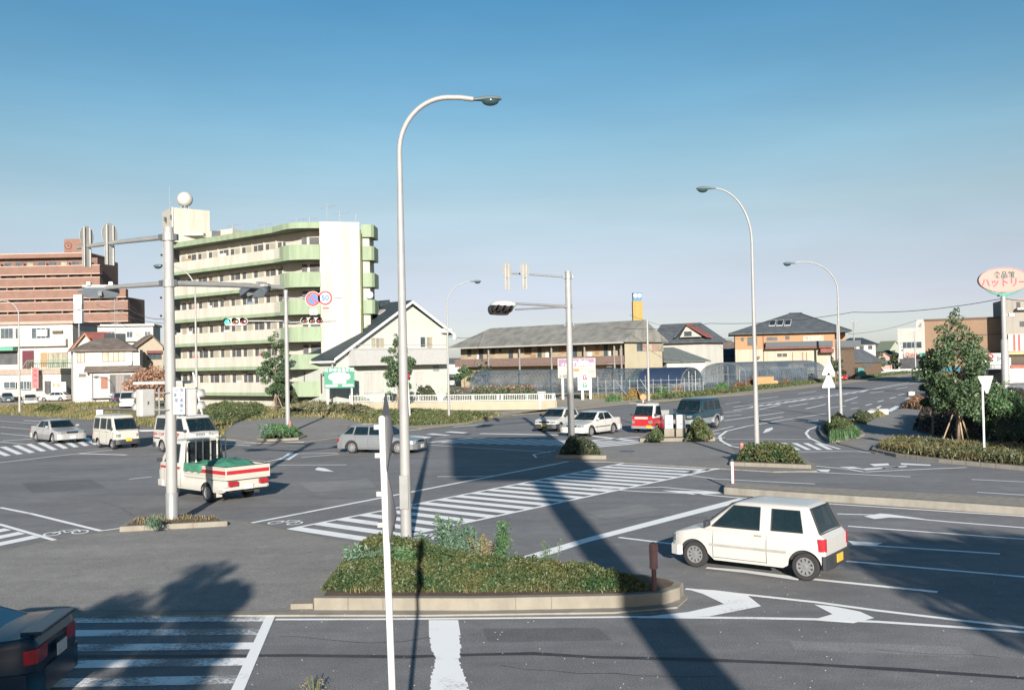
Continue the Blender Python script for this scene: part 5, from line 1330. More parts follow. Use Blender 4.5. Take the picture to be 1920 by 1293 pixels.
# ------------------------------------------------ the big red brick block far left
F = Fac('apartment_building', 'tall red brick block of flats with striped balconies and a clock tower', 'building', -90, 236, 240, 236)
uR = F.uz(187,520)[0]; uR2 = F.uz(240,600)[0]; zt = F.uz(60,484)[1]; zm = F.uz(200,556)[1]
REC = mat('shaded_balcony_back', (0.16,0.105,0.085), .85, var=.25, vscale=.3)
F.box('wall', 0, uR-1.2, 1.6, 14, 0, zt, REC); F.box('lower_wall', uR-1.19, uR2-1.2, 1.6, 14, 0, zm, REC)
F.box('roof', -.5, uR-2.8, -.2, 14.5, zt+.003, zt+.9, BRICK)
F.box('roof_coping', -.6, uR-2.7, -.3, 14.6, zt+.91, zt+1.2, BRICK_L)
for k in range(9):
    y = 500+k*22.6; zz0, zz1 = F.uz(60,y+14)[1], F.uz(60,y)[1]
    e = uR if k < 2 else (uR2 if k > 2 else uR2-.5)
    pb = F.box('balcony', -.5, e, 0, 1.59, zz0, zz1, BRICK); F.box('coping', -.6, e+.1, -.08, .25, zz1+.003, zz1+.22, BRICK_L, pb)
    F.box('floor_edge', -.5, e+.05, -.05, 1.5, zz0-.25, zz0-.003, BRICK_L, pb)
    nw = 12
    for j in range(nw):
        u = 1.2+j*(e-3)/nw
        F.box('window', u, u+1.5, 1.5, 1.595, zz1+.02, zz1+1.2, WGLASS if (j+k)%3 else CURT)
        if j%2: F.box('partition', u+2.2, u+2.5, .3, 1.595, zz1+.22, zz1+.85, BRICK)
tw = (F.uz(113,450)[0], F.uz(150,450)[0]); ztw = F.uz(130,446)[1]
F.box('clock_tower', tw[0], tw[1], 2, 6, zt, ztw, BRICK)
cl = MB(); cu, cz = F.uz(121,459); cl.lathe([(.95,1.93),(.95,1.99)],(cu,0,cz),axis='Y',seg=20)
FRc = cl.build('clock_face', mat('clock_dark',(.12,.04,.03),.7,var=.1), F.root)
cl = MB(); cl.lathe([(.72,1.90),(.72,1.925)],(cu,0,cz),axis='Y',seg=20); cl.build('clock_inner', BRICK, FRc)
hand = MB(); hand.box(cu-.1,cu+.1,1.86,1.89,cz-.1,cz+.55); hand.box(cu-.1,cu+.4,1.86,1.89,cz-.1,cz+.1); hand.build('clock_hands', mat('clock_dark',(.12,.04,.03),.7), FRc)
text('tower_lettering','WAT', mat('clock_dark',(.12,.04,.03)), F.root,(cu,1.95,cz-1.7),.8)
F.box('tower_slot', cu-.3,cu+.4,1.95,1.99,cz-4,cz-2.8, REVEAL)
sp = MB(); su, sz = F.uz(141,439); sp.ball((su,4,sz),.75,seg=14,rings=10); sp.build('water_tank', mat('tank_white',(.55,.53,.48)), F.root, 60)

# ------------------------------------------------ long cream block in front of it
F = Fac('shop_building', 'long cream two-storey market building with green awning and railings', 'building', -60, 150, 137, 150)
u1 = F.L; zr = F.uz(70,608)[1]
F.box('wall', -10, u1, 0, 9, 0, zr, WALLW)
F.box('roof', -10.4, u1+.3, -.5, 9.3, zr+.003, zr+.45, BRICK_L)
F.rect('upper_band', -60,637,128,650, CREAM2, -.9, -.003)
F.window(2,616,24,634, FR_G, WGLASS, n=3); F.window(30,616,33,634, FR_G); F.window(60,615,94,634, FR_W, WGLASS, n=4)
F.rect('laundry', 72,618,91,630, WHITEP, -.45, -.38); F.rect('planter_box', 100,620,119,625, WOOD, -.35,-.1)
F.rect('awning', -60,652,34,658, TILE_G, -1.6, -.01)
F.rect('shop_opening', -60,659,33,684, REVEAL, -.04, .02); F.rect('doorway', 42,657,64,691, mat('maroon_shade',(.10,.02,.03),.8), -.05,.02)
F.rect('shutter_panel', 76,661,89,688, ORANGE_W, -.05,.02); F.window(91,662,127,687, FR_BR, CURT, n=4)
rl = MB()
ua, za = F.uz(50,676,-1.5); ub, _ = F.uz(136,676,-1.5); _, zb_ = F.uz(90,691,-1.5)
rl.tube([(ua,-1.5,za),(ub,-1.5,za)],.06,6); rl.tube([(ua,-1.5,zb_),(ub,-1.5,zb_)],.06,6)
for k in range(22): x = ua+(ub-ua)*k/21; rl.tube([(x,-1.5,zb_),(x,-1.5,za)],.03,4)
uc, zc_ = F.uz(38,697,-1.5); rl.tube([(ua,-1.5,za),(uc,-1.5,zc_)],.06,6); rl.tube([(ua,-1.5,zb_),(uc,-1.5,zc_-.9)],.06,6)
rl.build('railing', TILE_G, F.root)
F.rect('terrace', -60,692,137,702, mat('terrace_brown',(.34,.27,.22),.85,var=.12), -4.2, -.003); F.rect('terrace_wall', -60,702.5,137,742, CREAM2, -4.0, -.01)
F.window(8,716,29,727, FR_W, WGLASS, off=-4.4, n=2); F.window(39,715,56,729, FR_W, WGLASS, off=-4.4, n=3)
F.rect('doorway', 85,714,95,737, REVEAL, -.25,-.02, off=-4.2); F.rect('shutter', 97,716,125,737, WHITEP, -.25,-.02, off=-4.2)
text('lettering','鮮魚','' or mat('lettering_ochre',(.4,.28,.08)),F.root,(F.uz(106,722,-4.5)[0],-4.5,F.uz(106,722,-4.5)[1]),.6); 
bn = thing('banner', 'tall pink banner with lettering in front of the market building', 'banner', F.o+F.ex*F.uz(66,709,-5.5)[0]-F.ey*5.5, F.rz)
zb0_, zb1_ = F.uz(66,728,-5.5)[1], F.uz(66,689,-5.5)[1]
MB().box(-.5,.5,-.02,.02,zb0_,zb1_).build('cloth', mat('banner_pink',(.55,.20,.20),.8,var=.12), bn); MB().tube([(-.55,0,0),(-.55,0,zb1_+.1)],.03,6).build('pole', WHITEP, bn)
for k,ch in enumerate('大売出し'): text('lettering', ch, mat('banner_dark',(.22,.03,.03)), bn, (0,-.03,zb1_-.5-k*.72), .62)
# a second long block behind
F = Fac('apartment_building', 'long pale low block of flats behind the white house', 'building', 120, 175, 288, 178)
zr = F.uz(200,612)[1]; F.box('wall', -3, F.L, 0, 8, 0, zr, WALLW); F.box('roof', -3.3, F.L+.3, -.6, 8.3, zr+.003, zr+.4, EAVE)
for k in range(9): F.window(136+k*17,622,146+k*17,632, FR_G, CURT if k%2 else WGLASS, n=2)
F.rect('balcony', 225,634,287,640, CREAM2, -.8,-.003)

# ------------------------------------------------ the white house on the left
F = Fac('house', 'white two-storey house with grey hip roof and porch roof by the parking lot', 'house', 140, 128, 248, 130)
ze = F.uz(195,655)[1]; u1 = F.L
F.box('wall', 0, u1, 0, 8, 0, ze, WALLW)
gable_roof(F, 'roof', ROOF_B, -.1,u1+.1,0,8, ze, F.uz(195,636,4)[1], along='u', hip0=3.0, hip1=3.0, oh=.6)
F.rect('side_bay', 246,655,262,712, WALLW, .2, 5); 
F.window(145,662,158,679, FR_BR, CURT, n=2); F.window(193,659,232,677, FR_BR, CURT, n=4); F.window(181,660,186,677, FR_W, WALLW)
F.window(149,701.5,160,705.5, FR_BR, WGLASS, n=3)
zp0, zp1 = F.uz(210,697,-1.2)[1], F.uz(210,687,0)[1]; ua, ub = F.uz(160,690)[0], F.uz(266,690)[0]
MB().extr([(ua,-1.5,zp0),(ua,-1.5,zp0+.12),(ua,.0,zp1+.1),(ua,.0,zp1-.1)],(ub-ua,0,0)).build('porch_roof', ROOF_B, F.root)
F.rect('porch_wall', 170,699,262,745, PALEG2, -.9, -.003); F.rect('door', 191,706,203,728, mat('wood_door',(.25,.09,.05),.6), -1.0,-.905)
F.window(207,703,216,736, FR_BR, WGLASS, off=-.92); F.window(218,703,232,736, FR_BR, mat('grey_shutter',(.25,.22,.21),.7), off=-.92, n=4); F.window(234,703,244,736, FR_BR, WGLASS, off=-.92)
MB().tube([(F.uz(173,700,-1.0)[0],-1.05,0),(F.uz(173,700,-1.0)[0],-1.05,zp0)],.05,6).build('drain_pipe', FR_G, F.root)
F.rect('air_conditioner', 240,676,247,684, WHITEP, -.35,-.01)
F = Fac('house', 'small house with a red-brown roof and white gable behind the white house', 'house', 136, 139, 196, 141)
zg = F.uz(157,626)[1]; z0_ = F.uz(150,651)[1]; uA, uB_, uC = F.uz(137,650)[0], F.uz(158,630)[0], F.uz(178,650)[0]
MB().extr([(uA,0,0),(uC,0,0),(uC,0,z0_),(uB_,0,zg),(uA,0,z0_)],(0,5,0)).build('wall', WALLW, F.root)
gable_roof(F,'roof',ROOF_R,uA,uC,0,5,z0_,zg,ur=uB_,trim=ORANGE_W,oh=.5)
ux = F.uz(236,645)[0]; F.box('wing_wall', uC+.01, ux, .8, 7, 0, z0_, WALLW); gable_roof(F,'wing_roof',ROOF_R,uC-1,ux,.8,7,z0_-.1,F.uz(200,624,4)[1],along='u',hip1=2.5,oh=.4)
q = MB(); uu,zz = F.uz(216,637,2); q.obox((uu,2.3,zz+.2),3.0,.15,1.5,0); q.build('solar_heater', DARKM, F.root)
an = thing('tv_antenna', 'thin aerial mast with crossbars behind the white house', 'antenna', B(217,137)); a_ = MB(); a_.tube([(0,0,Zat(217,632,137)-3),(0,0,Zat(216,560,137))],.05,5); a_.build('mast', FR_G, an)
a_ = MB()
for zz,w_ in ((0,1.3),(-.7,1.5),(-1.6,1.2),(-3.2,.8)): a_.tube([(-w_,0,Zat(216,566,137)+zz),(w_,0,Zat(216,562,137)+zz)],.04,4)
a_.build('crossbars', FR_G, an)
F = Fac('house', 'beige house with brown gable beside the russet tree', 'house', 247, 135, 306, 137)
zg = F.uz(282,629)[1]; ze = F.uz(282,642)[1]
MB().extr([(0,0,0),(F.L,0,0),(F.L,0,ze-.6),(F.uz(284,629)[0],0,zg),(0,0,ze-.9)],(0,7,0)).build('wall', mat('beige_wall',(.42,.36,.27),.85,var=.1), F.root)
gable_roof(F,'roof',ROOF_B,0,F.L,0,7,ze-1.0,zg,ze1=ze-.6,ur=F.uz(284,629)[0],trim=FR_BR,oh=.5); F.window(277,664,302,673, FR_BR, WGLASS, n=3)
F.rect('window_hood', 275,657,304,662, mat('hood_maroon',(.16,.05,.05),.7), -.5,-.01)
tw_ = thing('sign_tower', 'white and grey banded rooftop sign column beside the brick flats', 'sign', B(149,150))
z0_ = Zat(149,607,150)
for k,(ya,yb,m_) in enumerate(((553,570,WHITEP),(570,580,SIGNBACK),(582,606,WHITEP))): MB().box(-.62,.62,-.4,.4,Zat(149,yb,150)+.02*k,Zat(149,ya,150)).build('panel', m_, tw_)
MB().tube([(0,0,Zat(149,612,150)-2),(0,0,Zat(149,570,150))],.12,6).build('post', GALV, tw_)

# ------------------------------------------------ the pale green gabled house
F = Fac('house', 'pale green house with a steep dark slate roof and white barge boards', 'house', 630, 95, 838, 105.5)
u1 = F.L; D = 6.8
zl = F.uz(636,668)[1]; ur, zr = F.uz(766,567); zrr = F.uz(840,622)[1]
MB().extr([(0,0,0),(u1,0,0),(u1,0,zrr),(ur,0,zr-.1),(0,0,zl)],(0,D,0)).build('wall', PALEG, F.root)
gable_roof(F,'roof',ROOF_D,0,u1,0,D,zl,zr,ze1=zrr,ur=ur,trim=WHITEP,oh=.65,th=.2)
F.box('gutter', -.78,-.60,-.7,D+.7,zl-.62,zl-.42, WHITEP)
uf0,zf = F.uz(622,711); uu0, z2 = F.uz(664,655,-1.1); uu1 = F.uz(838,653,-1.1)[0]; z1_ = F.uz(750,684,-1.1)[1]
F.box('balcony', uu0, uu1, -1.3, -.003, z1_, z2, PALEG2); F.box('balcony_coping', uu0-.06,uu1+.06,-1.36,.0,z2+.003,z2+.10, EAVE)
rl = MB(); rl.tube([(uu0,-1.25,z2+.45),(uu1,-1.25,z2+.45)],.03,6)
for k in range(9): x = uu0+(uu1-uu0)*k/8; rl.tube([(x,-1.25,z2+.1),(x,-1.25,z2+.45)],.02,4)
rl.build('balcony_rail', GALV2, F.root)
F.window(788,632,797,650, FR_W, WGLASS); F.rect('curtain_door', 800,632,810,652, CURT, -.05,-.004)
F.window(696,634,720,652, FR_W, CURT, n=3)
F.window(682,698,716,735, FR_W, WALLW, n=3); F.window(775,698,795,725, FR_W, WALLW, n=2)
F.rect('vent', 812,685,823,695, FR_G, -.04,-.004)
# side (left) wall details: seen on the short flank
sd = MB(); sd.box(-.03,-.005,2.4,2.65,1.6,3.6); sd.build('slit_window', FR_BR, F.root)
q = MB(); q.extr([(-.01,1.0,3.6),(-.5,1.0,3.55),(-.01,1.0,3.85)],(0,.9,0)); q.build('hood', FR_G, F.root)
s0 = (zr-zl)/ur
def onroof(u, v, h=.22): return (u, v, zl+s0*u+h)
for (ua,ub,va,vb,m_) in ((ur*.72,ur*.84,3.2,4.5,GLASS),(ur*.74,ur*.82,1.8,2.7,mat('skylight_film',(.45,.40,.40),.2)),):
    q = MB(); a = [onroof(ua,va),onroof(ub,va),onroof(ub,vb),onroof(ua,vb)]; q.extr([Vector(p) for p in a],(0,0,.14)); q.build('skylight', m_, F.root)
q = MB(); q.obox((ur*.93,4.2,zl+s0*ur*.93+.45),1.5,2.0,.45,0,-.3); q.build('dormer_vent', ROOF_D, F.root)
dsh = MB(); dsh.lathe([(.02,-.12),(.25,-.08),(.36,-.02)],(0,0,0),axis='Y',seg=14); o = dsh.build('satellite_dish', FR_W, F.root, 50); o.location = (u1-.1,-1.5,F.uz(829,632,-1.5)[1])
F.rect('eave_box', 825,616,841,624, WHITEP, -.5,0.0)
F.rect('drain_pipe', 622,672,624,740, EAVE, -.10,-.01)

# ------------------------------------------------ the two-storey wooden flats
F = Fac('apartment_building', 'weathered two-storey row of flats with grey tile roof and open upper gallery', 'building', 853, 176, 1170, 150)
u1 = F.L; D = 10.4; zE = F.uz(1165,636)[1]; zR = F.uz(1205,602,D/2)[1]
OLDW = mat('aged_cream_boards', (0.46,0.37,0.25), .85, var=.22, vscale=.35)
GABW = streaky('cream_gable', (0.50,0.44,0.31), (0.30,0.24,0.14), .3, .85, .8, .3)
F.box('wall', 0, u1, 1.5, D, 0, zE, OLDW)
MB().extr([(u1+.01,0+.2,0),(u1+.01,D,0),(u1+.01,D,zE),(u1+.01,D/2,zR-.2),(u1+.01,.2,zE)],(.12,0,0)).build('gable_wall', GABW, F.root)
gable_roof(F,'roof',ROOF_G,0,u1,0,D,zE,zR,along='u',hip0=5.0,hip1=0.3,oh=.8,th=.2)
F.box('gutter', -.8,u1+.6,-1.0,-.86,zE-.62,zE-.42, EAVE)
zf = F.uz(1100,680)[1]
F.box('gallery_floor', 0,u1,0,1.49,zf-.35,zf, mat('gallery_brown',(.19,.13,.11),.8,var=.2)); F.box('gallery_rail', 0,u1,-.04,.06,zf+.003,zf+1.05, mat('gallery_brown',(.19,.13,.11)))
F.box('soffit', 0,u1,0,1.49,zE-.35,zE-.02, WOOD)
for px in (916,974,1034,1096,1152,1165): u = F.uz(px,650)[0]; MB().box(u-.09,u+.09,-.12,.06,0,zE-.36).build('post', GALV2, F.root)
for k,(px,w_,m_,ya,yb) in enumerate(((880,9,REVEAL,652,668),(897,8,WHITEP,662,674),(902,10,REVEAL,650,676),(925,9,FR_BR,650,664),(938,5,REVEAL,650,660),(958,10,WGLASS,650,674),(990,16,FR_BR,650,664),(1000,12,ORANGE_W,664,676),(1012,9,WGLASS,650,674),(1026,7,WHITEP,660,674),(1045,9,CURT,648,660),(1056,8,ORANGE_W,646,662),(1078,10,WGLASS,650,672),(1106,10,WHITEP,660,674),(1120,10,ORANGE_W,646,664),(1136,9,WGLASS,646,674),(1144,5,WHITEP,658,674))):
    F.rect('door' if yb>672 else 'window', px-w_/2*.8,ya,px+w_/2*.8,yb, m_, -.06,-.003, off=1.5)
# gable windows (on the end wall, local x = u1)
def on_end(px,py):
    r = ray(px,py); q = F.o+F.ex*(u1+.13); t = (q-CAM).dot(F.ex)/r.dot(F.ex); w = CAM+r*t; return (w-F.o).dot(F.ey), w.z
for (xa,xb,m_) in ((1194,1204,WGLASS),(1205,1212,mat('pinkish_shutter',(.40,.27,.22),.7)),(1222,1233,mat('pinkish_shutter',(.40,.27,.22))),(1234,1243,CURT)):
    va,za = on_end(xa,658); vb,zb_ = on_end(xb,644); wv = MB(); wv.box(u1+.13,u1+.20,va,vb,min(za,zb_),max(za,zb_)); wv.build('window', m_, F.root)
va,za = on_end(1162,700); vb,zb_ = on_end(1200,660)
stt = MB()
for k in range(10): stt.box(u1-2.2-k*.3,u1-1.9-k*.3,-1.2,-.1,zf-.3-k*.42,zf-.2-k*.42)
stt.build('stairs', GALV2, F.root)

# ------------------------------------------------ houses to the right of it
F = Fac('house', 'traditional house with a dark tiled gable roof behind the wooden flats', 'house', 1236, 178, 1322, 172)
u1 = F.L; zE = F.uz(1290,636)[1]; zR = F.uz(1290,607,3)[1]
F.box('wall', 0,u1,0,7,0,zE,WALLW); gable_roof(F,'roof',ROOF_T,-1,u1,0,7,zE,zR,along='u',hip0=.3,hip1=3.4,oh=.8)
gA, gz = F.uz(1290,612)[0], F.uz(1290,612)[1]
gu0,gu1 = F.uz(1278,630)[0],F.uz(1306,630)[0]
MB().extr([(gu0,-.7,F.uz(1290,632)[1]),(gu1+1.3,-.7,F.uz(1290,632)[1]),(gA,-.7,gz)],(0,2,0)).build('gable', WALLW, F.root)
F.window(1284,622,1296,629, FR_BR, WGLASS, off=-.75, n=2)
for a,b in (((gu0-1,F.uz(1290,633)[1]),(gA,gz+.3)),((gA,gz+.3),(gu1+2.6,F.uz(1290,634)[1]))):
    MB().extr([(a[0],-.95,a[1]),(b[0],-.95,b[1]),(b[0],-.95,b[1]+.25),(a[0],-.95,a[1]+.25)],(0,2.2,0)).build('gable_roof', ROOF_R if a[0]==gA else ROOF_T, F.root)
F = Fac('house', 'low house with a plain grey-green roof beside the wooden flats', 'house', 1250, 158, 1322, 160)
F.box('wall',0,F.L,0,8,0,F.uz(1290,676)[1],WALLW); gable_roof(F,'roof',ribbed('grey_green_roof',(.10,.115,.11),.8,'X',2,.3),-.2,F.L+.2,0,8,F.uz(1290,675)[1],F.uz(1290,652,4)[1],along='u',oh=.6,hip0=2,hip1=4.5)
F = Fac('house', 'long low house with a brown tiled roof left of the ochre house', 'house', 1312, 216, 1380, 212)
F.box('wall',0,F.L,0,9,0,F.uz(1350,664)[1],WOOD); gable_roof(F,'roof',ROOF_B,-2,F.L,0,9,F.uz(1350,664)[1],F.uz(1330,640,4)[1],along='u',oh=.7,hip0=1,hip1=3)
F = Fac('shed', 'dark blue shed roof against the ochre house', 'shed', 1352, 205, 1379, 204)
F.box('wall',0,F.L,0,4,0,F.uz(1365,664)[1],NAVYW := mat('navy_sheet',(.02,.035,.07),.6,var=.2)); gable_roof(F,'roof',NAVYW,0,F.L,0,4,F.uz(1365,664)[1],F.uz(1365,655,2)[1],along='u',oh=.5)

# ------------------------------------------------ the ochre house with the hip roof
F = Fac('house', 'ochre and cream house with a blue-grey hip roof, roof windows and a dark balcony', 'house', 1379, 190, 1566, 186)
u1 = F.L; zE = F.uz(1470,624)[1]; D = 13; zM = F.uz(1400,655)[1]
F.box('upper_wall', 0,u1,0,D,zM+.003,zE,ORANGE_W); F.box('lower_wall', 0,u1,0,D,0,zM,streaky('cream_ribbed_wall',(.50,.45,.35),(.33,.26,.18),.6,.85,3,.05))
hipz = F.uz(1495,588,D/2)[1]
ua, ub = F.uz(1482,588,D/2)[0], F.uz(1500,588,D/2)[0]
oh = 1.2; u2 = u1+3.0
rm = MB(); zz = zE-.12; e = [(-oh,-oh),(u2,-oh),(u2,D+oh),(-oh,D+oh)]
v = [(*p,zz) for p in e]+[(*p,zz+.2) for p in e]+[(ua,D/2,hipz),(ub,D/2,hipz)]
rm.add(v,[(0,3,2,1),(0,1,5,4),(1,2,6,5),(2,3,7,6),(3,0,4,7),(4,5,9,8),(5,6,9),(6,7,8,9),(7,4,8)]); rm.build('roof', ROOF_T, F.root)
def slope(u,v,h=.06): return (u, v, zz+.2+(hipz-zz-.2)*(v+oh)/(D/2+oh)+h)
for k in range(3):
    ux0, zx = F.uz(1441+k*14.5,607,1.6); w_ = 1.2; a = [slope(ux0,1.4),slope(ux0+w_,1.4),slope(ux0+w_+.45,3.7),slope(ux0+.45,3.7)]
    q = MB(); q.extr([Vector(p) for p in a],(0,0,.12)); ff = q.build('roof_window', EAVE, F.root)
    a = [slope(ux0+.10,1.52,.185),slope(ux0+w_-.06,1.52,.185),slope(ux0+w_+.32,3.58,.185),slope(ux0+.46,3.58,.185)]; q = MB(); q.poly([Vector(p) for p in a]); q.build('pane', GLASS, ff)
rg = MB(); rg.tube([slope(-oh,-oh,0),(ua,D/2,hipz+.06)],.12,6); rg.tube([slope(u2,-oh,0),(ub,D/2,hipz+.06)],.14,6); rg.tube([(ua-.3,D/2,hipz+.1),(ub+.4,D/2,hipz+.1)],.16,6); rg.build('ridge_tiles', ROOF_D, F.root)
F.window(1390,633,1394,639, FR_BR, WGLASS); F.window(1402,632,1419,647, FR_BR, WGLASS, n=2); F.window(1438,632,1457,638, FR_BR, WGLASS, n=2); F.window(1473,630,1480,636, FR_BR, WGLASS)
F.window(1507,630,1543,638, FR_W, CURT, n=4); F.window(1457,662,1476,669, FR_W, GLASS, n=2)
F.window(1458,680,1478,687, FR_G, GLASS, n=2); F.window(1508,680,1528,687, FR_G, GLASS, n=2)
DK = mat('balcony_dark_sheet',(.05,.06,.07),.6,var=.1)
F.rect('balcony', 1435,640,1560,650, DK, -1.3,-.003); F.rect('balcony_floor', 1434,650.5,1560,653, ROOF_R, -1.4,-.003)
ue = F.uz(1560,650)[0]; F.box('side_balcony', ue+.01, ue+5.4, .7, 6.5, F.uz(1580,650)[1], F.uz(1580,638)[1], DK)
F.rect('porch_roof', 1537,653.5,1562,661, ROOF_R, -1.6,-.01)
F.box('side_wing', ue+.02, ue+4.4, 2, 9, 0, F.uz(1580,652)[1], WOOD)
F.box('side_upper', ue+.02, ue+2.9, 3.2, 10, F.uz(1580,650)[1], zE-.1, ORANGE_W)
for px in (1563,): F.rect('porch_post', 1562,661,1564,700, EAVE, -1.5,-1.3)
F.rect('drain_pipe', 1431,624,1432.5,692, ROOF_R, -.12,-.01); 
for px in (1486,1505,1512): F.rect('wall_pipe', px,660,px+1.2,692, mat('rust_pipe',(.35,.13,.07),.7), -.12,-.01)
q = MB(); uq,zq = F.uz(1422,670); q.lathe([(.30,-.5),(.30,-.08)],(uq,0,zq),axis='Y',seg=14); q.build('hose_reel', FR_BR, F.root)

# ------------------------------------------------ small houses and shops further right
def small_house(label, pa, da, pb, db, ye, yr, wall, roof, D=7, name='house', along='u', hip=1.5, wins=()):
    F = Fac(name, label, 'house' if name=='house' else name, pa, da, pb, db)
    xm = (pa+pb)/2; zE = F.uz(xm,ye)[1]; zR = F.uz(xm,yr,D/2)[1]
    if along == 'u': F.box('wall',0,F.L,0,D,0,zE,wall)
    else: MB().extr([(0,0,0),(F.L,0,0),(F.L,0,zE),(F.L/2,0,zR),(0,0,zE)],(0,D,0)).build('wall',wall,F.root)
    gable_roof(F,'roof',roof,0,F.L,0,D,zE,zR,along=along,oh=.5,hip0=hip,hip1=hip)
    for w in wins: F.window(*w, FR_BR, WGLASS, n=2)
    return F
small_house('dark-roofed house with a white upper floor beyond the ochre house', 1606, 235, 1642, 237, 644,634, WALLW, ROOF_D, wins=((1612,648,1619,654),(1628,648,1635,654)))
small_house('dark tiled single-storey house at the bend beyond the ochre house', 1590, 216, 1652, 218, 676,655, WOOD, ROOF_T, hip=3, wins=((1618,680,1624,690),(1632,680,1637,690)))
small_house('little house with a pink gable behind the white pickup', 1642, 238, 1672, 239, 672,661, mat('salmon_wall',(.50,.30,.25),.8,var=.08), ROOF_B, along='v', wins=((1647,676,1668,684),))
small_house('pale house with a low gable in the far distance', 1645, 330, 1668, 331, 651,644, WALLW, ROOF_B, along='v')
small_house('greenish far roof above the parked saloon', 1668, 300, 1690, 301, 655,640, mat('far_green_wall',(.30,.33,.25),.8), mat('far_green_roof',(.25,.28,.20),.8), along='v')
small_house('far pale warehouse under the hills', 1590, 420, 1640, 421, 650,646, WALLW, EAVE)
small_house('distant beige roofs behind the low houses', 1335, 300, 1385, 301, 648,640, mat('beige_wall',(.42,.36,.27)), mat('beige_roof',(.36,.30,.23),.8))
small_house('dark eaved shed beside the white shop', 1664, 255, 1684, 255, 664,657, TILE_G, ROOF_D, name='shed')
rgh = random.Random(11)
for k in range(26):
    px = rgh.uniform(-60,1920); d = rgh.uniform(280,520); w_ = rgh.uniform(9,16)
    if 1330 < px < 1400 or 1590 < px < 1700: continue
    a, b = B(px,d), B(px+w_*1800/d,d+rgh.uniform(-3,3)); h = rgh.uniform(3,6)
    Fh = Fac('house', f'far-off {["pale","beige","white","grey"][k%4]} house with a {["dark","brown","grey"][k%3]} roof near the horizon', 'house', px, d, px+w_*1800/d, d+rgh.uniform(-4,4), 'houses on the skyline')
    Fh.root['label'] = 'far-off house under the horizon, hardly more than a roof'
    Fh.box('wall',0,Fh.L,0,8,0,h,(WALLW,CREAM,mat('beige_wall',(.42,.36,.27)))[k%3]); gable_roof(Fh,'roof',(ROOF_T,ROOF_B,ROOF_G)[k%3],0,Fh.L,0,8,h,h+2.2,along='u',hip0=1.5,hip1=1.5)

F = Fac('shop_building', 'white stepped shop building with a red-lettered sign and street windows', 'building', 1684, 245, 1770, 238)
zA = F.uz(1700,615)[1]; zB_ = F.uz(1740,598)[1]; us = F.uz(1717,610)[0]
F.box('wall',0,F.L,0,12,0,zA,WALLW); F.box('upper_block',us,F.L+2,.3,10,zA+.003,zB_,WALLW)
F.window(1691,641,1728,652, FR_W, WGLASS, n=4)
F.rect('opening',1686,670,1735,692, REVEAL,-.05,.02); F.rect('sign_board',1690,661,1716,668, CREAM2,-.35,-.01); F.rect('canopy',1728,661,1760,668, TILE_G,-1.5,-.01)
MB().extr([(us+.4,.28,zA+.2),(F.uz(1727,612)[0],.28,zA+.2),(F.uz(1727,605)[0],.28,F.uz(1727,604)[1])],(0,-.06,0)).build('sloping_window', FR_G, F.root)
u_,z_ = F.uz(1703,664.5,-.4); text('lettering','Be Quick', TXR, F.root,(u_,-.38,z_),1.25)
vs_ = thing('vertical_sign', 'narrow white upright sign with black characters beside the white shop', 'sign', B(1690,234))
MB().box(-.45,.45,-.15,.15,Zat(1690,672,234),Zat(1690,642,234)).build('panel', WHITEP, vs_); MB().tube([(-.5,0,0),(-.5,0,Zat(1690,640,234))],.08,6).build('post', GALV2, vs_)
for k,ch in enumerate('駐車場入口'): text('lettering', ch, mat('lettering_black',(.03,.03,.03)), vs_, (0,-.17,Zat(1690,645,234)-k*.76), .70)
gr_ = thing('guard_rail', 'white guard rail in front of the little pink-gabled house', 'fence', B(1660,228)); a_ = MB(); L_ = 6.0
a_.box(-2,10,-.05,.05,.5,.95); a_.build('rail', WHITEP, gr_)
for k in range(4): MB().box(-2+k*4-.1,-2+k*4+.1,0.06,.16,0,.96).build('post', WHITEP, gr_)

F = Fac('shop_building', 'brown ribbed shop building with a yellow and teal sign behind the big tree', 'building', 1735, 146, 1882, 141)
zT = F.uz(1850,598)[1]; u1 = F.L
BRN = ribbed('brown_ribbed_sheet',(.28,.18,.115),.75,'Z',2.2,.5,.08,.6)
F.box('wall',0,u1,0,14,0,zT,BRN); F.box('roof_edge',-.1,u1+.1,-.12,14.1,zT+.003,zT+.3,FR_BR)
F.rect('seam', 1800,626.5,1882,628, FR_BR, -.06,-.003); F.rect('dark_fascia', 1790,659,1882,664, WOOD,-.5,-.003)
F.rect('yellow_sign', 1742,664,1790,684, mat('sign_yellow',(.55,.42,.06),.7,var=.5,vscale=1.5), -.4,-.01); F.rect('teal_fascia',1740,687,1800,696, mat('teal_fascia',(.02,.16,.20),.6),-.5,-.01); F.rect('red_posters',1740,700,1800,712, mat('poster_red',(.55,.12,.07),.7,var=.4,vscale=2),-.4,-.01)
F.rect('shop_front',1800,690,1882,720, GLASS,-.06,-.003)
u_,z_ = F.uz(1766,674,-.45); text('lettering','酒', TXR, F.root,(u_,-.43,z_),1.2)
ps = thing('parking_sign', 'white board with a red P, a grey arrow and the price below', 'sign', B(1863,128), F.rz)
q0 = B(1863,128)
zz = [Zat(1863,y,128) for y in (683,662,692,660)]
MB().box(-1.25,1.25,-.10,.10,zz[0],zz[1]).build('panel', WHITEP, ps); MB().box(-1.28,1.28,-.11,.11,zz[2],zz[0]-.02).build('price_panel', FR_G, ps)
for sx in (-1.1,1.1): MB().tube([(sx,.2,0),(sx,.2,zz[1])],.06,6).build('post', GALV, ps)
zc = (zz[0]+zz[1])/2; text('lettering','P', RED, ps, (-.42,-.12,zc+.02), 1.75); MB().extr([(.35,-.11,zc+.5),(.35,-.11,zc-.5),(1.0,-.11,zc)],(0,-.02,0)).build('arrow', FR_G, ps)
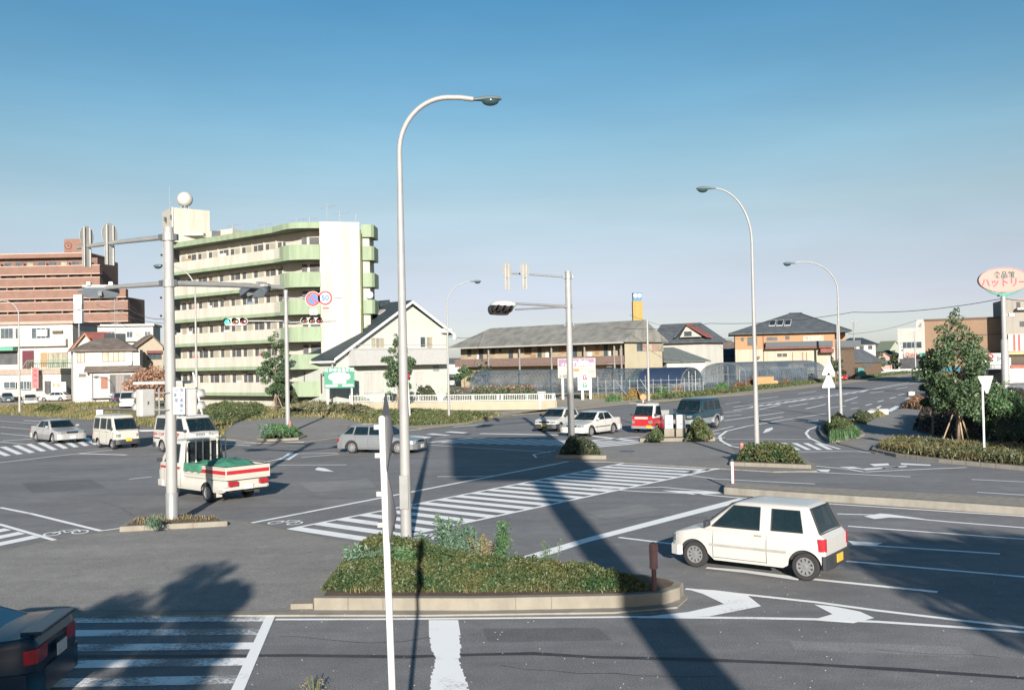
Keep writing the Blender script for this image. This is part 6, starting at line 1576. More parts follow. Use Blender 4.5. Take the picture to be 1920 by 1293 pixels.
text('lettering','￥1100', WHITEP, ps, (0,-.13,(zz[2]+zz[0])/2), .52)

F = Fac('tower_building', 'grey concrete building with a small balcony at the right edge', 'building', 1889, 137, 1990, 135)
zT = F.uz(1905,560)[1]; CG = streaky('grey_concrete_wall',(.33,.30,.26),(.18,.15,.12),.6,.9,.8,.2)
F.box('wall',0,F.L,0,10,F.uz(1905,640)[1],zT,CG); F.rect('balcony',1905,577,1935,581, EAVE,-1,-.003); F.rect('doorway',1906,566,1913,577, REVEAL,-.05,.0); F.rect('window',1912,602,1932,612, REVEAL,-.05,.0)
F.box('lower_wall',0,F.L,0,9.5,0,F.uz(1905,640)[1]-.003,WALLW)
F.rect('striped_sign',1890,626,1935,658, CREAM2,-.3,-.01)
for px in (1899,1908): F.rect('red_stripe',px,627,px+4,657, mat('stripe_red',(.5,.10,.10),.7), -.33,-.301)
F.rect('awning',1888,660,1940,664, mat('awning_yellow',(.5,.44,.2),.8), -1.3,-.01); F.rect('shop_window',1896,667,1940,686, GLASS,-.05,-.003)
F.rect('poster',1895,684,1935,689, mat('poster_red',(.55,.12,.07)),-.2,-.06)
ov = thing('oval_sign', 'pale oval shop sign with pink lettering on a tall round pole', 'sign', B(1885,92), 0.0)
r0 = B(1885,92); xo = (P(1881,525,92).x-r0.x); zo = Zat(1881,525,92)
def ell(rx, rz_, n=40): return [(xo+rx*math.cos(2*math.pi*k/n), 0, zo+rz_*math.sin(2*math.pi*k/n)) for k in range(n)]
MB().extr([Vector(p)+Vector((0,-.2,0)) for p in ell(2.42,1.16)],(0,.4,0)).build('panel', mat('sign_cream_pink',(.44,.28,.235),.5,var=.03), ov)
ring_ = MB(); ring_.tube([Vector(p)+Vector((0,-.2,0)) for p in ell(2.42,1.16)]+[Vector(ell(2.42,1.16)[0])+Vector((0,-.2,0))],.05,6,False); ring_.build('rim', mat('rim_pink',(.58,.30,.28),.5), ov)
gs = [(xo+2.15*math.cos(a), -.1, zo+1.42*math.sin(a)) for a in [R(205+k*130/16) for k in range(17)]]
MB().tube(gs,.085,6).build('green_arc', TILE_G, ov)
zp = zo-1.2
MB().lathe([(.36,0),(.34,zp*.55),(.24,zp*.56),(.22,zp+.2)],(0,.1,0),seg=14).build('pole', GALV2, ov, 50); MB().box(-.45,.45,-.15,.35,zp-.35,zp-.05).build('bracket', TILE_G, ov)
text('lettering','食品館', mat('lettering_green_black',(.03,.09,.08),.6), ov, (xo,-.23,zo+.45), .68); text('lettering','ハットリー', mat('lettering_pink',(.60,.09,.14),.6), ov, (xo,-.23,zo-.28), .92, sx=.98)
fl = MB(); fl.obox((.6,-.1,Zat(1895,590,92)),.5,.3,.25); fl.tube([(0,.1,Zat(1890,590,92)),(.5,-.05,Zat(1890,590,92))],.05,5); fl.build('floodlight', WHITEP, ov)

# blue and yellow sign column on the skyline
F = Fac('sign_tower', 'yellow and blue sign column rising over the flats roof', 'sign', 1189, 210, 1207, 210)
YL = mat('sign_tower_yellow',(.40,.25,.05),.7,var=.08); BL = mat('sign_tower_blue',(.06,.16,.28),.6,var=.1)
F.box('lower_panel',0,F.L,0,1.8,0,F.uz(1198,564)[1],YL); F.box('top_panel',.1,F.L-.1,.1,1.7,F.uz(1198,564)[1]+.003,F.uz(1198,548)[1],BL)
for k,ch in enumerate('自動車学校'): text('lettering', ch, mat('lettering_ochre',(.4,.28,.08)), F.root,(F.L/2,-.03,F.uz(1198,571)[1]-k*.95),.8)
for x in (.3,.7): q = MB(); q.lathe([(.42,.07),(.42,.10)],(F.L*x,0,F.uz(1198,554)[1]),axis='Y',seg=14); q.build('disc', WHITEP, F.root)
# ================================================================ STREET FURNITURE
def curve_arm(h, zt, reach, n=14, flat=0.0):
    """points of a bent lamp arm from height h to its tip at zt, reach metres out along +X"""
    pts = []; q = reach*(1-flat)
    for k in range(n+1):
        a = (math.pi/2)*k/n
        pts.append((q*(1-math.cos(a)), 0, h+(zt-h)*math.sin(a)))
    if flat: pts += [(q+reach*flat*.5,0,zt-.005*reach),(reach,0,zt-.03*reach)]
    return pts
def lamp(label, base, ztop, reach, hb, r0, r1, rz=0.0, head=1.0, boxes=True, group='street lamps round the crossing', flat=0.0):
    root = thing('street_lamp', label, 'street lamp', base, rz, group)
    arm = curve_arm(hb, ztop, reach, flat=flat)
    path = [(0,0,0),(0,0,hb*.5)]+arm
    rad = [r0, (r0*.6+r1*.4)]+[r0*.45+(r1-r0*.45)*0+(r1-r0*.45)*k/len(arm) for k in range(len(arm))]
    MB().tube(path, rad, 14).build('pole', GALV2, root, 60)
    MB().box(-r0*2,r0*2,-r0*2,r0*2,0,.03).build('base_plate', GALV, root)
    if boxes: MB().box(-r0*.95,r0*.6,-r0*1.16,-r0*.6,.85,1.65).build('hatch', mat('hatch_grey',(.25,.25,.24),.6,.1,var=.1), root, bevel=.01)
    x, z = arm[-1][0], arm[-1][2]
    s = head
    hh = MB(); o = 0; prof = [(-.12,.045,.045),(0.0,.06,.06),(.15,.09,.075),(.32,.145,.10),(.48,.165,.10),(.60,.13,.08),(.68,.06,.04),(.70,.01,.01)]
    vs = []; n = 14
    for (t, w, h_) in prof:
        for k in range(n):
            a = 2*math.pi*k/n; zz = math.sin(a)*h_; zz = zz if zz > 0 else zz*.35
            vs.append((x+t*s, math.cos(a)*w*s, z+zz*s-.02*s))
    hh.add(vs,[(i*n+k,i*n+(k+1)%n,(i+1)*n+(k+1)%n,(i+1)*n+k) for i in range(len(prof)-1) for k in range(n)]+[tuple(reversed(range(n)))])
    hh.build('lamp_head', mat('lamp_housing',(.20,.25,.25),.35,.4,var=.1), root, 50)
    gl = MB(); gl.ball((x+.42*s,0,z-.045*s),.22*s,.13*s,.13*s,14,8); gl.build('lamp_glass', mat('lamp_glass',(.04,.08,.09),.08,.3,var=0), root, 60)
    return root
def gpt(px,py): v = G(px,py); return (v.x,v.y,0.03)
d1 = G(760,1018).y
lamp('tallest curved street lamp, rising from the foreground planter', gpt(762,1022), Zat(850,191,d1), 1.80, Zat(741,292,d1), .135,.062, 0, .98, flat=.34)
d2 = G(1420,868).y
lamp('curved street lamp in the right island planter, bent to the left', gpt(1420,868), Zat(1350,354,d2), 1.55, Zat(1404,455,d2), .115,.03, math.pi, 1.0)
d3 = G(1577,782).y
lamp('curved street lamp behind the triangular signs, bent to the left', gpt(1577,783), Zat(1500,493,d3), 3.0, Zat(1570,548,d3), .12,.04, math.pi, 1.15, False, flat=.2)
d4 = G(842,784).y
lamp('slender curved street lamp on the verge by the gabled house', gpt(842,784), Zat(890,528,d4), 2.0, Zat(840,572,d4), .11,.035, 0, 1.1, False)
b5 = B(368,64)
lamp('curved street lamp behind the big signal pole, bent to the left', (b5.x,b5.y,0), Zat(303,498,64), 1.95, Zat(359,545,64), .11,.035, math.pi, 1.2, False)
d6 = G(37,776).y
lamp('street lamp with a white base on the far left verge', gpt(37,776), Zat(6,564,d6), 1.7, Zat(35,592,d6), .13,.04, math.pi, 1.2, False)
b7 = B(1215,100)
ul = thing('utility_pole', 'slim white pole rising in front of the cream gable end', 'pole', b7); MB().tube([(0,0,0),(0,0,Zat(1215,597,100))],[.13,.10],8).build('pole', GALV2, ul, 60); q = MB(); q.tube([(-.35,0,Zat(1215,633,100)),(.35,0,Zat(1215,633,100))],.035,5); q.build('crossbar', GALV, ul)
b7 = B(1571,176); ul = thing('utility_pole', 'white pole beside the far street lamp at the ochre house', 'pole', b7); MB().tube([(0,0,0),(0,0,Zat(1567,608,176))],[.26,.2],8).build('pole', GALV2, ul, 60); MB().box(-.2,.2,-.2,.2,0,.1).build('base', CONC, ul)
b7 = B(1602,230); ul = thing('utility_pole', 'utility pole with a bulky transformer head above the far roofs', 'pole', b7); zt = Zat(1602,598,230); MB().tube([(0,0,0),(0,0,zt)],.16,8).build('pole', FR_G, ul, 60)
q = MB(); q.box(-.9,.9,-.08,.08,zt-.5,zt-.35); q.build('crossarm', FR_G, ul); q = MB(); q.lathe([(.30,zt-1.6),(.30,zt-.8)],(.35,0,0),seg=10); q.build('transformer', FR_G, ul)
b7 = B(1716,228); ul = thing('utility_pole', 'pole in front of the white shop with a small street light', 'pole', b7); zt = Zat(1716,620,228); MB().tube([(0,0,0),(0,0,zt)],[.2,.13],8).build('pole', GALV, ul, 60); MB().tube([(0,0,zt-.6),(-.8,0,zt-.5)],.05,5).build('arm', GALV, ul)

# ------------------------------------------------ signal poles
LGREEN = mat('signal_green_lit', (.05,.40,.25), .3, var=0, emis=(.02,.75,.42,1.6)); LRED = mat('signal_red_dark',(.12,.015,.015),.25,var=0); LAMB = mat('signal_amber_dark',(.12,.05,.015),.25,var=0)
SIGW = mat('signal_housing', (.50,.49,.46), .5, var=.08)
def signal_head(root, c, ang, lit=None, housing=SIGW, s=1.0, visor=BLACK, tilt=-.08):
    """horizontal three-lamp head; its lenses look along local -Y turned by ang"""
    M = Matrix.Translation(c) @ Matrix.Rotation(ang,4,'Z') @ Matrix.Rotation(tilt,4,'X')
    h = MB(); n = 20; pts = []
    for k in range(n):
        a = 2*math.pi*k/n; x = .42*math.copysign(1,math.cos(a))*(1 if abs(math.cos(a))>1e-6 else 0)+.20*math.cos(a); pts.append((x*s,0,.20*s*math.sin(a)))
    h.extr([Vector(p) for p in pts],(0,.16*s,0)); v = [M@Vector(p) for p in h.v]; h.v = [tuple(p) for p in v]
    ho = h.build('signal_head', housing, root, bevel=.015)
    for i,(x,m_) in enumerate(((-.42,LGREEN if lit=='g' else LAMB),(0,LAMB),(.42,LRED))):
        q = MB(); q.lathe([(.135*s,-.02),(.10*s,-.035),(.001,-.045)],(x*s,0,0),axis='Y',seg=16); q.v = [tuple(M@Vector(p)) for p in q.v]; q.build('lens', m_, ho, 60)
        q = MB(); vv = []
        for (yy,full) in ((0.0,1),(-.16,.92),(-.30,.55)):
            for k in range(13):
                a = math.pi/2+ (k-6)/6*math.pi*(.80 if yy==0 else (.62 if full>.6 else .30)); vv.append((x*s+.165*s*math.cos(a), yy*s, .165*s*math.sin(a)))
        q.add(vv,[(j*13+k,j*13+k+1,(j+1)*13+k+1,(j+1)*13+k) for j in range(2) for k in range(12)])
        q.v = [tuple(M@Vector(p)) for p in q.v]; o = q.build('visor', visor, ho, 60); md = o.modifiers.new('s','SOLIDIFY'); md.thickness = .012
    q = MB(); q.box(-.05,.05,.10*s,.35*s,-.05,.05); q.v = [tuple(M@Vector(p)) for p in q.v]; q.build('bracket', GALV, ho)
    return ho
def clamp(root, z, r, x=0, y=0):
    q = MB(); q.lathe([(r*1.25,z-.10),(r*1.25,z+.10)],(x,y,0),seg=14); q.build('clamp', GALV, root)
    q = MB(); q.obox((x+r*1.5,y,z),.08,.16,.16,0); q.obox((x-r*1.5,y,z),.08,.16,.16,0); q.build('clamp_bolts', DARKM, root)
def wpos(root, px, py, d):
    v = P(px,py,d); return (v.x-root.location.x, v.y-root.location.y, v.z)
def sign_back(root, c, ang, w=.62, h=.62, plate=True, lamp_=True):
    """round sign with its supplementary plate seen from behind: ribs and clips"""
    M = Matrix.Translation(c) @ Matrix.Rotation(ang,4,'Z')
    q = MB(); q.lathe([(w/2,0),(w/2,.012)],(0,0,.28),axis='Y',seg=24); q.box(-.20,.20,0.0,.012,-.62,-.05)
    q.v = [tuple(M@Vector(p)) for p in q.v]; s = q.build('sign_plate', SIGNBACK, root)
    q = MB()
    for x in (-.13,.13): q.box(x-.012,x+.012,-.03,-.002,-.62,.56)
    q.v = [tuple(M@Vector(p)) for p in q.v]; q.build('rib', EAVE, s)
    q = MB(); q.lathe([(w/2-.01,.0125),(w/2-.01,.014)],(0,0,.28),axis='Y',seg=24); q.v = [tuple(M@Vector(p)) for p in q.v]; q.build('face', RED, s)
    return s

# left pole, its two arms to the left and one to the right
dL = G(323,983).y; bL = G(323,983); SL = thing('traffic_signal', 'tall signal pole on the foreground corner with arms to both sides, seen from behind', 'traffic signal', (bL.x,bL.y,.03))
zt = Zat(312,428,dL)
MB().tube([(0,0,0),(0,0,zt)],[.155,.135],18).build('pole', GALV2, SL, 60); MB().lathe([(.17,0),(.17,.85),(.158,.86)],seg=18).build('pole_sleeve', GALV, SL, 60)
for (pa,ya,da,pb,yb,db,ra,rb) in ((306,447,dL,146,466,28.7,.075,.055),(306,534,dL,148,546,28.6,.075,.055),(330,533,dL,532,541,29.3,.085,.07)):
    MB().tube([wpos(SL,pa,ya,da),wpos(SL,(pa+pb)/2,(ya+yb)/2-1,(da+db)/2),wpos(SL,pb,yb,db)],[ra,(ra+rb)/2,rb],10).build('arm', GALV, SL, 60)
for y in (447,533): clamp(SL, Zat(314,y,dL), .145)
sign_back(SL, wpos(SL,163,463,28.4), 1.32); sign_back(SL, wpos(SL,206,459,28.0), 1.25, w=.66)
SIGD = mat('signal_back_grey', (.11,.13,.15), .45, .1, var=.15)
for (px_,py_,dd_,an_,sc_) in ((190,548,28.1,.25,1.05),(478,548,29.0,-.55,1.1)):
    hd_ = signal_head(SL, wpos(SL,px_,py_,dd_), math.pi+an_, s=sc_*.78, housing=SIGD, tilt=-.35)
    c_ = wpos(SL,px_,py_-9,dd_); q = MB(); q.obox((c_[0],c_[1]-.06,c_[2]), 1.0,.22,.09,an_); q.build('signal_cover', SIGW, SL, bevel=.05)
    for k_ in (-.3,.3): q = MB(); q.obox((c_[0]+k_*math.cos(an_),c_[1]-.06+k_*math.sin(an_),c_[2]+.07), .10,.34,.10,an_); q.build('cover_clip', GALV, SL)
for k,(px,y) in enumerate(((299,480),(299,500),(298,560),(298,594))): q = MB(); q.ball(wpos(SL,px+4,y,dL-.1),.035,seg=8,rings=6); q.build('step_bolt', DARKM, SL)
# pedestrian signals strapped to that pole and the shared-path board
def ped_back(root, px, py, d, ang, lft):
    c = wpos(root,px,py,d); M = Matrix.Translation(c) @ Matrix.Rotation(ang,4,'Z')
    q = MB(); q.box(-.23,.23,-.13,.13,-.38,.38); q.v = [tuple(M@Vector(p)) for p in q.v]; o = q.build('pedestrian_signal', SIGW, root, bevel=.05)
    for zz in (-.17,.17):
        q = MB(); vv = []
        for (yy,r_) in ((.13,.18),(.38,.17)):
            for k in range(11): aa = (k-5)/5*math.pi*.55+math.pi/2; vv.append((r_*math.cos(aa),yy,zz+r_*math.sin(aa)))
        q.add(vv,[(k,k+1,12+k,11+k) for k in range(10)]); q.v = [tuple(M@Vector(p)) for p in q.v]; v_ = q.build('visor', SIGW, o, 60); v_.modifiers.new('s','SOLIDIFY').thickness = .012
    q = MB(); q.box(-.03,.03,-.13,-.10,-.05,.05); q.v = [tuple(M@Vector(p)) for p in q.v]; q.build('latch', DARKM, o)
ped_back(SL, 273, 757, 26.4, 1.0, True); ped_back(SL, 356, 756, 26.6, -.9, False)
for (pa,pb,y) in ((288,318,738),(288,318,770),(326,345,738),(326,345,770)): MB().tube([wpos(SL,pa,y,26.45),wpos(SL,pb,y,26.6)],.022,6).build('bracket_arm', GALV, SL)
bb = wpos(SL,336,753,26.4); q = MB(); q.box(bb[0]-.16,bb[0]+.16,bb[1]-.02,bb[1],bb[2]-.37,bb[2]+.37); pbd = q.build('shared_path_board', WHITEP, SL)
LBLU = mat('lettering_blue_grey',(.05,.10,.20),.6)
for k,ch in enumerate('歩行者専用'): text('lettering', ch, LBLU, pbd, (bb[0]+.075,bb[1]-.025,bb[2]+.29-k*.145), .125)
for k,ch in enumerate('自転車'): text('lettering', ch, LBLU, pbd, (bb[0]-.075,bb[1]-.025,bb[2]+.29-k*.145), .125)

# middle far pole
dM = G(540,813).y; bM_ = G(540,813); SM = thing('traffic_signal', 'far signal pole with a lit green lamp, round signs and lamps to both sides', 'traffic signal', (bM_.x,bM_.y,.05))
zt = Zat(534,548,dM); MB().tube([(0,0,0),(0,0,zt)],[.15,.12],14).build('pole', GALV2, SM, 60); MB().tube([(0,0,zt-.1),(0,0,zt+.1)],.14,12).build('cap', GALV2, SM)
for (pa,ya,pb,yb,r_) in ((536,603,452,603,.05),(538,606,630,603,.05),(536,560,640,560,.04)):
    MB().tube([wpos(SM,pa,ya,dM),wpos(SM,pb,yb,dM-.3)],r_,8).build('arm', GALV2, SM, 60)
clamp(SM, Zat(536,604,dM), .13); clamp(SM, Zat(536,560,dM), .12)
signal_head(SM, wpos(SM,442,604.5,dM-.5), 0.0, lit='g', s=1.25); signal_head(SM, wpos(SM,584,603,dM-.5), 0.35, s=1.15)
def disc_sign(root, c, r, kind):
    q = MB(); q.lathe([(r,-.02),(r,.0)],c,axis='Y',seg=28); o = q.build('round_sign', WHITEP if kind=='n' or True else RED, root)
    q = MB(); q.lathe([(r*.95,-.03),(r*.95,-.021)],c,axis='Y',seg=28); q.build('red_ring', RED, o)
    q = MB(); q.lathe([(r*.66,-.04),(r*.66,-.031)],c,axis='Y',seg=28); q.build('disc', BLUE if kind=='n' else WHITEP, o)
    if kind == 'n': q = MB(); q.obox((c[0],c[1]-.046,c[2]),r*1.55,.008,r*.22,0,R(45)); q.build('slash', RED, o)
    else: text('lettering', '50', BLUE, o, (c[0],c[1]-.06,c[2]), r*.98, bold=.05, thick=.012)
    return o
disc_sign(SM, wpos(SM,587,562,dM-.4), .50, 'n'); disc_sign(SM, wpos(SM,610,560,dM-.4), .50, 's')
c_ = wpos(SM,588,585,dM-.4); q = MB(); q.box(c_[0]-.24,c_[0]+.24,c_[1]-.02,c_[1],c_[2]-.22,c_[2]+.16); o = q.build('plate', WHITEP, SM); text('lettering','8-20', mat('lettering_black',(.03,.03,.03)), o,(c_[0],c_[1]-.03,c_[2]+.07),.17); text('lettering','区間内', RED, o,(c_[0],c_[1]-.03,c_[2]-.12),.15)
c_ = wpos(SM,611,579,dM-.4); q = MB(); q.box(c_[0]-.20,c_[0]+.20,c_[1]-.02,c_[1],c_[2]-.05,c_[2]+.05); q.build('red_plate', RED, SM)

# right pole on the middle island
dR = G(1072,846).y; bR = G(1072,846); SR = thing('traffic_signal', 'signal pole on the middle island with its arms to the left and dark lower half', 'traffic signal', (bR.x,bR.y,.05))
zt = Zat(1065,512,dR); MB().tube([(0,0,0),(0,0,zt)],[.165,.14],16).build('pole', GALV2, SR, 60); MB().tube([(0,0,zt-.03),(0,0,zt+.05)],.16,14).build('cap', GALV2, SR)
for (pa,ya,da,pb,yb,db,ra,rb) in ((1062,521,dR,944,513,dR-1,.05,.04),(1064,576,dR,948,570,dR-2.2,.06,.05),(1064,577,dR,966,582,dR-2.6,.04,.04)):
    MB().tube([wpos(SR,pa,ya,da),wpos(SR,pb,yb,db)],[ra,rb],8).build('arm', GALV, SR, 60)
for y in (521,576,610): clamp(SR, Zat(1067,y,dR), .14)
for px in (951,984): s_ = sign_back(SR, wpos(SR,px,520,dR-1.2), .95, w=.76)
q = MB(); q.ball(wpos(SR,944,573,dR-2.4),.60,.20,.20,16,10); q.build('signal_back_board', SIGW, SR, 60)
signal_head(SR, wpos(SR,938,583,dR-3.0), 0.9, s=1.1, visor=BLACK, housing=DARKM)

# foreground post with two signs seen edge-on
pb_ = P(745,1544,9.0); pt_ = P(716,785,9.0)
SP = thing('sign_post', 'white sign post in the foreground with two warning signs seen edge-on', 'sign', (pb_.x,pb_.y,0))
dv = (pt_.x-pb_.x); ztp = pt_.z
MB().tube([(0,0,0),(dv*.5,0,ztp*.5),(dv,0,ztp)],.033,12).build('post', WHITEP, SP, 60); MB().ball((dv,0,ztp),.034,seg=12,rings=6).build('cap', WHITEP, SP, 60)
def edge_sign(py0, py1, name, ang):
    z0, z1 = Zat(726,py1,9), Zat(722,py0,9); zc, hr = (z0+z1)/2, (z1-z0)/2
    M = Matrix.Translation((dv*zc/ztp+.045,-.06,zc)) @ Matrix.Rotation(ang,4,'Z')
    q = MB(); q.extr([Vector((0+.34,0,-.0)),Vector((0,0,hr)),Vector((-.34,0,0)),Vector((0,0,-hr))] ,(0,.008,0)); q.v = [tuple(M@Vector(p)) for p in q.v]; s = q.build(name, mat('sign_alloy_dark',(.06,.065,.075),.5,var=.15,vscale=4), SP, bevel=.003)
    q = MB(); q.extr([Vector((.34,-.002,0)),Vector((0,-.002,hr)),Vector((-.34,-.002,0)),Vector((0,-.002,-hr))],(0,-.002,0)); q.v = [tuple(M@Vector(p)) for p in q.v]; q.build('face', mat('sign_face_grey',(.08,.08,.10),.4,var=.05), s)
    for zz in (-hr*.55,hr*.25):
        q = MB(); q.box(-.03,.03,.010,.045,zz-.02,zz+.02); q.v = [tuple(M@Vector(p)) for p in q.v]; q.build('clip', GALV, s)
edge_sign(735,882,'warning_sign',R(-73)); edge_sign(893,1014,'warning_sign',R(-72))
for zz in (Zat(712,800,9),Zat(712,853,9),Zat(716,925,9),Zat(716,983,9)): MB().obox((dv*zz/ztp-.05,0,zz),.05,.05,.045).build('mount_bolt', GALV, SP)

# triangular signs at the slip lane (seen from behind)
b_ = G(1556,812); T = thing('sign_post', 'post with two white triangular sign backs at the slip lane', 'sign', (b_.x,b_.y,.15)); dT = b_.y
zt = Zat(1554,676,dT); MB().tube([(0,0,0),(0,0,zt)],.045,8).build('post', WHITEP, T, 60)
for (ya,yb) in ((678,708),(704,732)):
    c0 = wpos(T,1554,yb,dT-.06); c1 = wpos(T,1554,ya,dT-.06); w_ = .36
    pts = [Vector((c0[0]-w_,c0[1],c0[2])),Vector((c0[0]+w_,c0[1],c0[2])),Vector((c0[0]+w_,c0[1],c0[2]+.12)),Vector((c1[0]+.04,c0[1],c1[2])),Vector((c1[0]-.04,c0[1],c1[2])),Vector((c0[0]-w_,c0[1],c0[2]+.12))]
    s = MB().extr(pts,(0,.012,0)).build('sign_plate', SIGNBACK, T)
    MB().box(c0[0]-.22,c0[0]+.22,c0[1]-.025,c0[1]-.002,c0[2]+.30,c0[2]+.33).build('rib', GALV2, s)
b_ = G(1846,863); T = thing('sign_post', 'white post with an inverted triangular sign back on the right verge', 'sign', (b_.x,b_.y,.10)); dT = b_.y
MB().tube([(0,0,0),(0,0,Zat(1848,713,dT))],.045,8).build('post', WHITEP, T, 60)
c0 = wpos(T,1848,709,dT-.05); c1 = wpos(T,1850,742,dT-.05)
s = MB().extr([Vector((c0[0]-.31,c0[1],c0[2])),Vector((c0[0]+.31,c0[1],c0[2])),Vector((c0[0]+.30,c0[1],c0[2]-.07)),Vector((c1[0]+.06,c0[1],c1[2])),Vector((c1[0]-.02,c0[1],c1[2])),Vector((c0[0]-.30,c0[1],c0[2]-.07))],(0,.012,0)).build('sign_plate', SIGNBACK, T)
# small orange round marker
b_ = G(1206,756.5); T = thing('reflector_post', 'orange round reflector on a thin white post by the roadside hedge', 'reflector', (b_.x,b_.y,0)); dT = b_.y
zt = Zat(1205,744,dT); MB().tube([(0,0,0),(0,0,zt)],.05,8).build('post', WHITEP, T); q = MB(); q.lathe([(.30,-.10),(.30,-.06)],(0,0,zt),axis='Y',seg=18); q.build('reflector', mat('orange_reflector',(.60,.20,.05),.4,var=.1), T)
# signs beside the gabled house
T0 = B(636,92); T = thing('signboard', 'green signboard with white lettering in front of the gabled house', 'sign', T0, R(8)); zz0, zz1 = Zat(636,727,92), Zat(636,689,92)
GB = mat('board_green',(.03,.20,.12),.6,var=.06); MB().box(-1.42,1.42,-.05,.05,zz0,zz1).build('board', GB, T)
for x in (-1.15,1.15): MB().box(x-.09,x+.09,.052,.2,0,zz1-.2).build('post', EAVE, T)
for k,ch in enumerate('新車中古車販売'): text('lettering', ch, WHITEP, T, (-1.2+k*.40,-.06,zz1-.24), .36)
MB().prism([(-.62,-.075),(.62,-.075),(.62,-.051),(-.62,-.051)],zz0+.42,zz1-.46).build('white_panel', WHITEP, T)
for sx in (-1,1): q = MB(); q.lathe([(.28,-.07),(.28,-.052)],(sx*.74,0,(zz0+zz1)/2+.1),axis='Y',seg=16); q.build('white_disc', WHITEP, T)
MB().box(-1.3,-.2,-.07,-.052,zz0+.14,zz0+.32).build('white_strip', WHITEP, T); MB().box(.3,1.3,-.07,-.052,zz0+.14,zz0+.32).build('white_strip', WHITEP, T)
T0 = B(1081,108); T = thing('signboard', 'purple and white shop directory board on white posts in front of the greenhouse', 'sign', T0, R(-3)); A = lambda y: Zat(1081,y,108)
MB().box(-2.12,2.12,-.06,.06,A(708),A(671.5)).build('board', mat('board_off_white',(.42,.39,.35),.6,var=.12,vscale=2), T); MB().box(-2.02,1.95,-.075,-.061,A(686),A(673)).build('purple_panel', PURPLE, T)
for x in (-1.6,1.5): MB().box(x-.12,x+.12,.062,.26,0,A(690)).build('post', WHITEP, T)
text('lettering','Seikyo Outlet', WHITEP, T,(.15,-.085,A(677.5)),.42); text('lettering','イシバシ 自動車販売', WHITEP, T,(.1,-.085,A(683.2)),.40); text('lettering','X 300m', mat('lettering_black',(.03,.03,.03)), T,(-1.4,-.07,A(704.5)),.34)
MB().box(1.25,1.9,-.07,-.061,A(697.5),A(696)).build('green_strip', mat('olive_line',(.22,.22,.08),.7), T); q = MB(); q.box(-.35,.25,-.075,-.061,A(696),A(691)); q.build('orange_patch', ORANGE_W, T)
T0 = B(1092,106.5); T = thing('signboard', 'small white board with a red and a green picture below the directory board', 'sign', T0, R(-3)); A = lambda y: Zat(1092,y,106.5)
MB().box(-.55,.65,-.05,.05,A(731),A(700)).build('board', WHITEP, T); MB().box(-.18,.08,.052,.2,0,A(712)).build('post', WHITEP, T)
for (ya,yb,m_) in ((702,712,RED),(716,726,GB)):
    q = MB(); q.extr([Vector((-.05,-.06,A(yb))),Vector((.52,-.06,A(yb))),Vector((.38,-.06,A(ya))),Vector((.05,-.06,A(ya)))],(0,-.01,0)); q.build('picture', m_, T); q = MB(); q.box(.16,.26,-.09,-.071,A((ya+yb)/2+2),A((ya+yb)/2-3)); q.build('picture_detail', WHITEP, T)
for k,ch in enumerate('安売り'): text('lettering', ch, mat('lettering_black',(.03,.03,.03)), T,(-.36,-.055,A(706+k*7)),.32)
# leaning white rods
for (pa,ya,pb,yb,d,lab,tip) in ((386,790,362,698,62,'white pole leaning to the left behind the lettered van',None),(767,797,764,706,76,'thin white pole with a red cap beside the tall lamp post',RED)):
    a = B(pa,d); a.z = 0; e = P(pb,yb,d+.5); T = thing('leaning_pole', lab, 'pole', a); MB().tube([(0,0,0),tuple(e-a)],.06,8).build('rod', WHITEP, T)
    if tip: q = MB(); q.lathe([(.02,0),(.16,.25),(.14,.55),(.02,.6)],tuple(e-a-Vector((0,0,.3))),seg=10); q.build('red_cap', tip, T)

# ------------------------------------------------ bollards, posts and cabinets
PINK = mat('faded_pink_rubber',(.42,.20,.17),.6,var=.12,vscale=8); BROWNP = mat('rusty_brown_post',(.13,.055,.045),.6,var=.2,vscale=6)
def rubber_post(label, px, py, ytop, r, col=PINK, split=.5, z0=.0, base=BROWNP):
    b = G(px,py,z0); T = thing('marker_post', label, 'bollard', (b.x,b.y,z0), 0, 'rubber marker posts'); h = Zat(px,ytop,b.y)-z0
    MB().lathe([(r*.55,0),(r*.55,h*split)],seg=12).build('post', base, T, 50)
    MB().lathe([(r*.8,h*split-.02),(r,h*split),(r,h*split+.04),(r*.92,h*split+.05),(r*.95,h*.80),(r*1.02,h*.81),(r*.98,h*.93),(r*.7,h*.985),(.002,h)],seg=14).build('sleeve', col, T, 50)
rubber_post('brownish pink rubber post at the tip of the foreground planter', 1227,1112,1015,.078,z0=.2)
rubber_post('small pink rubber post in the right island planter', 1391,862,829,.09,z0=.15,split=.35,base=PINK)
rubber_post('pink rubber post behind the two grey cabinets', 1315,812,787,.13,z0=.1,split=.2,base=PINK)
rubber_post('pink rubber post beside the far signal pole', 544,814,789,.10,z0=.1,split=.3,base=PINK)
b = G(1374,918); T = thing('marker_post', 'thin red and white striped post on the tip of the concrete median', 'post', (b.x,b.y,.2)); h = Zat(1374,865,b.y)-.2
MB().tube([(0,0,0),(0,0,h)],.045,10).build('post', WHITEP, T); MB().tube([(.042,0,.02),(.042,0,h-.02)],.018,6).build('red_stripe', RED, T)
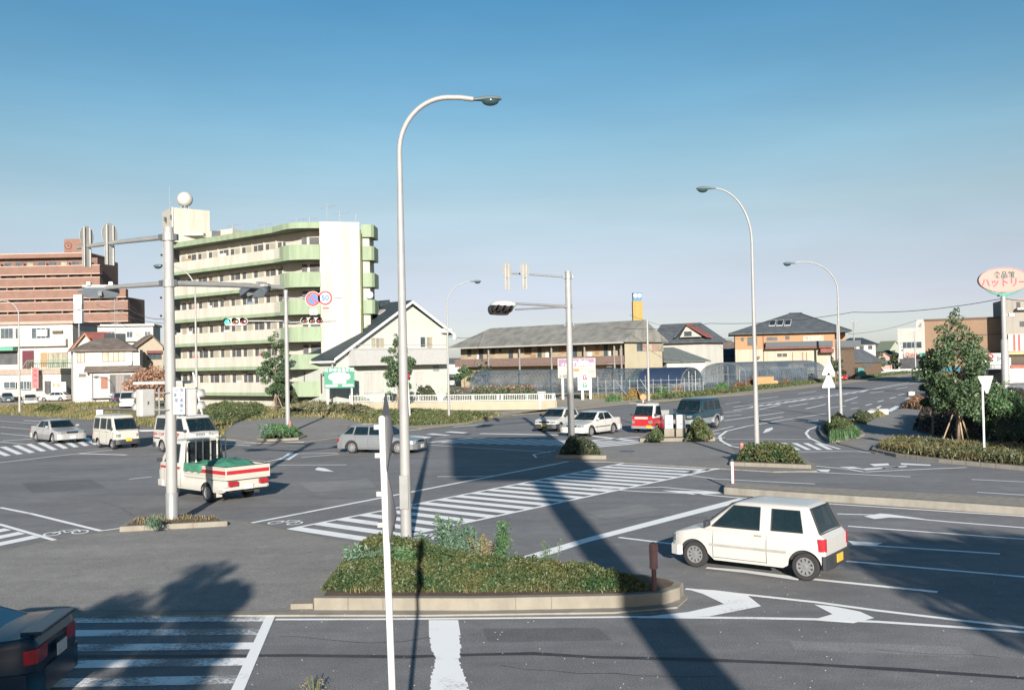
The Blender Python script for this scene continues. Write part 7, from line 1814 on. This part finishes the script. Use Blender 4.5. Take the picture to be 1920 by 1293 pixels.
for i,(x0,x1) in enumerate(((1246,1262),(1268,1285))):
    a, c = G(x0,824), G(x1,824); w_ = (c-a).length; T = thing('control_cabinet', ('left' if i==0 else 'right')+' one of the two grey traffic control cabinets on concrete bases', 'cabinet', ((a.x+c.x)/2,(a.y+c.y)/2,.05)); zt = Zat(1265,777,a.y)-.05; zm = zt*.42
    MB().box(-w_/2-.04,w_/2+.04,-.22,.22,0,zm).build('concrete_base', CONC, T); MB().box(-w_/2,w_/2,-.18,.18,zm+.003,zt).build('cabinet', SIGW, T, bevel=.02)
    MB().box(-w_/2+.03,w_/2-.03,-.19,-.181,zm+.05,zt-.06).build('door', mat('cabinet_door',(.47,.46,.43),.5,var=.06), T)
    MB().box(-.05,.05,-.21,-.191,zt*.62,zt*.65).build('handle', DARKM, T)
for (px,py) in ((1634,781),(1655,778),(1708,742)):
    b = G(px,py); T = thing('kerb_block', {1634:'left of the two white concrete blocks at the footway entrance',1655:'right of the two white concrete blocks at the footway entrance',1708:'white concrete block on the far kerb before the big tree'}[px], 'block', (b.x,b.y,.04)); MB().prism([(-.35,-.25),(.35,-.25),(.35,.25),(-.35,.25)],0,.42).build('block', mat('whitewashed_concrete',(.50,.47,.43),.8,var=.1), T, bevel=.04)

# ------------------------------------------------ planters with kerbs
def planter(label, outline_px, h, w=.18, z=0.0, mat_=CONC, rnd=0, steps=None):
    o = [(G(x,y).x,G(x,y).y) for x,y in outline_px]
    if rnd: o = rounded(o, rnd)
    T = thing('planter', label, 'planter', (0,0,0)); k = MB().prism(o, z-.05, h); k.build('kerb', mat_, T, bevel=.02)
    inn = inset(o, w); A = sum(inn[i][0]*inn[(i+1)%len(inn)][1]-inn[(i+1)%len(inn)][0]*inn[i][1] for i in range(len(inn)))
    MB().poly([(x,y,h+.006) for x,y in (inn if A>0 else inn[::-1])]).build('soil', SOIL, T)
    jb = MB(); n_ = len(o)
    for i in range(n_):
        a_, b_ = Vector(o[i]), Vector(o[(i+1)%n_]); L_ = (b_-a_).length
        for k in range(1,int(L_/.62)):
            p_ = a_.lerp(b_,k*.62/L_); jb.obox((p_.x,p_.y,h/2+z),.014,.02,h+.01,math.atan2((b_-a_).y,(b_-a_).x))
    if jb.v: jb.build('kerb_joint', mat('joint_dark',(.16,.14,.115),.9), T)
    return o, inn, T
PLF = [(588,1146),(900,1147),(1160,1142),(1245,1136),(1275,1126),(1282,1116),(1262,1108),(1222,1101),(1080,1087),(960,1072),(860,1056),(760,1040),(700,1030),(670,1034),(630,1082)]
of, inf, Tf = planter('long raised concrete planter in the foreground with a rounded right end', PLF, .24, .16)
MB().box(of[0][0]-.42,of[0][0]-.02,of[0][1]+.05,of[0][1]+.35,.03,.13).build('kerb_step', CONC, Tf, bevel=.01)
o1, i1, T1 = planter('low kerbed bed at the foot of the big signal pole', [(224,999),(427,988),(410,978),(330,975),(270,978),(244,985)], .17,.14)
o2, i2, T2 = planter('kerbed bed round the middle island signal pole', [(1040,861),(1137,862),(1130,850),(1080,841),(1050,845)], .20,.16,mat_=CONC)
o3, i3, T3 = planter('kerbed bed with the two grey cabinets', [(1200,828),(1341,826),(1336,812),(1300,806),(1240,808),(1210,817)], .18,.16)
o4, i4, T4 = planter('kerbed bed round the right island lamp', [(1368,874),(1521,880),(1510,866),(1470,858),(1400,856),(1376,862)], .18,.16)
o5, i5, T5 = planter('teardrop bed with grass at the slip lane', [(1560,832),(1622,820),(1618,812),(1600,798),(1572,790),(1545,797),(1534,806),(1540,820)], .16,.18,rnd=1)
o6, i6, T6 = planter('long kerbed verge at the right edge', [(1634,847),(1680,857),(1760,867),(1920,882),(2250,920),(2250,880),(1920,850),(1760,836),(1670,832),(1640,838)], .15,.2,mat_=CONC2)
o7, i7, T7 = planter('small kerbed bed at the far signal pole', [(482,826),(500,829),(560,826),(575,820),(560,811),(520,808),(490,812)], .18,.16)
med = [(1357,926),(1500,937),(1700,950),(1920,966),(2300,1000),(2300,975),(1920,947),(1700,935),(1500,924),(1362,915)]
om = [(G(x,y).x,G(x,y).y) for x,y in med]; md_ = thing('median_kerb', 'long raised concrete median between the carriageways on the right', 'median', (0,0,0)); MB().prism(om, -.02, .22).build('kerb', CONC2, md_, bevel=.03)
inm = inset(om,.16); A = sum(inm[i][0]*inm[(i+1)%len(inm)][1]-inm[(i+1)%len(inm)][0]*inm[i][1] for i in range(len(inm))); MB().poly([(x,y,.226) for x,y in (inm if A>0 else inm[::-1])]).build('median_top', mat('median_gravel',(.26,.23,.19),.9,var=.25,vscale=5,bump=.4,bscale=30), md_)

# ------------------------------------------------ fence wall of the gabled house
def wall_run(label, pts, zw, zf):
    T = thing('fence', label, 'fence', (0,0,0)); wb = MB(); rb = MB()
    for (a,b) in zip(pts,pts[1:]):
        a, b = Vector(a), Vector(b); d = (b-a).normalized(); n = Vector((-d.y,d.x))*.10
        wb.prism([tuple(a-n),tuple(b-n),tuple(b+n),tuple(a+n)],0,zw)
        n2 = n*.35
        for z in (zw+.04,zf-.06): rb.prism([tuple(a-n2),tuple(b-n2),tuple(b+n2),tuple(a+n2)],z,z+.06)
        L_ = (b-a).length; k = 0
        while k*.17 < L_:
            p = a+d*k*.17; big = k%14==0; w_ = .06 if big else .032
            rb.obox((p.x,p.y,(zw+zf)/2+.02),w_*(2 if big else 1),.05,zf-zw-.02,math.atan2(d.y,d.x)); k += 1
    wb.build('wall', streaky('boundary_wall_plaster',(.46,.41,.30),(.28,.23,.16),.4,.85,1,.6), T); rb.build('railing', WHITEP, T)
    return T
wall_run('cream wall topped with a white slatted railing by the gabled house', [(B(x,d).x,B(x,d).y) for x,d in ((655,93),(740,91),(840,89.5),(940,88.3),(1040,87.2))], .82, 1.45)
wall_run('cream wall end turning back along the sandy forecourt', [(B(1040,87.3).x,B(1040,87.3).y),(B(1038,101).x,B(1038,101).y)], .82, 1.0)
T = thing('gate_post', 'stone lantern-like gate post in the railing', 'post', B(1014,87.6)); MB().box(-.28,.28,-.2,.2,0,1.5).build('post', EAVE, T, bevel=.04); MB().box(-.4,.4,-.32,.32,1.503,1.65).build('cap', EAVE, T, bevel=.05)

# ------------------------------------------------ greenhouses
FILM = mat('greenhouse_film', (0.09,0.12,0.15), .3, var=.5, vscale=.7, alpha=.5, spec=.4); RIBM = mat('greenhouse_pipe',(.34,.36,.38),.4,.3,var=.1)
def greenhouse(label, c0, c1, w, h, ribs, tarp=None, hside=1.2):
    """round-topped tunnel whose axis runs from c0 to c1"""
    c0, c1 = Vector((c0.x,c0.y)), Vector((c1.x,c1.y)); d = (c1-c0); L_ = d.length
    T = thing('greenhouse', label, 'greenhouse', (c0.x,c0.y,0), math.atan2(d.y,d.x))
    def arch(x, r=0.0):
        pts = [(x,-w/2-r,0),(x,-w/2-r,hside)]
        for k in range(1,12): a = math.pi-math.pi*k/12; pts.append((x,(w/2+r)*math.cos(a),hside+(h-hside+r)*math.sin(a)))
        return pts+[(x,w/2+r,hside),(x,w/2+r,0)]
    rb = MB()
    for k in range(ribs): rb.tube(arch(L_*k/(ribs-1)),.035,5,False)
    for (y,z) in ((-w/2,hside),(w/2,hside),(0,h),(-w/2,.5),(-w*.36,hside+(h-hside)*.69)): rb.tube([(0,y,z),(L_,y,z)],.03,5)
    rb.build('pipe_frame', RIBM, T)
    fl = MB(); A0, A1 = arch(0,.03), arch(L_,.03); n = len(A0); fl.add(A0+A1,[(k,k+1,n+k+1,n+k) for k in range(n-1)]); fl.build('film', FILM, T, 60)
    for x in (0,L_):
        q = MB(); q.poly(arch(x,.0)); q.build('end_film', FILM, T)
        q = MB(); q.tube([(x,-.9,0),(x,-.9,h*.86)],.04,5); q.tube([(x,.9,0),(x,.9,h*.86)],.04,5); q.tube([(x,-.9,2.0),(x,.9,2.0)],.04,5); q.tube([(x,-w/2,hside),(x,w/2,hside)],.03,5); q.build('end_frame', RIBM, T)
    if tarp:
        A0, A1 = arch(tarp[0],.07)[1:-1], arch(tarp[1],.07)[1:-1]; n = len(A0); q = MB(); q.add(A0+A1,[(k,k+1,n+k+1,n+k) for k in range(n-1)]); q.build('tarpaulin', mat('navy_sheet',(.02,.035,.07)), T, 60)
    # soil and plants inside
    q = MB(); rr = random.Random(4)
    for i in range(int(L_*14)):
        x = rr.uniform(.5,L_-.5); y = rr.choice([-.32,-.1,.12,.34])*w+rr.uniform(-.2,.2); z = rr.uniform(.1,1.1)
        q.add([(x-.2,y,z),(x,y-.15,z+.1),(x+.2,y,z+.05),(x,y+.15,z)],[(0,1,2,3)])
    q.build('crops', LEAF_DK, T)
    return T
g0 = B(1297,127); g1 = B(905,150)
greenhouse('long round-topped greenhouse with a dark blue sheet over its right end', g0, g1, 6.0, 3.2, 52, tarp=(.1,6.5))
greenhouse('second greenhouse with a lattice of pipes in front of the ochre house', B(1354,143), B(1508,166), 7.5, 3.7, 36, hside=1.9)
# scaffold of poles and garden things between greenhouse and hedge
T = thing('trellis', 'open frame of grey garden stakes beside the greenhouse', 'frame', B(1120,112), R(8)); q = MB()
for k in range(14):
    x = k*.95; q.tube([(x,0,0),(x,0,2.1 if k%3 else 2.5)],.035,5)
q.tube([(0,0,1.9),(12.6,0,1.9)],.03,5); q.tube([(0,0,1.1),(12.6,0,1.1)],.03,5); q.tube([(2,-.2,2.1),(3.4,-.9,0)],.04,5); q.tube([(5,-.2,2.1),(6.2,-.9,0)],.04,5); q.build('stakes', RIBM, T)
T = thing('netting_fence', 'pale blue netting fence behind the roadside hedge', 'fence', B(1385,141), math.atan2(B(1512,164).y-B(1385,141).y,B(1512,164).x-B(1385,141).x)); Lq = (B(1512,164)-B(1385,141)).length
MB().box(0,Lq,-.02,.02,.1,2.5).build('net', mat('blue_net',(.20,.27,.33),.7,var=.3,vscale=1.0,alpha=.6), T); q = MB()
for k in range(9): q.tube([(Lq*k/8,-.05,0),(Lq*k/8,-.05,2.8)],.06,5)
q.build('net_posts', RIBM, T)
T = thing('crate', 'large orange-brown crate behind the roadside hedge', 'crate', B(1431,139)); MB().box(-1.25,1.25,-.7,.7,0,1.5).build('box', mat('crate_orange',(.48,.26,.11),.8,var=.15), T, bevel=.02); MB().box(-1.3,1.3,-.75,.75,1.503,1.6).build('lid', ORANGE_W, T)
T = thing('crate', 'small pale crate standing right of the orange-brown one', 'crate', B(1450,140)); MB().box(-.45,.45,-.4,.4,0,.95).build('box', EAVE, T, bevel=.02); MB().box(-.2,.5,-.41,-.402,.1,.9).build('side', mat('crate_orange',(.48,.26,.11)), T)
T = thing('teal_net', 'teal net draped over a frame beyond the far lamp post', 'net', B(1617,186)); q = MB(); q.extr([Vector((-1.0,0,.2)),Vector((1.0,0,.1)),Vector((.1,0,1.9)),Vector((-.9,0,2.0))],(0,1.5,0)); q.build('net', mat('teal_net',(.07,.22,.21),.8,var=.25,vscale=2), T); q = MB(); q.tube([(-1.2,-.1,0),(-1.2,-.1,2.5)],.04,5); q.build('frame', FR_BR, T)
T = thing('shelter', 'flower stall with a flat grey roof behind the pedestrian signals', 'stall', B(305,60)); zr = Zat(305,716,60)
MB().box(-1.55,1.5,-.8,.8,zr-.12,zr+.06).build('roof', mat('stall_roof',(.35,.36,.35),.6,var=.1), T)
for x in (-.25,1.3): MB().tube([(x,0,0),(x,0,zr-.12)],.05,6).build('post', GALV, T)
MB().box(-1.4,1.4,-.3,.3,.5,.6).build('shelf', GALV2, T)
T2_ = tag(MB().box(-.3,.3,-.03,.03,0,.75).build('notice_board', WHITEP), 'small white notice board on the grass behind the kei van', 'sign'); T2_.location = B(186,88)

# ------------------------------------------------ overhead wires
def wire(label, pts, r=.02, group='overhead wires'):
    out = []; 
    for (a,b) in zip(pts,pts[1:]):
        for k in range(10): t = k/10; p = a.lerp(b,t); p.z -= 4*t*(1-t)*.5; out.append(p)
    out.append(pts[-1]); o = MB().tube(out, r, 4).build('wire', mat('wire_black',(.06,.06,.065),.6), None); tag(o, label, 'wire', group)
wire('long dark wire crossing the sky from the flats to the oval sign', [P(1150,614,150),P(1330,606,140),P(1600,585,120),P(1882,559,100),P(2000,548,95)], .035)
wire('second wire dropping behind the ochre house', [P(1180,590,180),P(1320,625,175),P(1400,634,170)], .03)
wire('wire running left from the lamp to the brick block', [P(180,570,180),P(240,578,150),P(310,598,110)], .035)
wire('lower wire between the flats and the aerial mast', [P(216,580,150),P(310,606,110)], .025)
wire('wire sagging between gabled house and wooden flats', [P(840,630,106),P(905,625,176)], .03)
wire('thin wire over the far shops', [P(1590,626,180),P(1720,600,170)], .03)
# ================================================================ PLANTS
CORE = mat('hedge_core',(.020,.026,.010),.95,var=.3,vscale=5)
# foreground azalea bed, following the soil outline
AZ = [(G(x,y,.24).x,G(x,y,.24).y) for x,y in [(602,1108),(760,1110),(900,1110),(1050,1108),(1180,1110),(1222,1105),(1195,1094),(1130,1086),(1080,1080),(960,1066),(860,1050),(760,1030),(705,1024),(672,1026),(640,1060)]]
hedge('azalea_bed', 'wide bed of low azaleas filling the foreground planter', AZ, .24, .50, 62000, .030, LEAF_AZ, 3, 'shrub', edge=.75, rough=.62, core=CORE)
fg = [(G(x,y,.24).x,G(x,y,.24).y) for x,y in [(640,1112),(1200,1112),(1200,1100),(640,1100)]]
grass('dry_grass', 'dry grass tufts along the front edge of the foreground planter', fg, 260, .05,.20, LEAF_DRY, 5, .24, .006)
def weed(label, px, py, ytop, n, spread, m, seed, z=.3, size=.035, stems=5):
    rng = random.Random(seed); b = G(px,py,z); h = Zat(px,ytop,b.y)-z; h *= 1.35; n = int(n*1.7); size *= 1.25; T = thing('weed', label, 'weed', (b.x,b.y,z)); q = MB(); lb = MB()
    for s in range(stems):
        a = rng.uniform(0,6.28); r = rng.uniform(0,spread); hh = h*rng.uniform(.55,1); top = Vector((math.cos(a)*r*1.5,math.sin(a)*r,hh)); b0 = Vector((math.cos(a)*r*.5,math.sin(a)*r*.5,0))
        q.tube([b0,(b0+top)*.5+Vector((.02,0,0)),top],.006,4)
        for k in range(n//stems):
            t = rng.uniform(.15,1); c = b0.lerp(top,t); w = (1.15-t)*.16+.03
            c += Vector((rng.gauss(0,w*.5),rng.gauss(0,w*.5),rng.gauss(0,.02))); leaf_cloud(lb,1,lambda c=c:c,size,rng,.2,.35)
    q.build('stem', mat('weed_stem',(.12,.15,.06),.8), T); lb.build('leaves', m, T)
weed('bushy bluish-green weed right of the tall lamp post', 830,1045,988,1100,.45,LEAF_BL,1,size=.04,stems=12)
weed('bluish weed between the lamp post and the tallest weed', 868,1050,1000,700,.30,LEAF_BL,2,size=.038,stems=9)
weed('tall slender weed spike at the middle of the planter', 942,1056,988,520,.12,LEAF_GR,3,stems=4)
weed('thin wispy weed near the stop line', 1030,1068,1022,160,.25,LEAF_BL,4,stems=6,size=.025)
weed('yellowish weed left of the tallest weed spike', 905,1052,1012,320,.30,LEAF_DRY,5,stems=7,size=.025)
weed('grey-green weed at the left end of the planter', 690,1070,1030,900,.40,LEAF_BL,6,size=.042,stems=10)
weed('green shrubby sprout beside the sign post', 752,1075,1035,700,.35,LEAF_GR,7,size=.042,stems=8)
weed('small tuft on the corner bed left of the signal pole', 286,991,972,260,.20,LEAF_BL,8,z=.17,stems=7)
weed('dark weed in the far signal pole bed', 500,820,795,260,.35,LEAF_BL,9,z=.18,size=.08,stems=6)
weed('white-flowered weed at the bottom edge', 585,1310,1272,140,.10,LEAF_DRY,10,z=0,size=.012,stems=6)
grass('dry_grass','brown dry grass on the small bed of the signal pole', i1, 420,.04,.12, LEAF_DRY, 8, .17,.007)
hedge('shrub', 'dark round shrub in the bed of the middle signal pole', inset(i2,.05), .2, .55, 3500, .06, LEAF_DK, 11, 'shrub', edge=.5, core=CORE)
c_ = [(G(x,y,.18).x,G(x,y,.18).y) for x,y in ((1212,826),(1244,826),(1244,812),(1220,814))]; hedge('shrub','low grey-green shrub left of the grey cabinets', c_, .18,.42,1800,.06,LEAF_AZ,12,'shrub',edge=.4,core=CORE)
c_ = [(G(x,y,.18).x,G(x,y,.18).y) for x,y in ((1286,824),(1336,824),(1332,810),(1290,808))]; hedge('shrub','rounded grey-green shrub right of the grey cabinets', c_, .18,.85,4200,.065,LEAF_AZ,13,'shrub',edge=.7,core=CORE)
hedge('shrub', 'dark green azaleas in the bed of the right lamp', inset(i4,.08), .18, .62, 7000, .055, LEAF_AZ, 14, 'shrub', edge=.5, core=CORE)
hedge('shrub', 'russet and green plants filling the teardrop bed', inset(i5,.1), .16, .80, 6500, .07, LEAF_AZ, 15, 'shrub', edge=.9, core=CORE)
grass('grass','bright green grass along the front of the teardrop bed', [(G(x,y,.16).x,G(x,y,.16).y) for x,y in ((1556,828),(1612,819),(1606,808),(1560,812))], 1600,.2,.5, LEAF_GR, 16, .16,.02)
hedge('grass_verge', 'brownish green verge plants behind the right kerb', inset(i6,.05), .15, .34, 15000, .06, leafmat('verge_plants',(.035,.062,.024),(.145,.11,.05),.9), 17, 'grass', edge=.5, kind='stuff', core=CORE)
grass('grass','long grass blades on the right kerbed verge', inset(i6,.1), 4000,.15,.45, LEAF_MIX, 18, .15,.016)
hedge('shrub', 'dark green plants at the foot of the far signal pole', inset(i7,.05), .18, .45, 3200, .07, LEAF_GR, 19, 'shrub', edge=.5, core=CORE)
# roadside hedge of the far right road
HR = [(B(x,7740/(y-YH(x))).x,B(x,7740/(y-YH(x))).y) for x,y in ((1212,751),(1300,745),(1400,734),(1480,725),(1560,715.5),(1580,713),(1582,710.5),(1560,712),(1480,721),(1400,729.5),(1300,740),(1225,746))]
hedge('clipped_hedge','low clipped hedge along the far road below the greenhouses', HR, .05,.48,17000,.14,LEAF_AZ,20,'hedge',edge=1.0,core=CORE,rough=.12)
HR2 = [(B(x,7740/(y-YH(x))).x,B(x,7740/(y-YH(x))).y) for x,y in ((1612,711),(1660,705),(1726,697.5),(1726,695),(1660,702),(1614,708))]
hedge('clipped_hedge','low clipped hedge in front of the white shop and little houses', HR2, .05,.45,9000,.20,LEAF_AZ,21,'hedge',edge=1.0,core=CORE,rough=.12)
# verges on the left and in the middle
VW = g2((-200,768),(0,764),(110,757),(260,752),(300,762),(200,765),(60,772))
grass('dry_grass','dry yellow grass between the parked cars and the path on the left', VW, 9000,.15,.45, LEAF_MIX, 22, -.02,.05)
V1 = g2((-200,778),(0,777),(170,787),(290,802),(415,823),(430,800),(400,795),(300,782),(170,770),(60,768),(0,771))
grass('grass_verge_blades','long dry and green grass behind the left road kerb', V1, 12000,.10,.38, LEAF_MIX, 23, -.02,.03)
hedge('grass_clump','bushy green tuft on the verge above the silver saloon', g2((60,772),(110,776),(125,768),(80,765)),0,.7,2200,.14,LEAF_AZ,24,'shrub',edge=1.5,core=CORE)
V2 = g2((400,797),(430,802),(445,792),(540,783),(640,785),(700,797),(880,794),(945,779),(860,774),(700,757),(560,752),(430,758),(350,765))
grass('grass_verge_blades','green and straw-coloured verge in front of the gabled house', V2, 22000,.12,.42, LEAF_MIX, 25, -.02,.04)
hedge('ground_cover','low spreading ground cover along the middle verge', g2((640,783),(700,797),(780,800),(880,793),(940,779),(850,772),(740,770),(660,775)),0,.38,14000,.09,LEAF_AZ,26,'shrub',edge=1.2,core=CORE,rough=.5)
hedge('shrub_belt','waist-high mixed shrubs left of the sapling stakes', g2((368,790),(420,797),(505,780),(500,757),(430,757),(375,770)),0,.85,11000,.10,LEAF_AZ,27,'shrub',edge=1.6,core=CORE,rough=.45)
hedge('shrub_belt','waist-high mixed shrubs in front of the green signboard', g2((520,782),(600,780),(700,781),(705,760),(640,752),(560,752),(520,757)),0,.95,14000,.11,leafmat('olive_shrub_leaves',(.075,.085,.035),(.19,.16,.085),1.1),28,'shrub',edge=1.8,core=CORE,rough=.5)
FLH = leafmat('hedge_with_pink_flowers',(.035,.06,.03),(.13,.15,.08),1.6)
hb1 = [(B(x,d).x,B(x,d).y) for x,d in ((872,91),(1010,89.8),(1012,93),(876,95))]
h_ = hedge('flowering_hedge','tall hedge with faded pink flowers behind the slatted railing', hb1, 0,2.15,12000,.11,FLH,29,'hedge',edge=1.0,core=CORE,rough=.12)
fl_ = MB(); rr = random.Random(9)
for k in range(260):
    t = rr.random(); p = B(872+138*t,91-1.2*t+rr.uniform(-.2,1.5)); leaf_cloud(fl_,1,lambda: Vector((p.x,p.y,1.85+rr.uniform(-.1,.35))),.10,rr)
fl_.build('flowers', mat('faded_pink_petals',(.32,.16,.15),.8,var=.2), h_)
for i,(pa,pb,da,h,lab,sd) in enumerate(((712,765,93.5,2.2,'white-flowered oleander left of the tall lamp post',31),(772,822,93,2.5,'dark oleander right of the tall lamp post',32),(824,868,92,2.0,'dark shrub below the white wagon',33),(655,705,94.2,1.7,'low oleander under the house windows',34))):
    o_ = [(B(x,d).x,B(x,d).y) for x,d in ((pa,da),(pb,da-.4),(pb,da+1.6),(pa,da+2))]
    hh = hedge('oleander_bush',lab,o_,0,h,4500,.12,LEAF_DK if i in (1,2) else LEAF_GR,sd,'bush',edge=1.2,core=CORE,rough=.35)
    fl_ = MB(); 
    for k in range(120 if i in(0,3) else 50):
        p = B(rr.uniform(pa,pb),da-rr.uniform(0,.3)+.2); leaf_cloud(fl_,1,lambda: Vector((p.x,p.y,rr.uniform(.9,h))),.09,rr)
    fl_.build('flowers', mat('white_petals',(.5,.46,.42),.8,var=.1), hh)
# trees
b = G(514,772); tree('young_tree','staked young evergreen tree in front of the flats', (b.x+.2,b.y,0), 8.2,1.7,20,4800,.12,LEAF_TR,41,trunk_h=.20,trunk_r=.10,stakes=True,pointed=.35)
b = B(746,86); tree('young_tree','young evergreen tree behind the tall lamp post', (b.x,b.y,0), 7.4,1.8,18,4200,.12,LEAF_TR,42,trunk_h=.30,trunk_r=.09,pointed=.45,stakes=True)
b = B(1792,46); tree('evergreen_tree','big dark evergreen tree beside the pylon sign at the right edge', (b.x,b.y,0), 6.75,1.95,38,11500,.085,LEAF_TR,43,trunk_h=.22,trunk_r=.11,pointed=.52,stakes=True)
b = B(1745,50); tree('evergreen_tree','smaller evergreen leaning against the left of the big tree', (b.x,b.y,0), 4.7,1.1,12,4500,.085,LEAF_TR,44,trunk_h=.3,trunk_r=.07,pointed=.5)
b = B(1838,45.5); tree('camellia_tree','glossy camellia with pale blossoms right of the big tree', (b.x+1.0,b.y,0), 3.1,1.3,14,7000,.07,LEAF_GR,45,trunk_h=.15,trunk_r=.06,pointed=.2)
rr = random.Random(14); q = MB(); 
for k in range(70): c = Vector((b.x+1.0+rr.gauss(0,.8),b.y-.9+rr.gauss(0,.35),rr.uniform(.9,3.0))); leaf_cloud(q,1,lambda c=c:c,.06,rr)
ob = [o for o in scene.objects if o.name.startswith('camellia_tree')][0]; o = q.build('blossom', mat('pale_blossom',(.42,.36,.26),.8), ob); o.location = (-ob.location.x,-ob.location.y,0)
def ghedge(name,label,pts,h,n,size,m,seed,cat='bush',edge=.9,rough=.35):
    return hedge(name,label,[(G(x,y).x,G(x,y).y) for x,y in pts],.04,h,n,size,m,seed,cat,edge=edge,core=CORE,rough=rough)
PURP = leafmat('purple_brown_leaves',(.028,.020,.020),(.085,.065,.05),1.6)
ghedge('dark_bush','dense purple-brown bush under the big tree',((1712,808),(1790,828),(1850,834),(1850,800),(1790,785),(1725,780)),1.45,12000,.075,PURP,51)
ghedge('dark_bush','dark bush mass running off the right edge',((1850,838),(2000,850),(2100,840),(2050,790),(1920,785),(1852,800)),1.9,13000,.08,LEAF_DK,52)
ghedge('russet_bush','low russet bush at the corner of the far footway',((1690,766),(1735,770),(1740,752),(1712,748)),.75,3200,.10,LEAF_BRN,53)
ghedge('russet_bush','brown grass bush behind the far footway corner',((1736,752),(1800,756),(1800,736),(1750,738)),1.5,4500,.12,LEAF_BRN,54)
ghedge('dark_bush','small dark bush behind the teardrop bed',((1592,792),(1625,797),(1640,784),(1600,781)),.6,2600,.09,LEAF_DK,55,edge=.7)
ghedge('dry_bush','dry pale tuft beside the white kerb blocks',((1632,787),(1660,781),(1650,774),(1630,778)),.45,1300,.08,LEAF_MIX,56,edge=.7)
b = B(285,112); tree('autumn_tree','russet autumn tree between the houses and the flats', (b.x,b.y,0), 5.2,2.9,16,4500,.16,LEAF_RED,57,trunk_h=.30,pointed=.1)
# garden plants below the greenhouses
for i,(px,d,h,m,lab) in enumerate(((1150,99,1.3,LEAF_GR,'green and orange garden plants left of the reflector post'),(1186,104,1.6,leafmat('orange_flowers',(.09,.12,.04),(.38,.17,.05),3.0),'orange-flowered garden plants beside the garden stakes'),(1240,114,1.2,LEAF_GR,'low green garden plants under the greenhouse'),(1270,116,1.5,leafmat('pale_pink_flowers',(.10,.12,.06),(.36,.24,.20),3.0),'pale pink garden flowers under the greenhouse'),(1388,139,1.5,LEAF_BRN,'russet garden plants beside the orange crate'),(1408,140,1.9,LEAF_BRN,'tall russet garden plants left of the crate'),(1466,149,1.8,leafmat('red_flowers',(.10,.09,.03),(.42,.09,.05),3.0),'red-flowered garden plants right of the crates'),(1497,158,1.3,LEAF_GR,'low green garden plants before the maroon hatchback'),(1350,134,1.3,LEAF_GR,'green garden plants at the greenhouse corner'))):
    o_ = [(B(x,dd).x,B(x,dd).y) for x,dd in ((px-16,d),(px+16,d+1.5),(px+16,d+4),(px-16,d+2.5))]; hedge('garden_plants',lab,o_,0,h,1800,.13,m,60+i,'plant',edge=1.2,rough=.5)
hedge('bamboo_grass','green weeds on the roof line beside the wooden flats', [(B(x,dd).x,B(x,dd).y) for x,dd in ((1170,140),(1215,139),(1215,143),(1170,144))],0,4.6,3000,.2,LEAF_GR,75,'bush',edge=2.0,rough=.5)
o_ = [(B(x,dd).x,B(x,dd).y) for x,dd in ((528,95),(562,94),(562,97),(528,98))]; hedge('garden_shrub','dark shrubs in front of the flats by the gabled house',o_,0,4.0,3500,.14,LEAF_DK,76,'shrub',edge=1.5,rough=.4)
# floor of low green over the fields
for i,(pts,lab) in enumerate(((((1045,745),(1180,742),(1350,736),(1340,741),(1200,749),(1180,752)),'rough grass strip between the forecourt and the greenhouses'),)):
    grass('field_grass',lab,g2(*pts),5000,.15,.5,LEAF_MIX,80+i,-.02,.05)
rgf = random.Random(21)
for k in range(16):
    px = [870,905,1336,1352,1590,1600,1650,1676,296,252,60,20,1745,1700,1640,1565][k]; d = [160,165,240,230,210,220,230,215,150,160,190,200,170,260,280,150][k]
    b = B(px,d); tree('distant_tree', 'small distant tree among the far roofs', (b.x,b.y,0), rgf.uniform(4,6), rgf.uniform(1.5,2.3), 7, 500, .3, LEAF_DK if k%2 else LEAF_TR, 90+k, group='distant trees among the roofs')
# ================================================================ WHAT STANDS BEHIND THE PHOTOGRAPHER AND SHADES THE ROAD, PLUS ONE TREE ADDED FOR ITS SHADE
T = thing('pylon_sign', 'huge pylon sign board on one round column behind the viewpoint', 'sign', (3.75,-6,0)); MB().lathe([(.55,0),(.44,.1),(.40,12.5)],seg=20).build('column', GALV2, T, 60)
bx = [(-3.25,12.7),(-2.9,12.3),(1.9,12.15),(2.45,12.6),(2.6,13.3),(2.6,18.3),(-3.25,18.3)]
MB().extr([Vector((x,-.2,z)) for x,z in bx],(0,.4,0)).build('board', WHITEP, T)
tree('shade_tree','leafy tree behind the viewpoint on the left', (-5.0,-4.2,0), 7.6,2.1,18,9000,.10,LEAF_TR,101,trunk_h=.55,trunk_r=.12,pointed=.2)
tree('shade_tree','low bushy tree behind the viewpoint at the far left', (-9.4,-4.4,0), 6.3,2.3,16,8000,.11,LEAF_TR,104,trunk_h=.58,trunk_r=.12,pointed=.1)
tree('shade_tree','spreading tree behind the viewpoint on the right', (12.0,-4.0,0), 7.9,3.5,30,17000,.12,LEAF_TR,102,trunk_h=.66,trunk_r=.15,pointed=.1)
tree('shade_tree','added tall tree out of view at the right, placed to shade the bushes', (27.5,3.0,0), 15.0,4.2,26,9000,.2,LEAF_TR,103,trunk_h=.62,trunk_r=.25,pointed=.1)  # unseen tree added so that its crown darkens the right-hand bushes
